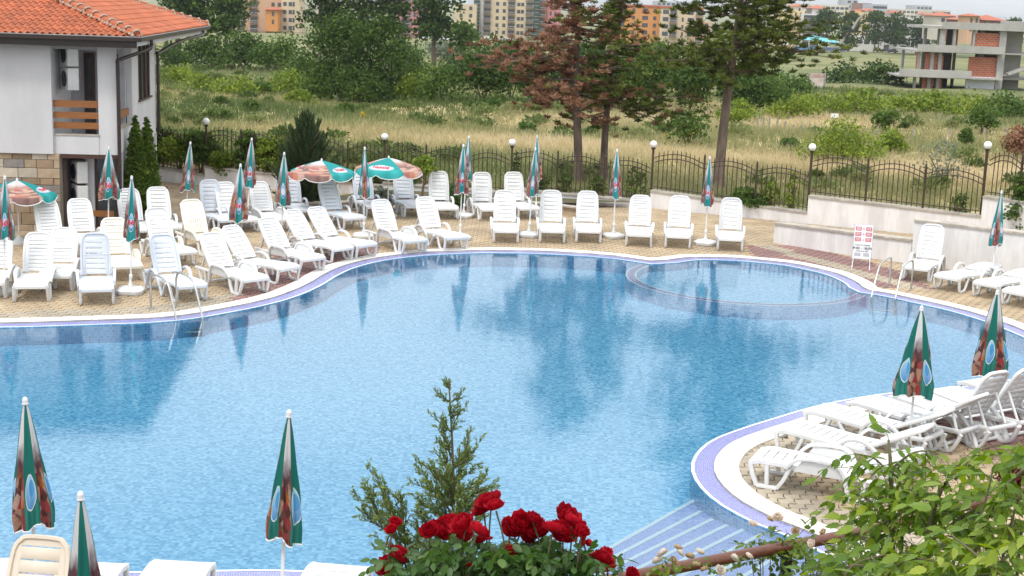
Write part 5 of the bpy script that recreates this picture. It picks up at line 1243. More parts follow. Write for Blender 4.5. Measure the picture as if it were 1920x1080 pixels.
garden_plant((716, 392), 340, 40, 'g', 'white-flecked oleander under the teal open umbrella', 'mound', leaf=.07, nleaf=1300)
garden_plant((690, 384), 330, 36, 'm', 'dark leafy shrub below the fence, left of the teal open umbrella pole', 'mound', leaf=.07, nleaf=1600)
garden_plant((757, 382), 333, 30, 'r', 'dark red leaved shrub beside the young tree', 'mound', leaf=.07, nleaf=700)
plant(793, 388, 290, 44, 'b', 'young yellow green tree with thin trunk in front of the fence', 'tree', 'round', at=G(793, 388, .15), nleaf=1500, leaf=.07, z0f=.50)
garden_plant((372, 424), 408, 26, 'm', 'small green plant at the kerb behind the grey lounger', 'mound', leaf=.05, nleaf=400)
garden_plant((545, 402), 388, 50, 'm', 'low ground plants around the garden lamp', 'mound', leaf=.05, nleaf=700)
garden_plant((312, 418), 404, 28, 'm', 'low plants spilling from the kerb below the thujas', 'mound', leaf=.05, nleaf=500)
VN = [(300, 333, 252, 70, 'vine hedge swallowing the fence right beside the thujas'), (345, 336, 254, 60, 'vine hedge stretch below the leftmost lamp, left side'), (385, 340, 250, 56, 'round vine mass below the leftmost lamp'),
      (470, 346, 262, 40, 'vine mass behind the closed umbrella, left half'), (505, 352, 268, 52, 'vine mass left of the big juniper'), (420, 344, 300, 50, 'low vines at the fence foot, between two vine masses'),
      (642, 366, 318, 60, 'vines at the fence foot right of the big juniper'), (690, 366, 300, 44, 'vines climbing the fence below the second lamp'), (750, 368, 276, 60, 'wilted vine over the fence top right of the second lamp'),
      (1015, 383, 330, 40, 'thin vine below the pair of umbrellas'), (1120, 386, 330, 40, 'green weeds at the fence foot between the pine trunks'), (1060, 384, 325, 36, 'weeds at the foot of the brown pine'), (1190, 388, 300, 44, 'climbing plant left of the step in the wall'),
      (1400, 404, 352, 80, 'leafy creeper along the wall top right of the tall pine'), (1440, 408, 340, 40, 'leafy creeper clump below the fence rail'), (1480, 412, 318, 36, 'vine hanging on the fence left of the bright bush lamp'),
      (1780, 436, 360, 40, 'weeds at the fence foot left of the last lamp'), (1890, 452, 282, 50, 'vine on the rightmost fence stretch'), (965, 372, 282, 22, 'vine strand beside the third lamp')]
for px, b_, t_, w_, lb in VN:
    g_ = G(px, b_); g_ = Vector((g_.x, wall_y(g_.x)+.30, .3)); thin = w_ < 48 and px > 900
    plant(px, b_, t_-(16 if px < 520 else 8 if px < 720 else 0), w_*(1.3 if px < 520 else 1), 'b' if px in (345, 505, 1440, 1480, 420) else 'm', lb, 'vine', 'round' if w_ >= 44 and px < 520 else 'mound' if w_ >= 44 else 'tall', name='climbing_vine', at=g_, nleaf=300 if thin else 1800 if px > 600 else 5200, leaf=.085)
# ---- pines
def pine(base, lean, h, r0, crownspec, label, seed, dead):
    rg = np.random.default_rng(seed); p = base; root = empty('pine_tree', label, 'pine tree', p)
    tp = lambda t: np.array([lean*t*h + .10*math.sin(t*5+seed), .08*math.cos(t*4+seed), h*t])
    m = MB(); m.tube([tuple(tp(i/14)-np.array([0, 0, .2*(i == 0)])) for i in range(15)], [r0*(1.3 if i == 0 else 1)*(1-.78*(i/14)) for i in range(15)], n=10); m.obj('trunk', M['bark'], root, True)
    GP, GD, GT, BP, BD, BT = [], [], [], [], [], []; lb_ = MB()
    for (t, az, L_, up, brown, dens) in crownspec(rg):
        o = tp(t); d = np.array([math.cos(az), math.sin(az), up]); end = o + d*L_; mid = o + d*L_*.5 + np.array([0, 0, -.06*L_])
        lb_.tube([tuple(o), tuple(mid), tuple(end)], [r0*.28*(1-t*.5), r0*.16, r0*.05], n=5)
        nc = int(dens*L_*9)+2
        for _ in range(nc):
            s = .3+.75*rg.random()**.7; c = (mid*(1-s)*2*s + end*s*s + o*(1-s)**2) if s < 1 else end
            spread = .16*L_+.18
            c = c + rg.normal(size=3)*np.array([spread, spread, spread*.45])*(.35+s*.6)
            if rg.random() < .25: lb_.tube([tuple(mid), tuple(c)], [r0*.08, r0*.03], n=4)
            k = 34; u = unit(k, rg); u[:, 2] = np.abs(u[:, 2])*.8+.05; rr = .13+.12*rg.random(k)
            Pn = c + u*rr[:, None]*.5; tn = np.full(k, .12+.6*rg.random())+.3*rg.random(k)
            isb = rg.random() < brown
            (BP if isb else GP).append(Pn); (BD if isb else GD).append(u); (BT if isb else GT).append(tn)
    lb_.obj('limbs', M['bark'], root, True)
    for (A_, D_, T_, nm, mt) in ((GP, GD, GT, 'green_needles', 'leaf_pine'), (BP, BD, BT, 'brown_needles', 'leaf_brown')):
        if A_: 
            A2 = np.concatenate(A_); link(nm, leaves_from(A2, np.concatenate(D_), .165, rg, nm, M[mt], np.clip(np.concatenate(T_), 0, 1), aspect=.19, jitter=.35), root)
def spec1(rg):      # brown-needled pine
    out = []
    for i in range(60):
        t = .30+.68*(i/59); az = rg.uniform(0, 6.28); L_ = (1.75*(1-t)**.6+.45)*rg.uniform(.6, 1.05)
        b = .92 if math.cos(az) < .35 else .30
        if t > .88: b = .5
        out.append((t, az, L_, rg.uniform(-.1, .35), b, 1.15))
    out += [(.55, PI+.1, 2.7, -.18, .97, 2.2), (.58, PI-.2, 2.4, -.10, .95, 2.0), (.50, PI-.4, 2.0, -.28, .97, 1.8), (.36, PI+.2, 1.7, -.1, .95, 2.0), (.36, -.1, 1.6, -.05, .8, 1.8), (.30, .1, 1.3, -.3, .75, 1.6)]
    return out
def spec2(rg):
    out = []
    for i in range(40):
        t = .38+.60*(i/39); az = rg.uniform(0, 6.28); L_ = (.95*(1-t)**.6+.35)*rg.uniform(.6, 1.05)
        out.append((t, az, L_, rg.uniform(-.2, .3), .18, 1.05))
    out += [(.42, .1, 2.2, -.22, .15, 2.0), (.40, -.2, 2.0, -.30, .2, 1.8), (.46, 0, 2.4, -.1, .1, 1.8), (.34, PI, 1.2, -.2, .6, 1.4)]
    return out
def spec3(rg):
    out = []
    for i in range(80):
        t = .36+.63*(i/79); az = rg.uniform(0, 6.28); L_ = (1.95*math.sin(PI*min(1, (t-.28)/.78))**.7+.3)*rg.uniform(.6, 1.05)
        out.append((t, az, L_, rg.uniform(-.05, .4), .0, 1.45))
    out += [(.47, PI, 2.5, -.22, 0, 1.3), (.45, PI+.5, 2.6, -.1, 0, 1.5), (.50, 0, 3.2, -.12, 0, 1.6), (.52, .2, 2.8, .05, 0, 1.6), (.44, .1, 2.1, -.05, 0, 1.4)]
    return out
def pbase(px, Y): q = Q(px, 350, Y); return Vector((q.x, Y, tz(q.x, Y)))
pine(pbase(1080, 44.2), -.015, 7.6, .15, spec1, 'pine with mostly rust-brown dead needles and a straight grey trunk', 21, 1)
pine(pbase(1131, 45.0), .045, 6.6, .13, spec2, 'slimmer dark green pine leaning right beside the rust-brown one', 22, 0)
pine(pbase(1352, 43.6), .028, 9.4, .17, spec3, 'tall green pine with reddish bare trunk and wide crown', 23, 0)
# sumac-like saplings and yellow flowers
def sapling(px, base, top, wpx, label, tone='m', n=900):
    plant(px, base, top, wpx, tone, label, 'sapling', 'round', name='sapling', nleaf=n, leaf=.16)
sapling(1290, 275, 205, 110, 'feathery sumac sapling left of the tall pine trunk', 'm', 1100)
sapling(1375, 240, 200, 60, 'low leafy sapling behind the tall pine trunk', 'b', 600)
for px, b_, t_, lb in ((680, 222, 207, 'clump of yellow flowers in the meadow below the hazels'), (1250, 262, 244, 'yellow flowering clump left of the sumac sapling'), (1300, 258, 240, 'yellow flowering clump under the sumac sapling'), (447, 119, 108, 'yellow flowering stalk before the dark hedge'), (615, 182, 170, 'yellow flower spike at the foot of the hazel pair')):
    plant(px, b_, t_, 14 if px != 1300 else 26, 'y', lb, 'flowers', 'mound', name='yellow_flowers', nleaf=120, leaf=.10)
# ---- meadow grass
def grass():
    rg = np.random.default_rng(3); n = 52000; y = 40.5*(170/40.5)**(rg.random(n)**1.25); x = (rg.random(n)*2-1)*(y*.40+1)
    yw = np.array([wall_y(a) for a in x]); ok = y > yw+.35; x, y = x[ok], y[ok]; z = np.array([tz(a, b) for a, b in zip(x, y)]); n = len(x); K = 5
    cl = np.repeat(np.arange(n), K); sc_ = np.sqrt(y/50); hgt_ = (.14+.26*rg.random(n)*(.6+.6*np.sin(x*.37+y*.21)**2))*np.clip(y/48, .75, 1.5)
    bx = x[cl]+rg.normal(size=n*K)*.10*sc_[cl]; by = y[cl]+rg.normal(size=n*K)*.10; bz = z[cl]-.03
    hh = hgt_[cl]*(.6+.6*rg.random(n*K)); w = .012*(y[cl]/45)**1.1+.006; a = rg.uniform(0, PI, n*K); ln = rg.normal(size=(n*K, 2))*.35*hh[:, None]
    V = np.empty((n*K, 3, 3)); V[:, 0] = np.stack([bx-np.cos(a)*w, by-np.sin(a)*w, bz], 1); V[:, 1] = np.stack([bx+np.cos(a)*w, by+np.sin(a)*w, bz], 1); V[:, 2] = np.stack([bx+ln[:, 0], by+ln[:, 1], bz+hh], 1)
    patch = .5+.28*np.sin(x*.16+1.7*np.sin(y*.11))+.22*np.sin(y*.23+x*.07)
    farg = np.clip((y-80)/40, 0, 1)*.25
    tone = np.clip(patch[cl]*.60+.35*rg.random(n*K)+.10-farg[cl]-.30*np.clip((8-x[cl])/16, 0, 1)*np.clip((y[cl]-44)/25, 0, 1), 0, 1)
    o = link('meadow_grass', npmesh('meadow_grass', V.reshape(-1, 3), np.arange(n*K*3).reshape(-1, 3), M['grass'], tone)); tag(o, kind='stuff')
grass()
def weeds():
    rg = np.random.default_rng(17); A, Dd, Tn = [], [], []; n = 900
    y = 44*(170/44)**(rg.random(n)); x = (rg.random(n)*2-1)*y*.40
    keep = (np.sin(x*.21+2*np.sin(y*.09))+np.sin(y*.17+x*.05)+rg.normal(size=n)*.7+np.clip(-x/18, -.6, .8)) > .55
    for a, b in zip(x[keep], y[keep]):
        if b < wall_y(a)+1: continue
        r = rg.uniform(.25, .8)*(b/60)**.5; hh = r*rg.uniform(.35, .8); k = int(150*rg.uniform(.6, 1.3)); v = unit(k, rg); v[:, 2] = np.abs(v[:, 2]); q = rg.random(k)**.4
        A.append(np.array([a, b, tz(a, b)+.22])+v*np.array([r, r, hh])*q[:, None]+rg.normal(size=(k, 3))*.04); Dd.append(v+np.array([0, 0, .5])); Tn.append(np.clip(rg.random()*.7+.35*rg.random(k), 0, 1))
    A = np.concatenate(A); o = link('meadow_weeds', leaves_from(A, np.concatenate(Dd), .13+.0012*A[:, 1]*(.6+.8*rg.random(len(A))), rg, 'meadow_weeds', M['leaf_weed'], np.concatenate(Tn), aspect=.55, jitter=.7)); tag(o, kind='stuff')
M['leaf_weed'] = leaf_mat('leaf_weed', [(0, (0.05, 0.09, 0.02)), (0.45, (0.13, 0.18, 0.05)), (0.8, (0.22, 0.25, 0.09)), (1, (0.34, 0.32, 0.16))], nscale=.15)
weeds()
# ================================================================ FAR BUILDINGS
def mat1(name, c, c2=None): return mat(name, c, c2, rough=.85, scale=.08, detail=5)
BC = dict(cream=mat1('cream_render', (.62, .50, .34)), pale=mat1('pale_render', (.62, .56, .47)), orange=mat1('orange_render', (.62, .27, .08)), pink=mat1('pink_render', (.55, .24, .24)), peach=mat1('peach_render', (.60, .38, .24)),
          whiteb=mat1('white_resort', (.66, .63, .60)), yellow=mat1('yellow_resort', (.66, .52, .26)), brown=mat1('brown_hotel', (.30, .16, .13)), greyb=mat1('grey_hotel', (.42, .44, .47)), roof=mat1('far_roof', (.42, .12, .06), (.36, .11, .06)),
          win=mat('far_window', (.05, .06, .07), (.10, .11, .12), rough=.15, scale=.3), rail=mat1('balcony_rail', (.35, .30, .28)), green=mat('green_glazing', (.03, .07, .06), rough=.15), blue=mat1('blue_shade', (.12, .22, .40)), turq=mat1('turquoise_canopy', (.16, .48, .50)))
WINM = {}
def win_mesh(w, h):
    k = (round(w, 2), round(h, 2))
    if k not in WINM: m = MB(); m.box((-w/2, -.10, 0), (w/2, .05, h)); WINM[k] = m.mesh('window', BC['win'])
    return WINM[k]
def balc_mesh(w):
    k = ('b', round(w, 2))
    if k not in WINM:
        m = MB(); m.box((-w/2, -1.3, -.15), (w/2, 0, .05)); m.box((-w/2, -1.35, .75), (w/2, -1.28, 1.0)); 
        nb_ = max(3, int(w/.6))
        for i in range(nb_+1): x = -w/2+w*i/nb_; m.box((x-.05, -1.34, .05), (x+.05, -1.29, .75))
        WINM[k] = m.mesh('balcony', BC['rail'])
    return WINM[k]
def block(px0, px1, top, base, D, depth, wall, label, cols, fl=3.0, floors=None, roof=None, name='apartment_building', cat='building', wz=1.5, yaw=0, group='far hotels and apartment blocks'):
    """cols: list of (fraction across, kind) for the window columns; kind w window, W wide, B balcony, G glazed strip"""
    a, b = Q(px0, base, D), Q(px1, base, D); W_ = (b-a).length; zb_ = min(a.z, b.z)-3; zt = Q((px0+px1)/2, top, D).z; H = zt-zb_
    r = empty(name, label, cat, (a.x, D, zb_), math.atan2(0, 1)+yaw, group)
    m = MB(); m.box((0, 0, 0), (W_, depth, H)); m.obj('wall', BC[wall], r)
    nf = floors or int((H-3)/fl)
    for f in range(nf):
        z = H-(f+1)*fl+.2
        if z < 1: break
        for c, k in cols:
            x = c*W_
            if k == 'w': link('window', win_mesh(1.3, wz), r, (x, 0, z+.5))
            elif k == 'W': link('window', win_mesh(2.4, wz+.2), r, (x, 0, z+.4))
            elif k == 'B': o = link('balcony', balc_mesh(3.4), r, (x, 0, z)); link('window', win_mesh(2.8, 2.0), o, (0, 0, .15))
            elif k == 'n': link('window', win_mesh(.8, 1.7), r, (x, 0, z+.4))
    for c, k in cols:
        if k == 'G': m = MB(); m.box((c*W_-1.3, -.6, 0), (c*W_+1.3, 0, H)); g_ = m.obj('stair_glazing', BC['green'], r); m = MB(); [m.box((c*W_-1.35, -.66, i*1.5), (c*W_+1.35, -.61, i*1.5+.2)) for i in range(int(H/1.5))]; m.obj('glazing_bars', BC['rail'], g_)
        if k == 'P': m = MB(); m.box((c*W_-.5, -.5, 0), (c*W_+.5, 0, H+1)); m.obj('pilaster', BC['greyb'], r)
    if roof == 'hip':
        m = MB(); e = 1.0; rh = min(W_, depth)*.22; i = min(W_, depth)/2
        m.add([(-e, -e, H), (W_+e, -e, H), (W_+e, depth+e, H), (-e, depth+e, H), (min(i, W_/2), depth/2, H+rh), (max(W_-i, W_/2), depth/2, H+rh)], [(0, 1, 5, 4), (1, 2, 5), (2, 3, 4, 5), (3, 0, 4), (3, 2, 1, 0)]); m.obj('roof', BC['roof'], r)
    elif roof == 'flat': m = MB(); m.box((-.4, -.4, H), (W_+.4, depth, H+.8)); m.obj('parapet', BC['roof' if wall in ('orange', 'cream') else 'pale'], r)
    return r
block(440, 530, -30, 62, 560, 20, 'peach', 'peach and pink balcony block behind the orange stair tower', [(.12, 'B'), (.40, 'B'), (.80, 'w'), (.93, 'w')])
block(498, 521, 18, 52, 548, 8, 'orange', 'small orange tower with pointed roof before the left hotels', [(.6, 'n')], roof='hip', name='stair_tower', cat='tower')
block(528, 562, -30, 66, 556, 14, 'cream', 'narrow cream hotel gable with twin window columns at left', [(.18, 'w'), (.48, 'w'), (.66, 'n')])
block(742, 800, -25, 66, 560, 16, 'pink', 'pink hotel with white piers between two tall trees', [(.15, 'n'), (.35, 'B'), (.60, 'n'), (.85, 'B')])
block(852, 892, 8, 42, 600, 16, 'cream', 'low cream block stepping up to the large cream hotel', [(.3, 'w'), (.75, 'w')])
block(889, 1006, -40, 67, 620, 18, 'cream', 'large cream hotel with green glazed stair strips', [(.03, 'G'), (.12, 'P'), (.20, 'B'), (.36, 'w'), (.47, 'w'), (.585, 'B'), (.70, 'w'), (.76, 'w'), (.87, 'B'), (.98, 'G')])
block(1007, 1022, -35, 67, 622, 14, 'orange', 'slim orange part right of the large cream hotel', [(.5, 'B')])
block(1023, 1050, -35, 64, 624, 14, 'pink', 'pink end block behind the brown pine', [(.30, 'n'), (.62, 'n')])
block(1136, 1235, 12, 78, 610, 16, 'orange', 'orange hotel with red roof edge seen between the pines', [(.08, 'w'), (.28, 'W'), (.5, 'w'), (.72, 'W'), (.9, 'w')], roof='flat')
block(1236, 1316, 16, 80, 606, 16, 'cream', 'cream hotel adjoining the orange one, left of the green pine', [(.12, 'W'), (.30, 'B'), (.52, 'n'), (.70, 'W'), (.90, 'B')], roof='flat')
block(1300, 1330, 40, 84, 590, 14, 'peach', 'low peach block beside the green pine crown', [(.3, 'B'), (.75, 'w')])
block(1462, 1503, 20, 90, 640, 20, 'yellow', 'yellow and white resort house right of the green pine crown', [(.62, 'n'), (.86, 'n')])
block(1503, 1536, 26, 92, 632, 16, 'whiteb', 'white resort wing with stacked balconies by the turquoise canopy', [(.18, 'B'), (.5, 'B'), (.82, 'B')], fl=2.9)
block(1592, 1622, 22, 95, 640, 16, 'yellow', 'yellow resort wing between the dark trees', [(.35, 'n'), (.75, 'n')])
block(1575, 1645, 66, 95, 628, 3, 'whiteb', 'white pergola arcade with tall posts under the yellow wing', [(.1, 'W'), (.3, 'W'), (.5, 'W'), (.7, 'W'), (.9, 'W')], fl=4.2)
block(1622, 1700, 30, 96, 650, 16, 'whiteb', 'long white resort front behind the dark tree row', [(.1, 'W'), (.3, 'n'), (.5, 'W'), (.7, 'n'), (.9, 'W')])
block(1700, 1745, 36, 100, 655, 16, 'whiteb', 'white resort end with arched attic near the unfinished building', [(.2, 'n'), (.5, 'W'), (.8, 'n')])
for i, (a, b_, t_, lb) in enumerate(((1486, 1506, 8, 'small red gable roof on the left resort house'), (1520, 1548, 12, 'dark red hip roof on the resort above the trees'), (1594, 1622, 20, 'orange red roof on the yellow wing'), (1620, 1642, 16, 'second orange red roof on the white front'), (1670, 1690, 20, 'small red roof in the middle of the white front'))):
    block(a, b_, t_+4, 60, 645, 14, 'whiteb', 'resort attic under a '+lb, [(.5, 'n')], roof='hip', fl=3, floors=1)
block(1724, 1738, 26, 60, 660, 8, 'whiteb', 'attic with rounded red dome roof on the white resort', [(.5, 'n')], roof='hip', floors=1)
block(1612, 1632, 6, 40, 1050, 30, 'brown', 'tall brown hotel slab on the skyline, left one', [(.3, 'W'), (.7, 'W')], fl=3.6)
block(1634, 1662, 8, 36, 1020, 30, 'greyb', 'grey striped hotel on the skyline beside the brown slab', [(.15, 'W'), (.38, 'W'), (.62, 'W'), (.85, 'W')], fl=3.6)
block(1584, 1606, -2, 40, 1100, 30, 'greyb', 'grey hotel tower on the skyline left of the brown slab', [(.25, 'W'), (.75, 'W')], fl=3.6)
block(1470, 1590, 8, 40, 1000, 40, 'pale', 'long pale apartment range on the skyline above the yellow resort', [(i/14+.035, 'W') for i in range(14)], fl=3.6)
block(1400, 1475, -3, 40, 980, 40, 'whiteb', 'pale range on the skyline behind the green pine crown', [(i/10+.05, 'W') for i in range(10)], fl=3.6)
block(1230, 1300, 3, 40, 1150, 40, 'greyb', 'grey skyline roofs above the orange hotel', [(i/8+.06, 'W') for i in range(8)], fl=3.6)
block(1660, 1720, 17, 45, 1200, 40, 'pale', 'low pale range on the skyline right of the brown slab', [(i/8+.06, 'W') for i in range(8)], fl=3.6)
block(1716, 1745, 10, 45, 1400, 40, 'greyb', 'bluish hotel cluster on the skyline below the clouds', [(i/4+.12, 'W') for i in range(4)], fl=4)
block(1746, 1780, 19, 45, 1100, 40, 'pale', 'pale roofs on the skyline left of the red towers', [(i/5+.1, 'W') for i in range(5)], fl=3.6)
block(1756, 1790, 30, 60, 560, 20, 'pale', 'house with broad red roof left of the pavilion roof', [(.3, 'w'), (.7, 'w')], roof='hip', name='house')
block(1812, 1834, 30, 66, 520, 12, 'peach', 'tower house with pointed red pavilion roof on the skyline', [(.3, 'n'), (.75, 'n')], roof='hip', name='house')
block(1835, 1880, 38, 66, 522, 14, 'brown', 'long house with red roof right of the pavilion tower', [(.2, 'n'), (.5, 'n'), (.8, 'n')], roof='hip', name='house')
block(1790, 1812, 37, 62, 540, 12, 'brown', 'low red roofed house left of the pavilion tower', [(.5, 'n')], roof='hip', name='house')
# white boundary wall and street lamp
a, b = Q(903, 78, 560), Q(985, 81, 560); m = MB(); m.box((0, 0, -4), ((b-a).length, .4, (Q(903, 67, 560).z-a.z))); tag(m.obj('boundary_wall', BC['pale'], loc=a), 'long pale boundary wall at the foot of the large cream hotel', 'wall')
# turquoise canopy
c0 = Q(1532, 92, 590); r = empty('beach_bar', 'turquoise canopied bar with blue barrier in front of the white resort', 'bar', c0)
m = MB(); m.add([(-9, -3, 3.8), (11, -3, 2.6), (11, 5, 2.6), (-9, 5, 3.8), (-2, 1, 5.4), (4, 1, 4.6)], [(0, 1, 5, 4), (1, 2, 5), (2, 3, 4, 5), (3, 0, 4)]); m.obj('canopy', BC['turq'], r)
for x in (-8, -4, 0, 4, 8): m = MB(); m.box((x-.2, -2.8, -1), (x+.2, -2.4, 3.6)); m.obj('post', M['paintwhite'], r)
m = MB(); m.box((-10, -3.2, -1.5), (11, -3, 1.0)); m.obj('barrier', BC['blue'], r)
for px, lb in ((1472, 'white sunshade left of the turquoise canopy'), (1486, 'second white sunshade beside the turquoise canopy'), (1561, 'white sunshade right of the turquoise canopy')):
    q = Q(px, 93, 592); r = empty('sunshade', lb, 'parasol', q); m = MB(); m.lathe([(2.6, 2.1), (2.5, 2.2), (.1, 3.3)], 10); m.obj('canopy', M['paintwhite'], r); m = MB(); m.tube([(0, 0, -1), (0, 0, 3.2)], .08); m.obj('pole', M['paintwhite'], r)
# cars
def car(px, py, D, mt, label, yaw=0, nm='parked_car'):
    q = Q(px, py, D); q.z = q.z; r = empty(nm, label, 'car', q, yaw)
    m = MB(); prof = [(-2.1, .35), (-2.1, .8), (-1.9, .95), (-1.2, 1.0), (-.7, 1.45), (.9, 1.48), (1.5, 1.0), (2.1, .9), (2.15, .35)]; k = len(prof)
    m.add([(x, -.85, z) for x, z in prof]+[(x, .85, z) for x, z in prof], [tuple(range(k)), tuple(range(2*k-1, k-1, -1))]+[(i, (i+1) % k, k+(i+1) % k, k+i) for i in range(k)]); m.obj('body', mt, r)
    m = MB(); m.add([(-1.05, -.86, 1.02), (-.68, -.86, 1.38), (.85, -.86, 1.40), (1.3, -.86, 1.02)], [(0, 1, 2, 3)]); m.obj('side_window', BC['win'], r)
    for x in (-1.3, 1.35): m = MB(); m.tube([(x, -.9, .33), (x, -.65, .33)], .33, n=14); m.obj('wheel', M['black'], r)
car(836, 77, 420, M['paintwhite'], 'white car parked behind the silvery bush'); car(805, 74, 425, M['paintwhite'], 'second white car parked left of the other, by the pink hotel', 0.1)
car(1582, 96, 560, M['black'], 'dark car parked under the white pergola'); car(1660, 98, 560, M['black'], 'dark car parked before the dark tree row', .05); car(1672, 99, 556, M['black'], 'second dark car parked just right of the other before the tree row', .05)
# unfinished concrete building
UD = 190.0; KX = UD/FPX
uo = Q(1753, 185, UD); ub = empty('unfinished_building', 'unfinished concrete frame building with red brick infill and open floors', 'building', uo, math.radians(-2.2))
def ux(px): return (px-1753)*KX*1.035
def uz(py, px=1753): return (185-py)*KX
M['brick'] = None
def brickmat():
    m, t, p = new_mat('red_hollow_brick'); L = t.links; co = nn(t, 'TexCoord'); mp = nn(t, 'Mapping'); mp.inputs['Rotation'].default_value = (PI/2, 0, 0); L.new(co.outputs['Object'], mp.inputs[0])
    b = nn(t, 'TexBrick'); b.inputs['Scale'].default_value = 1.0; b.inputs['Brick Width'].default_value = .55; b.inputs['Row Height'].default_value = .27; b.inputs['Mortar Size'].default_value = .035
    b.inputs['Color1'].default_value = (.40, .085, .035, 1); b.inputs['Color2'].default_value = (.48, .13, .05, 1); b.inputs['Mortar'].default_value = (.36, .26, .2, 1); L.new(mp.outputs[0], b.inputs['Vector']); L.new(b.outputs['Color'], p.inputs['Base Color']); p.inputs['Roughness'].default_value = .9; return m
M['brick'] = brickmat()
def ubx(nm, x0, x1, y0, y1, zt, zb_, mt): m = MB(); m.box((ux(x0), y0, uz(zb_)), (ux(x1), y1, uz(zt))); return m.obj(nm, M[mt], ub)
X2 = 1945
ubx('roof_slab', 1731, X2, -.6, 13, 52, 57, 'concrete'); ubx('roof_parapet', 1753, X2, -.75, -.3, 44, 56.9, 'concrete'); ubx('roof_block', 1875, 1911, 1, 5, 39, 44, 'concrete')
ubx('balcony_slab', 1710, 1862, -1.4, 13, 97, 100, 'concrete'); ubx('balcony_parapet', 1710, 1862, -1.6, -1.25, 86, 99, 'concrete')
ubx('balcony_slab', 1681, 1862, -1.9, 13, 143, 146, 'concrete'); ubx('balcony_parapet', 1681, 1806, -2.1, -1.75, 131, 145, 'concrete')
ubx('floor_slab', 1862, X2, .5, 13, 97, 100, 'concrete'); ubx('floor_slab', 1862, X2, .5, 13, 143, 146, 'concrete')
ubx('base_wall', 1660, 1735, -3.5, -3.1, 171, 195, 'panel'); ubx('ground_slab', 1700, 1862, -1, 13, 182, 195, 'concrete')
for x0, x1, t_, b_ in ((1752, 1760, 57, 97), (1752, 1758, 100, 182), (1775, 1779, 57, 97), (1809, 1813, 57, 97), (1856, 1868, 57, 190), (1914, 1924, 57, 190), (1716, 1720, 100, 143), (1712, 1716, 146, 182), (1738, 1744, 100, 143), (1736, 1742, 146, 182)): ubx('column', x0, x1, -.25, .4, t_, b_, 'concrete')
for x0, x1 in ((1753, 1758), (1779, 1783), (1811, 1815), (1858, 1866), (1716, 1720)):
    for t_, b_ in ((57, 97), (100, 143), (146, 182)):
        if x0 > 1720 or t_ > 60: ubx('column', x0, x1, 9, 9.6, t_, b_, 'concrete')
for x0, x1, t_, b_ in ((1813, 1856, 62, 96), (1807, 1858, 106, 142), (1753, 1762, 106, 142), (1730, 1738, 102, 142), (1744, 1752, 102, 142), (1714, 1718.5, 102, 142), (1779, 1781.5, 60, 96), (1728, 1736, 148, 180), (1740, 1748, 148, 180), (1756, 1763, 148, 182)): ubx('brick_infill', x0, x1, .1, .3, t_, b_, 'brick')
ubx('back_room_wall', 1776, 1797, 6, 6.3, 100, 143, 'roomshade'); ubx('back_room_wall', 1764, 1810, 11, 11.3, 100, 182, 'roomshade'); ubx('back_room_wall', 1781, 1796, 5, 5.3, 57, 97, 'roomshade')
ubx('insulation_panel', 1804, 1855, -.2, .05, 142, 186, 'panel')
ubx('shaft_wall', 1872, 1910, 3.0, 3.3, 57, 186, 'concrete'); ubx('shaft_back', 1862, X2, 12, 12.3, 57, 186, 'roomshade')
for (xa, ya, xb, yb) in ((1876, 136, 1905, 124), (1880, 178, 1908, 167)):
    m = MB(); m.tube([(ux(xa), .2, uz(ya)), (ux(xb), .2, uz(yb))], 1, rect=(.9, .16), up=(0, 1, 0)); m.obj('stair_flight', M['concrete'], ub); ubx('stair_landing', xa-16, xa, -.2, 1.6, ya, ya+2, 'concrete'); ubx('stair_landing', xb, xb+14, -.2, 1.6, yb, yb+2, 'concrete')
# billboard wall, little sign, lamp, fence posts
p = T(1530, 165); p.y -= 0; r = empty('billboard', 'faded old billboard wall standing above the bushes', 'billboard', p); k = p.y/FPX
m = MB(); m.box((-16*k, 0, 0), (16*k, .2, 27*k)); m.obj('panel', mat('faded_board', (.55, .50, .46), (.42, .22, .18), rough=.9, scale=.7, lo=.45, hi=.7), r); m = MB(); m.box((-16*k, -.03, 20*k), (16*k, -.005, 27*k)); m.obj('faded_strip', mat('faded_red', (.36, .17, .14), (.5, .42, .38), rough=.9, scale=1.2), r)
for x in (-15, 15): m = MB(); m.box((x*k-.1, -.1, -.4), (x*k+.1, -.001, 28*k)); m.obj('post', M['palebark'], r)
p = T(1564, 228); k = p.y/FPX; r = empty('small_sign', 'small blank white sign in the field before the bright hedge row', 'sign', p); m = MB(); m.box((-7*k, 0, 7*k), (7*k, .03, 15*k)); m.obj('panel', M['paintwhite'], r); m = MB(); m.box((-.03, .031, -.2), (.03, .08, 15*k)); m.obj('post', M['palebark'], r)
p = T(1534, 140); r = empty('yellow_street_sign', 'thin pole with a yellow head, left of the dark spreading bush', 'pole', p); k = p.y/FPX; m = MB(); m.tube([(0, 0, -.3), (0, 0, 47*k)], .05, n=6); m.obj('pole', M['palebark'], r); m = MB(); m.lathe([(.1, 0), (.3, .2), (.3, .5), (.1, .7)], 8, c=(0, 0, 45*k)); m.obj('head', M['leaf_yellow'], r)
STK = ['leftmost of the close row by the tall pine', 'second of the close row by the tall pine', 'third of the close row by the tall pine', 'fourth of the close row by the tall pine', 'fifth of the close row, under the bright bush', 'shorter one just left of the small low bush', 'short one between the low bush and the bright bush', 'in front of the pale green bush', 'in the straw right of the pale green bush', 'lower one left of the yellow-tipped shrub', 'left of two at the foot of the bright hedge', 'right of two at the foot of the bright hedge', 'below the lone green bush at right', 'nearest the right picture edge']
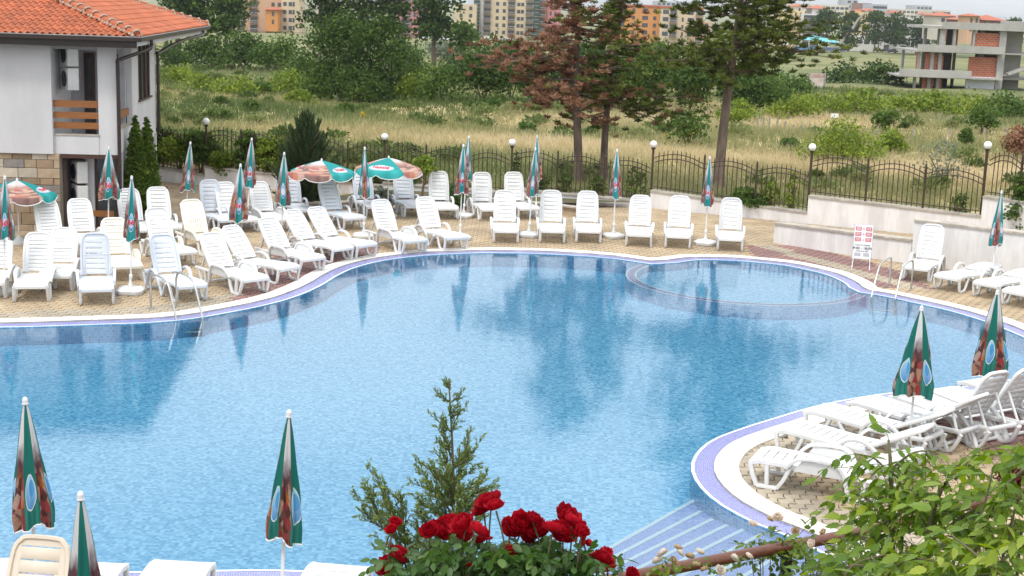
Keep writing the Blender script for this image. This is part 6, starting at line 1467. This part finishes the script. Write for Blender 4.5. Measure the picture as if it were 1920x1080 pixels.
for i, (px, b_, t_) in enumerate(((1419, 243, 214), (1430, 243, 217), (1442, 243, 220), (1456, 242, 222), (1470, 243, 227), (1486, 248, 234), (1502, 250, 235), (1643, 260, 238), (1712, 260, 239), (1780, 262, 240), (1761, 234, 213), (1778, 235, 217), (1845, 262, 240), (1885, 258, 236))):
    p = T(px, b_); k = p.y/FPX; m = MB(); m.tube([(0, 0, -.2), (random.uniform(-.05, .05), 0, (b_-t_)*k)], .05, n=6); tag(m.obj('fence_stake', M['palebark'], loc=p), 'stake of the old wire fence, '+STK[i], 'fence stake', 'stakes of the old wire fence')
# rubble, far sea/sky hills
hp = Q(1800, 30, 5200); m = MB(); vs = []; 
for i in range(41): x = -2200+i*110; z = -38+42*math.exp(-((i-27)/4)**2)+9*math.sin(i*.9); vs += [(x, 0, -160), (x, 0, z)]
m.add(vs+[(v[0], 900, -160) for v in vs[::2]], [(2*i, 2*i+2, 2*i+3, 2*i+1) for i in range(40)]+[(2*i+1, 2*i+3, 82+i+1, 82+i) for i in range(40)]); o = m.obj('hills', mat('far_hills', (.30, .36, .38), (.24, .30, .32), rough=1, scale=.002), None, True, loc=(hp.x, hp.y, -10)); tag(o, kind='structure')
road = MB(); 
for i in range(20):
    x0, x1 = -150+i*25, -125+i*25; y0 = 545; road.add([(x0, y0, tz(x0, y0)+.5), (x1, y0, tz(x1, y0)+.5), (x1, y0+9, tz(x1, y0+9)+.5), (x0, y0+9, tz(x0, y0+9)+.5)], [(0, 1, 2, 3)])
tag(road.obj('road', M['asphalt']), kind='structure')

# thin summer haze over the whole place
hz = MB(); hz.box((-16000, -900, -40), (16000, 7000, 75)); ho = hz.obj('haze', []); tag(ho, kind='stuff')
hm_ = bpy.data.materials.new('haze_air'); hm_.use_nodes = True; hn = hm_.node_tree; hn.nodes.remove(hn.nodes['Principled BSDF']); pv = hn.nodes.new('ShaderNodeVolumePrincipled')
pv.inputs['Color'].default_value = (0.90, 0.93, 0.97, 1); pv.inputs['Density'].default_value = 0.00010; hn.links.new(pv.outputs[0], hn.nodes['Material Output'].inputs['Volume']); ho.data.materials.append(hm_)
# ================================================================ FOREGROUND TERRACE, RAIL, ROSES, JUNIPER, LEAFY TREE
TZ = 2.45
tp_ = [(-3.2, -3), (6.5, -3), (6.5, 9.2), (3.6, 7.9), (1.9, 6.75), (.62, 5.85), (-.6, 5.55), (-3.2, 5.4)]
m = MB(); m.prism([(x, y) for x, y in tp_], -.1, TZ); tag(m.obj('terrace', mat('terrace_soil', (.10, .08, .05), (.05, .08, .02), rough=.95, scale=3)), kind='structure')
ra, rb_, rc = G(1195, 1078.5, 3.50), G(1600, 1001, 3.50), G(1985, 905, 3.50)
dr = (rb_-ra).normalized()
rr = empty('balcony_railing', 'black iron railing with brown wooden handrail in front of the leafy tree', 'railing', (ra.x, ra.y, 0)); RO = Vector((ra.x, ra.y, 0))
start = ra - dr*1.6; m = MB(); m.tube([start-RO, ra-RO, rb_-RO, rc-RO], .025, n=14); m.obj('handrail', M['railwood'], rr, True)
def rpt(s): # along polyline from ra
    L1 = (rb_-ra).length; return ra+dr*s if s < L1 else rb_+(rc-rb_).normalized()*(s-L1)
tot = (rb_-ra).length+(rc-rb_).length
m = MB(); m.tube([ra-dr*1.6-RO-Vector((0, 0, .17)), rpt(0)-RO-Vector((0, 0, .17)), rb_-RO-Vector((0, 0, .17)), rc-RO-Vector((0, 0, .17))], 1, rect=(.010, .014), up=(0, 0, 1)); m.obj('top_bar', M['black'], rr)
m = MB(); m.tube([start-RO-Vector((0, 0, .92)), rb_-RO-Vector((0, 0, .92)), rc-RO-Vector((0, 0, .92))], 1, rect=(.010, .014), up=(0, 0, 1)); m.obj('bottom_bar', M['black'], rr)
s = -1.5
while s < tot:
    p = rpt(s)-RO; m = MB(); m.tube([p-Vector((0, 0, .92)), p-Vector((0, 0, .17))], .008, n=6); m.obj('baluster', M['black'], rr); s += .125
for s in (-1.2, .78, 2.0, 3.2):
    if s < tot: p = rpt(s+.0)-RO; m = MB(); m.box((p.x-.02, p.y-.02, TZ-.05), (p.x+.02, p.y+.02, 3.475)); m.obj('post', M['black'], rr)

def leaf_shape(kind, L_):
    if kind == 'elder':     # coarse-toothed pointed leaflet, folded on the midrib and drooping
        out = [(0, 0), (.16, .12), (.24, .30), (.20, .36), (.25, .50), (.17, .58), (.17, .72), (.08, .82), (0, 1.02)]
    elif kind == 'rose': out = [(0, 0), (.20, .15), (.30, .42), (.25, .72), (.10, .93), (0, 1.0)]
    vs = []; k = len(out)
    for x, y in out: vs.append((x*L_, y*L_, .10*x*L_ - .18*y*y*L_))
    for x, y in out[1:-1]: vs.append((-x*L_, y*L_, .10*x*L_ - .18*y*y*L_))
    mid = []; fs = []
    n0 = len(vs)
    for x, y in out[1:-1]: vs.append((0, y*L_, -.18*y*y*L_-.02*L_))
    m_ = k-2; Rr = lambda i: i; Lf = lambda i: k+i-1; Md = lambda i: n0+i-1
    fs.append((0, Rr(1), Md(1))); fs.append((0, Md(1), Lf(1)))
    for i in range(1, m_): fs += [(Rr(i), Rr(i+1), Md(i+1), Md(i)), (Lf(i+1), Lf(i), Md(i), Md(i+1))]
    fs += [(Rr(m_), k-1, Md(m_)), (k-1, Lf(m_), Md(m_))]
    return vs, fs
def fleaf_mat(name, a, b, c, vein=True, rough=.42, trans=.35):
    m, t, p = new_mat(name); L = t.links; at = nn(t, 'Attribute', attribute_name='tone'); oi = nn(t, 'ObjectInfo')
    s_ = nn(t, 'Math', operation='MULTIPLY_ADD'); s_.inputs[1].default_value = .55; L.new(oi.outputs['Random'], s_.inputs[0]); q_ = nn(t, 'Math', operation='MULTIPLY'); q_.inputs[1].default_value = .45; L.new(at.outputs['Fac'], q_.inputs[0]); L.new(q_.outputs[0], s_.inputs[2])
    cr = nn(t, 'ValToRGB'); e = cr.color_ramp.elements; e[0].color = rgb(a); e[1].color = rgb(c); k = e.new(.55); k.color = rgb(b); L.new(s_.outputs[0], cr.inputs[0])
    co = nn(t, 'TexCoord'); no = nn(t, 'TexNoise', Scale=30, Detail=4); L.new(co.outputs['Object'], no.inputs['Vector'])
    mi = nn(t, 'Mix', data_type='RGBA', blend_type='MULTIPLY'); mi.inputs['Factor'].default_value = .5; L.new(cr.outputs[0], mi.inputs['A']); g2 = nn(t, 'ValToRGB'); g2.color_ramp.elements[0].position = .3; g2.color_ramp.elements[0].color = (.55, .55, .5, 1); g2.color_ramp.elements[1].position = .7; L.new(no.outputs['Fac'], g2.inputs[0]); L.new(g2.outputs[0], mi.inputs['B'])
    L.new(mi.outputs['Result'], p.inputs['Base Color']); p.inputs['Roughness'].default_value = rough; p.inputs['Specular IOR Level'].default_value = .35
    tr = nn(t, 'BsdfTranslucent'); h_ = nn(t, 'HueSaturation'); h_.inputs['Saturation'].default_value = 1.15; h_.inputs['Value'].default_value = 1.5; L.new(mi.outputs['Result'], h_.inputs['Color']); L.new(h_.outputs[0], tr.inputs['Color'])
    ms = nn(t, 'MixShader'); ms.inputs[0].default_value = trans; L.new(p.outputs[0], ms.inputs[1]); L.new(tr.outputs[0], ms.inputs[2]); L.new(ms.outputs[0], t.nodes['Material Output'].inputs['Surface']); return m
M['elder'] = fleaf_mat('elder_leaf', (.06, .13, .010), (.17, .27, .022), (.36, .42, .05))
M['roseleaf'] = fleaf_mat('rose_leaf', (.03, .075, .016), (.07, .15, .028), (.15, .24, .05))
M['roseleaf2'] = fleaf_mat('rose_leaf_light', (.06, .12, .015), (.14, .21, .025), (.28, .33, .04))
def sprig(kind, L_, pairs, seed, mt, droop=.5, gap=None):
    rg = random.Random(seed); m = MB(); tones = []; vs, fs = leaf_shape(kind, L_); gap = gap or L_*.62
    def rach(s): return Vector((0, s, -droop*s*s*1.5/(gap*pairs*1.0)))
    tot_ = gap*(pairs+.6); m.tube([rach(tot_*i/6) for i in range(7)], [.0016*(L_/.07)]*7, n=4); nst = len(m.f); tones += [.6]*nst
    def put(p, yaw, sc_):
        R = Matrix.Translation(p) @ Matrix.Rotation(yaw, 4, 'Z') @ Matrix.Rotation(rg.uniform(-.9, -.15), 4, 'X') @ Matrix.Rotation(rg.uniform(-.5, .5), 4, 'Y') @ Matrix.Scale(sc_*rg.uniform(.85, 1.12), 4)
        m.add([R @ Vector(v) for v in vs], fs); tn = rg.random(); tones.extend([tn]*len(fs))
    for i in range(pairs):
        p = rach(gap*(i+1)*.95)
        for sg in (-1, 1): put(p, -sg*rg.uniform(.9, 1.35), 1-.12*abs(i-pairs*.5)/pairs*2)
    put(rach(tot_), rg.uniform(-.15, .15), 1.1)
    me = m.mesh('leaf', [mt]); a = me.attributes.new('tone', 'FLOAT', 'FACE'); a.data.foreach_set('value', tones); me.polygons.foreach_set('use_smooth', [True]*len(me.polygons)); return me
ELD = [sprig('elder', .057, p, 10+i, M['elder'], droop=d) for i, (p, d) in enumerate(((2, .6), (3, .7), (3, .5), (2, .8), (3, .9)))]
RSL = [sprig('rose', .030, 2, 30+i, M['roseleaf'], droop=.4) for i in range(4)]
RSB = [sprig('rose', .026, 2, 40+i, M['roseleaf2'], droop=.4) for i in range(4)]
def aim(d, roll=0):
    d = Vector(d).normalized(); q = d.to_track_quat('Y', 'Z'); return (q.to_matrix() @ Matrix.Rotation(roll, 3, 'Y')).to_euler()
# --- leafy tree (bottom right): branches laid out where the picture shows them
et = empty('ash_leaved_maple', 'leafy light green tree with compound leaves filling the lower right corner', 'tree', (2.3, 4.4, TZ)); E0 = Vector((2.3, 4.4, TZ))
rgb_ = random.Random(5); NL = [0]; extra = []
def branch(pts, r0, r1, leafgap, parent, org, meshes, lim, spread=1.0, sc=1.0, start=.12):
    cp = crom([Vector(p)-org for p in pts], 6); m = MB(); k = len(cp); m.tube(cp, [r0+(r1-r0)*i/(k-1) for i in range(k)], n=6); b = m.obj('branch', M['twig'], parent, True)
    L_ = sum((cp[i+1]-cp[i]).length for i in range(k-1)); s = L_*start; side = 1
    while s < L_:
        acc = 0
        for i in range(k-1):
            l = (cp[i+1]-cp[i]).length
            if acc+l >= s: break
            acc += l
        p = cp[i].lerp(cp[i+1], (s-acc)/max(l, 1e-6)); d = (cp[i+1]-cp[i]).normalized(); a = rgb_.uniform(0, 6.28)
        for q in range(2):
            u = Vector((math.cos(a+q*PI), math.sin(a+q*PI), rgb_.uniform(-.1, .35))); dv = (d*.35+u*spread).normalized(); me = rgb_.choice(meshes); sc_ = sc*rgb_.uniform(.75, 1.15)
            (link('leaf', me, b, p, aim(dv, rgb_.uniform(-.5, .5)), (sc_,)*3) if NL[0] < lim else extra.append((me, p+org, aim(dv, rgb_.uniform(-.5, .5)), sc_))); NL[0] += 1
        s += leafgap*rgb_.uniform(.7, 1.3)
    dv = (cp[-1]-cp[-2]).normalized(); link('leaf', rgb_.choice(meshes), b, cp[-1], aim(dv), (sc,)*3)
    return b
def flush(parent, org, name='leaf_mass'):
    global extra
    if not extra: return
    V, F, Tn, n0 = [], [], [], 0; mt = extra[0][0].materials[0]; m = MB(); tn = []
    for me, p, r_, s_ in extra:
        X = Matrix.Translation(Vector(p)-org) @ r_.to_matrix().to_4x4() @ Matrix.Scale(s_, 4); m.add([X @ v.co for v in me.vertices], [tuple(f.vertices) for f in me.polygons])
        o_ = rgb_.random()*.5; tn += [min(1, d.value*.6+o_) for d in me.attributes['tone'].data]
    me = m.mesh(name, [mt]); a = me.attributes.new('tone', 'FLOAT', 'FACE'); a.data.foreach_set('value', tn); me.polygons.foreach_set('use_smooth', [True]*len(me.polygons)); tag(link(name, me, parent), kind='stuff'); extra = []
def W3(px, py, Y): return Q(px, py, Y)
main = [([(1680, 1160, 4.6), (1672, 1000, 4.7), (1670, 880, 4.75), (1666, 825, 4.8)], .014, .004), ([(1720, 1180, 4.5), (1738, 1020, 4.5), (1760, 930, 4.5), (1800, 870, 4.5)], .013, .004),
        ([(1790, 1180, 4.3), (1830, 1020, 4.3), (1880, 920, 4.2), (1960, 850, 4.1)], .014, .004), ([(1672, 1000, 4.7), (1640, 950, 4.8), (1625, 935, 4.9), (1600, 925, 4.9)], .007, .003),
        ([(1670, 890, 4.75), (1640, 860, 4.8), (1610, 852, 4.8)], .005, .002), ([(1670, 880, 4.75), (1710, 850, 4.7), (1745, 845, 4.7)], .005, .002), ([(1790, 900, 4.5), (1830, 850, 4.5), (1865, 835, 4.5)], .005, .002),
        ([(1750, 1010, 4.5), (1820, 960, 4.4), (1890, 940, 4.3), (1960, 930, 4.2)], .007, .003), ([(1680, 1060, 4.6), (1620, 1010, 4.7), (1610, 1000, 4.8), (1590, 1010, 4.8)], .006, .003),
        ([(1700, 1090, 4.3), (1760, 1030, 4.2), (1850, 1010, 4.1), (1940, 1030, 4.0)], .007, .003), ([(1700, 1120, 4.3), (1640, 1070, 4.3), (1600, 1060, 4.3), (1570, 1075, 4.35)], .007, .003),
        ([(1830, 1100, 4.0), (1880, 1050, 3.9), (1950, 1000, 3.8)], .007, .003), ([(1830, 1000, 4.2), (1850, 930, 4.2), (1862, 880, 4.2)], .005, .002), ([(1720, 980, 4.6), (1722, 920, 4.6), (1740, 890, 4.6)], .005, .002),
        ([(1672, 960, 4.7), (1700, 930, 4.6), (1740, 925, 4.5)], .005, .002), ([(1640, 1110, 4.2), (1700, 1050, 4.1), (1790, 1060, 4.0)], .006, .002), ([(1880, 1080, 3.8), (1830, 1040, 3.9), (1780, 1000, 4.0)], .006, .002), ([(1890, 1010, 4.1), (1905, 950, 4.1), (1930, 900, 4.1)], .005, .002),
        ([(1900, 880, 4.4), (1920, 850, 4.4), (1945, 830, 4.4)], .004, .002), ([(1560, 1120, 4.3), (1600, 1060, 4.3), (1660, 1040, 4.3)], .006, .002), ([(1720, 1140, 4.0), (1800, 1085, 3.9), (1890, 1075, 3.8)], .006, .002)]
for pts, r0, r1 in main: branch([W3(*p) for p in pts], r0, r1, .040, et, E0, ELD, 290)
flush(et, E0)
m = MB(); m.tube([(0, 0, -.1), (-.02, .02, .35), (0, .05, .62)], [.035, .028, .02], n=8); m.obj('trunk', M['twig'], et, True)
for px, py, Y in ((1680, 1160, 4.6), (1720, 1180, 4.5), (1790, 1180, 4.3)): m = MB(); m.tube([(0, .05, .55), W3(px, py, Y)-E0], [.02, .013], n=6); m.obj('branch', M['twig'], et, True)

# --- roses
def petal(m, c, az, tilt, size, cup, mi=0):
    nu, nv = 4, 4; vs = []
    R = Matrix.Rotation(az, 4, 'Z') @ Matrix.Rotation(tilt, 4, 'Y')
    for i in range(nv+1):
        v = i/nv
        for j in range(nu+1):
            u = j/nu*2-1; w = size*.62*math.sin(PI*(.12+.80*v))**.6; x = size*v; y = u*w; z = cup*size*(u*u*.35+ (v-.5)**2*.5) - (.16*size*max(0, v-.75)*4*(1+.4*math.sin(u*4))) ; vs.append(R @ Vector((z+.02*size, y, x)) + Vector(c))
    m.add(vs, [(i*(nu+1)+j, i*(nu+1)+j+1, (i+1)*(nu+1)+j+1, (i+1)*(nu+1)+j) for i in range(nv) for j in range(nu)], mi)
def rose_mesh(R0, seed, mt, n=34):
    rg = random.Random(seed); m = MB()
    for i in range(n):
        t = i/n; az = i*2.39996+rg.uniform(-.25, .25); petal(m, (rg.uniform(-.04, .04)*R0, rg.uniform(-.04, .04)*R0, R0*.1*(1-t)), az, .10+1.35*t**.8+rg.uniform(-.1, .1), R0*(.55+.55*t)*rg.uniform(.9, 1.1), -.5)
    me = m.mesh('rose_bloom', mt); me.polygons.foreach_set('use_smooth', [True]*len(me.polygons)); return me
def petal_mat(name, a, b):
    m, t, p = new_mat(name); L = t.links; oi = nn(t, 'ObjectInfo'); co = nn(t, 'TexCoord'); no = nn(t, 'TexNoise', Scale=60, Detail=4); L.new(co.outputs['Object'], no.inputs['Vector'])
    ad = nn(t, 'Math', operation='MULTIPLY_ADD'); ad.inputs[1].default_value = .5; L.new(oi.outputs['Random'], ad.inputs[0]); q_ = nn(t, 'Math', operation='MULTIPLY'); q_.inputs[1].default_value = .6; L.new(no.outputs['Fac'], q_.inputs[0]); L.new(q_.outputs[0], ad.inputs[2])
    mi = nn(t, 'Mix', data_type='RGBA'); mi.inputs['A'].default_value = rgb(a); mi.inputs['B'].default_value = rgb(b); L.new(ad.outputs[0], mi.inputs['Factor']); L.new(mi.outputs['Result'], p.inputs['Base Color']); p.inputs['Roughness'].default_value = .6; p.inputs['Specular IOR Level'].default_value = .25
    try: p.inputs['Sheen Weight'].default_value = .3; p.inputs['Sheen Tint'].default_value = rgb(b)
    except Exception: pass
    tr = nn(t, 'BsdfTranslucent'); L.new(mi.outputs['Result'], tr.inputs['Color']); ms = nn(t, 'MixShader'); ms.inputs[0].default_value = .25; L.new(p.outputs[0], ms.inputs[1]); L.new(tr.outputs[0], ms.inputs[2]); L.new(ms.outputs[0], t.nodes['Material Output'].inputs['Surface']); return m
M['rosered'] = petal_mat('red_petals', (.24, .002, .008), (.52, .004, .018)); M['rosewhite'] = petal_mat('cream_petals', (.75, .62, .50), (.80, .74, .66)); M['rosedry'] = petal_mat('faded_petals', (.42, .28, .14), (.62, .48, .30))
RR = [rose_mesh(.042, 60+i, M['rosered']) for i in range(3)]; RWm = [rose_mesh(.024, 70+i, M['rosewhite'], 24) for i in range(2)]; RDm = rose_mesh(.022, 80, M['rosedry'], 20)
budm = MB(); budm.lathe([(.002, 0), (.009, .006), (.010, .014), (.006, .022), (.001, .027)], 8); BUD = budm.mesh('rose_bud', M['rosered'], True)
YR = 3.6
rb0 = Vector(W3(950, 1400, YR)); rb0.z = TZ
rose = empty('red_rose_bush', 'rose bush with dark red blooms at the bottom centre of the picture', 'rose bush', rb0)
blooms = [(921, 948, 1.0), (908, 962, .8), (823, 1000, .95), (850, 990, .9), (873, 990, 1.0), (893, 1002, .85), (806, 998, .7), (862, 1005, .9), (980, 985, .9), (965, 1000, .85), (1000, 1005, .95), (955, 990, .7), (1060, 973, 1.05), (1072, 985, .8), (1055, 1003, 1.0), (1035, 1000, .85), (1015, 1000, .8), (1085, 992, .7),
          (741, 982, .5), (735, 995, .45), (738, 1046, .9), (735, 1066, 1.0), (757, 1052, .7), (1118, 1066, 1.1), (1103, 1056, .9), (1137, 1041, .55), (1140, 1072, .8), (958, 1035, .5), (880, 1064, .35), (1012, 1066, .45), (1185, 1078, .5), (843, 1046, .45), (965, 1064, .55), (1000, 978, .7), (1042, 988, .6), (930, 955, .7), (1090, 1000, .6), (985, 1010, .6), (835, 985, .6), (1075, 1000, .8), (745, 1040, .7), (1128, 1052, .8), (975, 1052, .35), (1028, 1050, .35), (905, 1015, .5)]
rg_ = random.Random(9)
for px, py, s_ in blooms:
    Y = YR+rg_.uniform(-.12, .12); p = W3(px, py, Y)-rb0
    tilt = (rg_.uniform(.25, .75), rg_.uniform(-.3, .3), rg_.uniform(0, 6)); b = link('rose_bloom', RR[rg_.randrange(3)], rose, p, tilt, (s_*rg_.uniform(.9, 1.05),)*3)
    m = MB(); m.tube(crom([p-Vector((0, 0, .004)), p+Vector((rg_.uniform(-.03, .03), .01, -.12)), Vector((p.x*.7, p.y*.5, p.z-.32))], 4), .0025, n=5); m.obj('stem', M['twig'], rose, True)
for px, py in ((1095, 1010), (1105, 1022), (1090, 1025), (850, 1060), (905, 1078), (1090, 1060), (1000, 1044), (925, 1052)):
    link('rose_bud', BUD, rose, W3(px, py, YR+rg_.uniform(-.05, .05))-rb0, (rg_.uniform(-.6, .6), rg_.uniform(-.6, .6), 0))
cntl = 0; extra = []
for i in range(620):
    px = rg_.gauss(940, 118); py = 1018+abs(rg_.gauss(0, 1))*55+abs(px-940)*.10
    if not (715 < px < 1170) or py > 1180: continue
    p = W3(px, py, YR+rg_.uniform(-.16, .18)); dv = Vector((rg_.uniform(-1, 1), rg_.uniform(-1, .6), rg_.uniform(-.2, .8))); me = rg_.choice(RSL); s_ = rg_.uniform(.7, 1.15)
    if cntl < 280: link('leaf', me, rose, p-rb0, aim(dv, rg_.uniform(-.6, .6)), (s_,)*3); cntl += 1
    else: extra.append((me, p, aim(dv, rg_.uniform(-.6, .6)), s_))
flush(rose, rb0)
for i in range(16):
    px = 760+i*25; e = W3(px+rg_.uniform(-10, 10), 1030, YR)-rb0; m = MB(); m.tube(crom([(rg_.uniform(-.08, .08), rg_.uniform(-.05, .05), 0), (e.x*.4, e.y*.3, e.z*.55), tuple(e)], 5), [.005]*6+[.003]*5, n=5); m.obj('cane', M['twig'], rose, True)
# --- white roses on the rail
def wrose(label, spots, leafbox, n, Y, dry):
    p0 = W3(leafbox[0]+leafbox[2]/2, 1350, Y); p0.z = TZ; r = empty('white_rose_bush', label, 'rose bush', p0)
    for k, (px, py) in enumerate(spots): link('rose_bloom', RDm if k in dry else RWm[k % 2], r, W3(px, py, Y-.12)-p0, (rg_.uniform(.2, 1), rg_.uniform(-.5, .5), rg_.uniform(0, 6)), (rg_.uniform(.8, 1.15),)*3)
    global extra; extra = []; c_ = 0
    for i in range(n):
        px = leafbox[0]+rg_.random()*leafbox[2]; py = leafbox[1]+rg_.random()**.8*leafbox[3]; p = W3(px, py, Y+rg_.uniform(-.08, .12)); dv = Vector((rg_.uniform(-1, 1), rg_.uniform(-1, .6), rg_.uniform(-.3, .7)))
        link('leaf', rg_.choice(RSB), r, p-p0, aim(dv, rg_.uniform(-.5, .5)), (rg_.uniform(.7, 1.2)*Y/5,)*3)
        if i % 9 == 0: e = p-p0; m = MB(); m.tube(crom([(e.x*.3, e.y*.3, e.z-.55), (e.x*.7, e.y*.8, e.z-.25), tuple(e)], 4), .0022, n=5); m.obj('cane', M['twig'], r, True)
wrose('cream and faded roses hanging over the brown handrail at its left end', [(1245, 1040), (1262, 1052), (1272, 1038), (1270, 1030), (1292, 1046), (1310, 1038), (1375, 1048), (1402, 1045), (1305, 1062), (1322, 1070), (1350, 1070), (1235, 1054)], (1225, 1035, 160, 60), 34, 5.2, (1, 3, 4, 8, 9))
wrose('small pale roses on light green shoots in front of the pool steps', [(1458, 972), (1492, 998), (1410, 985), (1442, 976)], (1392, 990, 95, 70), 60, 5.9, (1, 3))
wrose('pale roses on the shoots between the handrail post and the leafy tree', [(1524, 1020), (1560, 1048), (1592, 1052), (1545, 1000)], (1490, 1000, 190, 100), 130, 5.7, (3,))
# dark red leaved plant by the right edge
plant(1895, 905, 870, 60, 'r', 'dark red leaved plant showing through the leafy tree at the right edge', 'shrub', 'mound', name='shrub', at=G(1900, 915), nleaf=700, leaf=.06)
# --- small juniper behind the roses
def small_juniper():
    rg = np.random.default_rng(8); Y = 5.0; b0 = W3(852, 1300, Y); b0.z = TZ; r = empty('small_juniper', 'young juniper tree with sparse pointed top rising above the red roses', 'conifer', b0)
    tip = np.array(W3(845, 716, Y)-b0); k = FPX/Y
    stemf = lambda t: tip*np.array([1, 1, 1])*t
    st = MB(); Z0 = (W3(845, 1080, Y)-b0).z; H = tip[2]
    st.tube([tuple(stemf(i/10)+np.array([.012*math.sin(i), 0, 0])) for i in range(11)], [.016*(1-.9*i/10)+.0012 for i in range(11)], n=7); st.obj('trunk', M['twig'], r, True)
    P, D_, Tn = [], [], []; br = MB()
    def spray(o, d, L_, dens=1.0, tn=.5):
        d = d/np.linalg.norm(d); e = o+d*L_+np.array([0, 0, .06*L_]); br.tube([tuple(o), tuple((o+e)/2-np.array([0, 0, .02*L_])), tuple(e)], [.0035*(L_/.25)**.5+.0008, .002, .0006], n=4)
        n2 = max(3, int(L_*62*dens))
        for i in range(n2):
            s = (i+.5)/n2*.92+.08; c = o+(e-o)*s; side = np.cross(d, unit(1, rg)[0]); side /= np.linalg.norm(side)+1e-9; dd = d*.85+side*.75+np.array([0, 0, .25]); dd /= np.linalg.norm(dd)
            l2 = (.022+.05*L_*(1-s)+.012*rg.random()); nn_ = int(12+l2*230)
            u = rg.random(nn_); pp = c+dd*(u*l2)[:, None]+rg.normal(size=(nn_, 3))*.0028; sd2 = unit(nn_, rg)
            P.append(pp); D_.append(dd*.9+sd2*.55); Tn.append(np.clip(tn*.5+.25*u+.35*rg.random(nn_)+.1*s, 0, 1))
    def px2(px, py, dy=0): return np.array(W3(px, py, Y+dy)-b0)
    # upper thin leader whorls
    for t, n_, L_ in ((.985, 3, .03), (.96, 4, .06), (.93, 4, .085), (.905, 4, .09), (.87, 3, .05), (.83, 4, .11), (.80, 5, .12), (.765, 4, .10), (.73, 5, .13), (.70, 5, .14), (.66, 6, .16)):
        for j in range(n_): a = rg.uniform(0, 6.28); spray(stemf(t), np.array([math.cos(a), math.sin(a)*.8, .75]), L_*rg.uniform(.7, 1.15), 1.0, .4)
    for (x0, y0, x1, y1, dy) in ((846, 960, 778, 873, 0), (846, 980, 770, 930, -.05), (848, 945, 805, 870, .05), (850, 950, 882, 815, 0), (852, 965, 915, 893, -.05), (852, 990, 880, 925, .08), (848, 900, 826, 845, 0), (850, 880, 885, 850, .03), (848, 1000, 815, 900, .1), (850, 1010, 860, 920, -.1), (846, 860, 826, 790, 0), (850, 930, 905, 900, .1), (848, 940, 835, 880, -.08),
                                 (848, 950, 800, 915, -.1), (849, 960, 845, 890, .1), (850, 985, 900, 930, 0), (848, 1040, 780, 960, 0), (852, 1050, 905, 960, .1)):
        o = px2(x0, y0); e = px2(x1, y1, dy); spray(o, e-o, np.linalg.norm(e-o), 1.1, .62)
        for q in range(3): s = rg.uniform(.2, .7); c = o+(e-o)*s; spray(c, (e-o)/np.linalg.norm(e-o)+unit(1, rg)[0]*.55, np.linalg.norm(e-o)*.45, 1.0, .62)
    # the low side branch reaching left
    for (x0, y0, x1, y1, dy) in ((850, 1120, 662, 935, 0), (800, 1070, 690, 885, 0), (790, 1060, 715, 930, -.05), (770, 1030, 740, 940, .03), (760, 1020, 672, 960, .05), (800, 1080, 700, 1010, 0), (840, 1110, 745, 985, .05), (830, 1100, 780, 985, 0), (850, 1120, 800, 1000, -.05), (760, 1030, 750, 925, -.04), (730, 1000, 685, 915, .0)):
        o = px2(x0, y0); e = px2(x1, y1, dy); spray(o, e-o, np.linalg.norm(e-o), 1.0, .5)
        for q in range(3): s = rg.uniform(.35, .85); c = o+(e-o)*s; spray(c, (e-o)/np.linalg.norm(e-o)+unit(1, rg)[0]*.6, np.linalg.norm(e-o)*.35, 1.0, .55)
    br.obj('branches', M['twig'], r, True)
    P_ = np.concatenate(P); link('foliage', leaves_from(P_, np.concatenate(D_), .0155, rg, 'foliage', M['leaf_jfore'], np.concatenate(Tn), aspect=.26, jitter=.25), r)
M['leaf_jfore'] = leaf_mat('juniper_scale', [(0, (0.035, 0.07, 0.018)), (0.5, (0.12, 0.18, 0.045)), (1, (0.28, 0.34, 0.10))], trans=.25, nscale=6, namp=.3)
small_juniper()
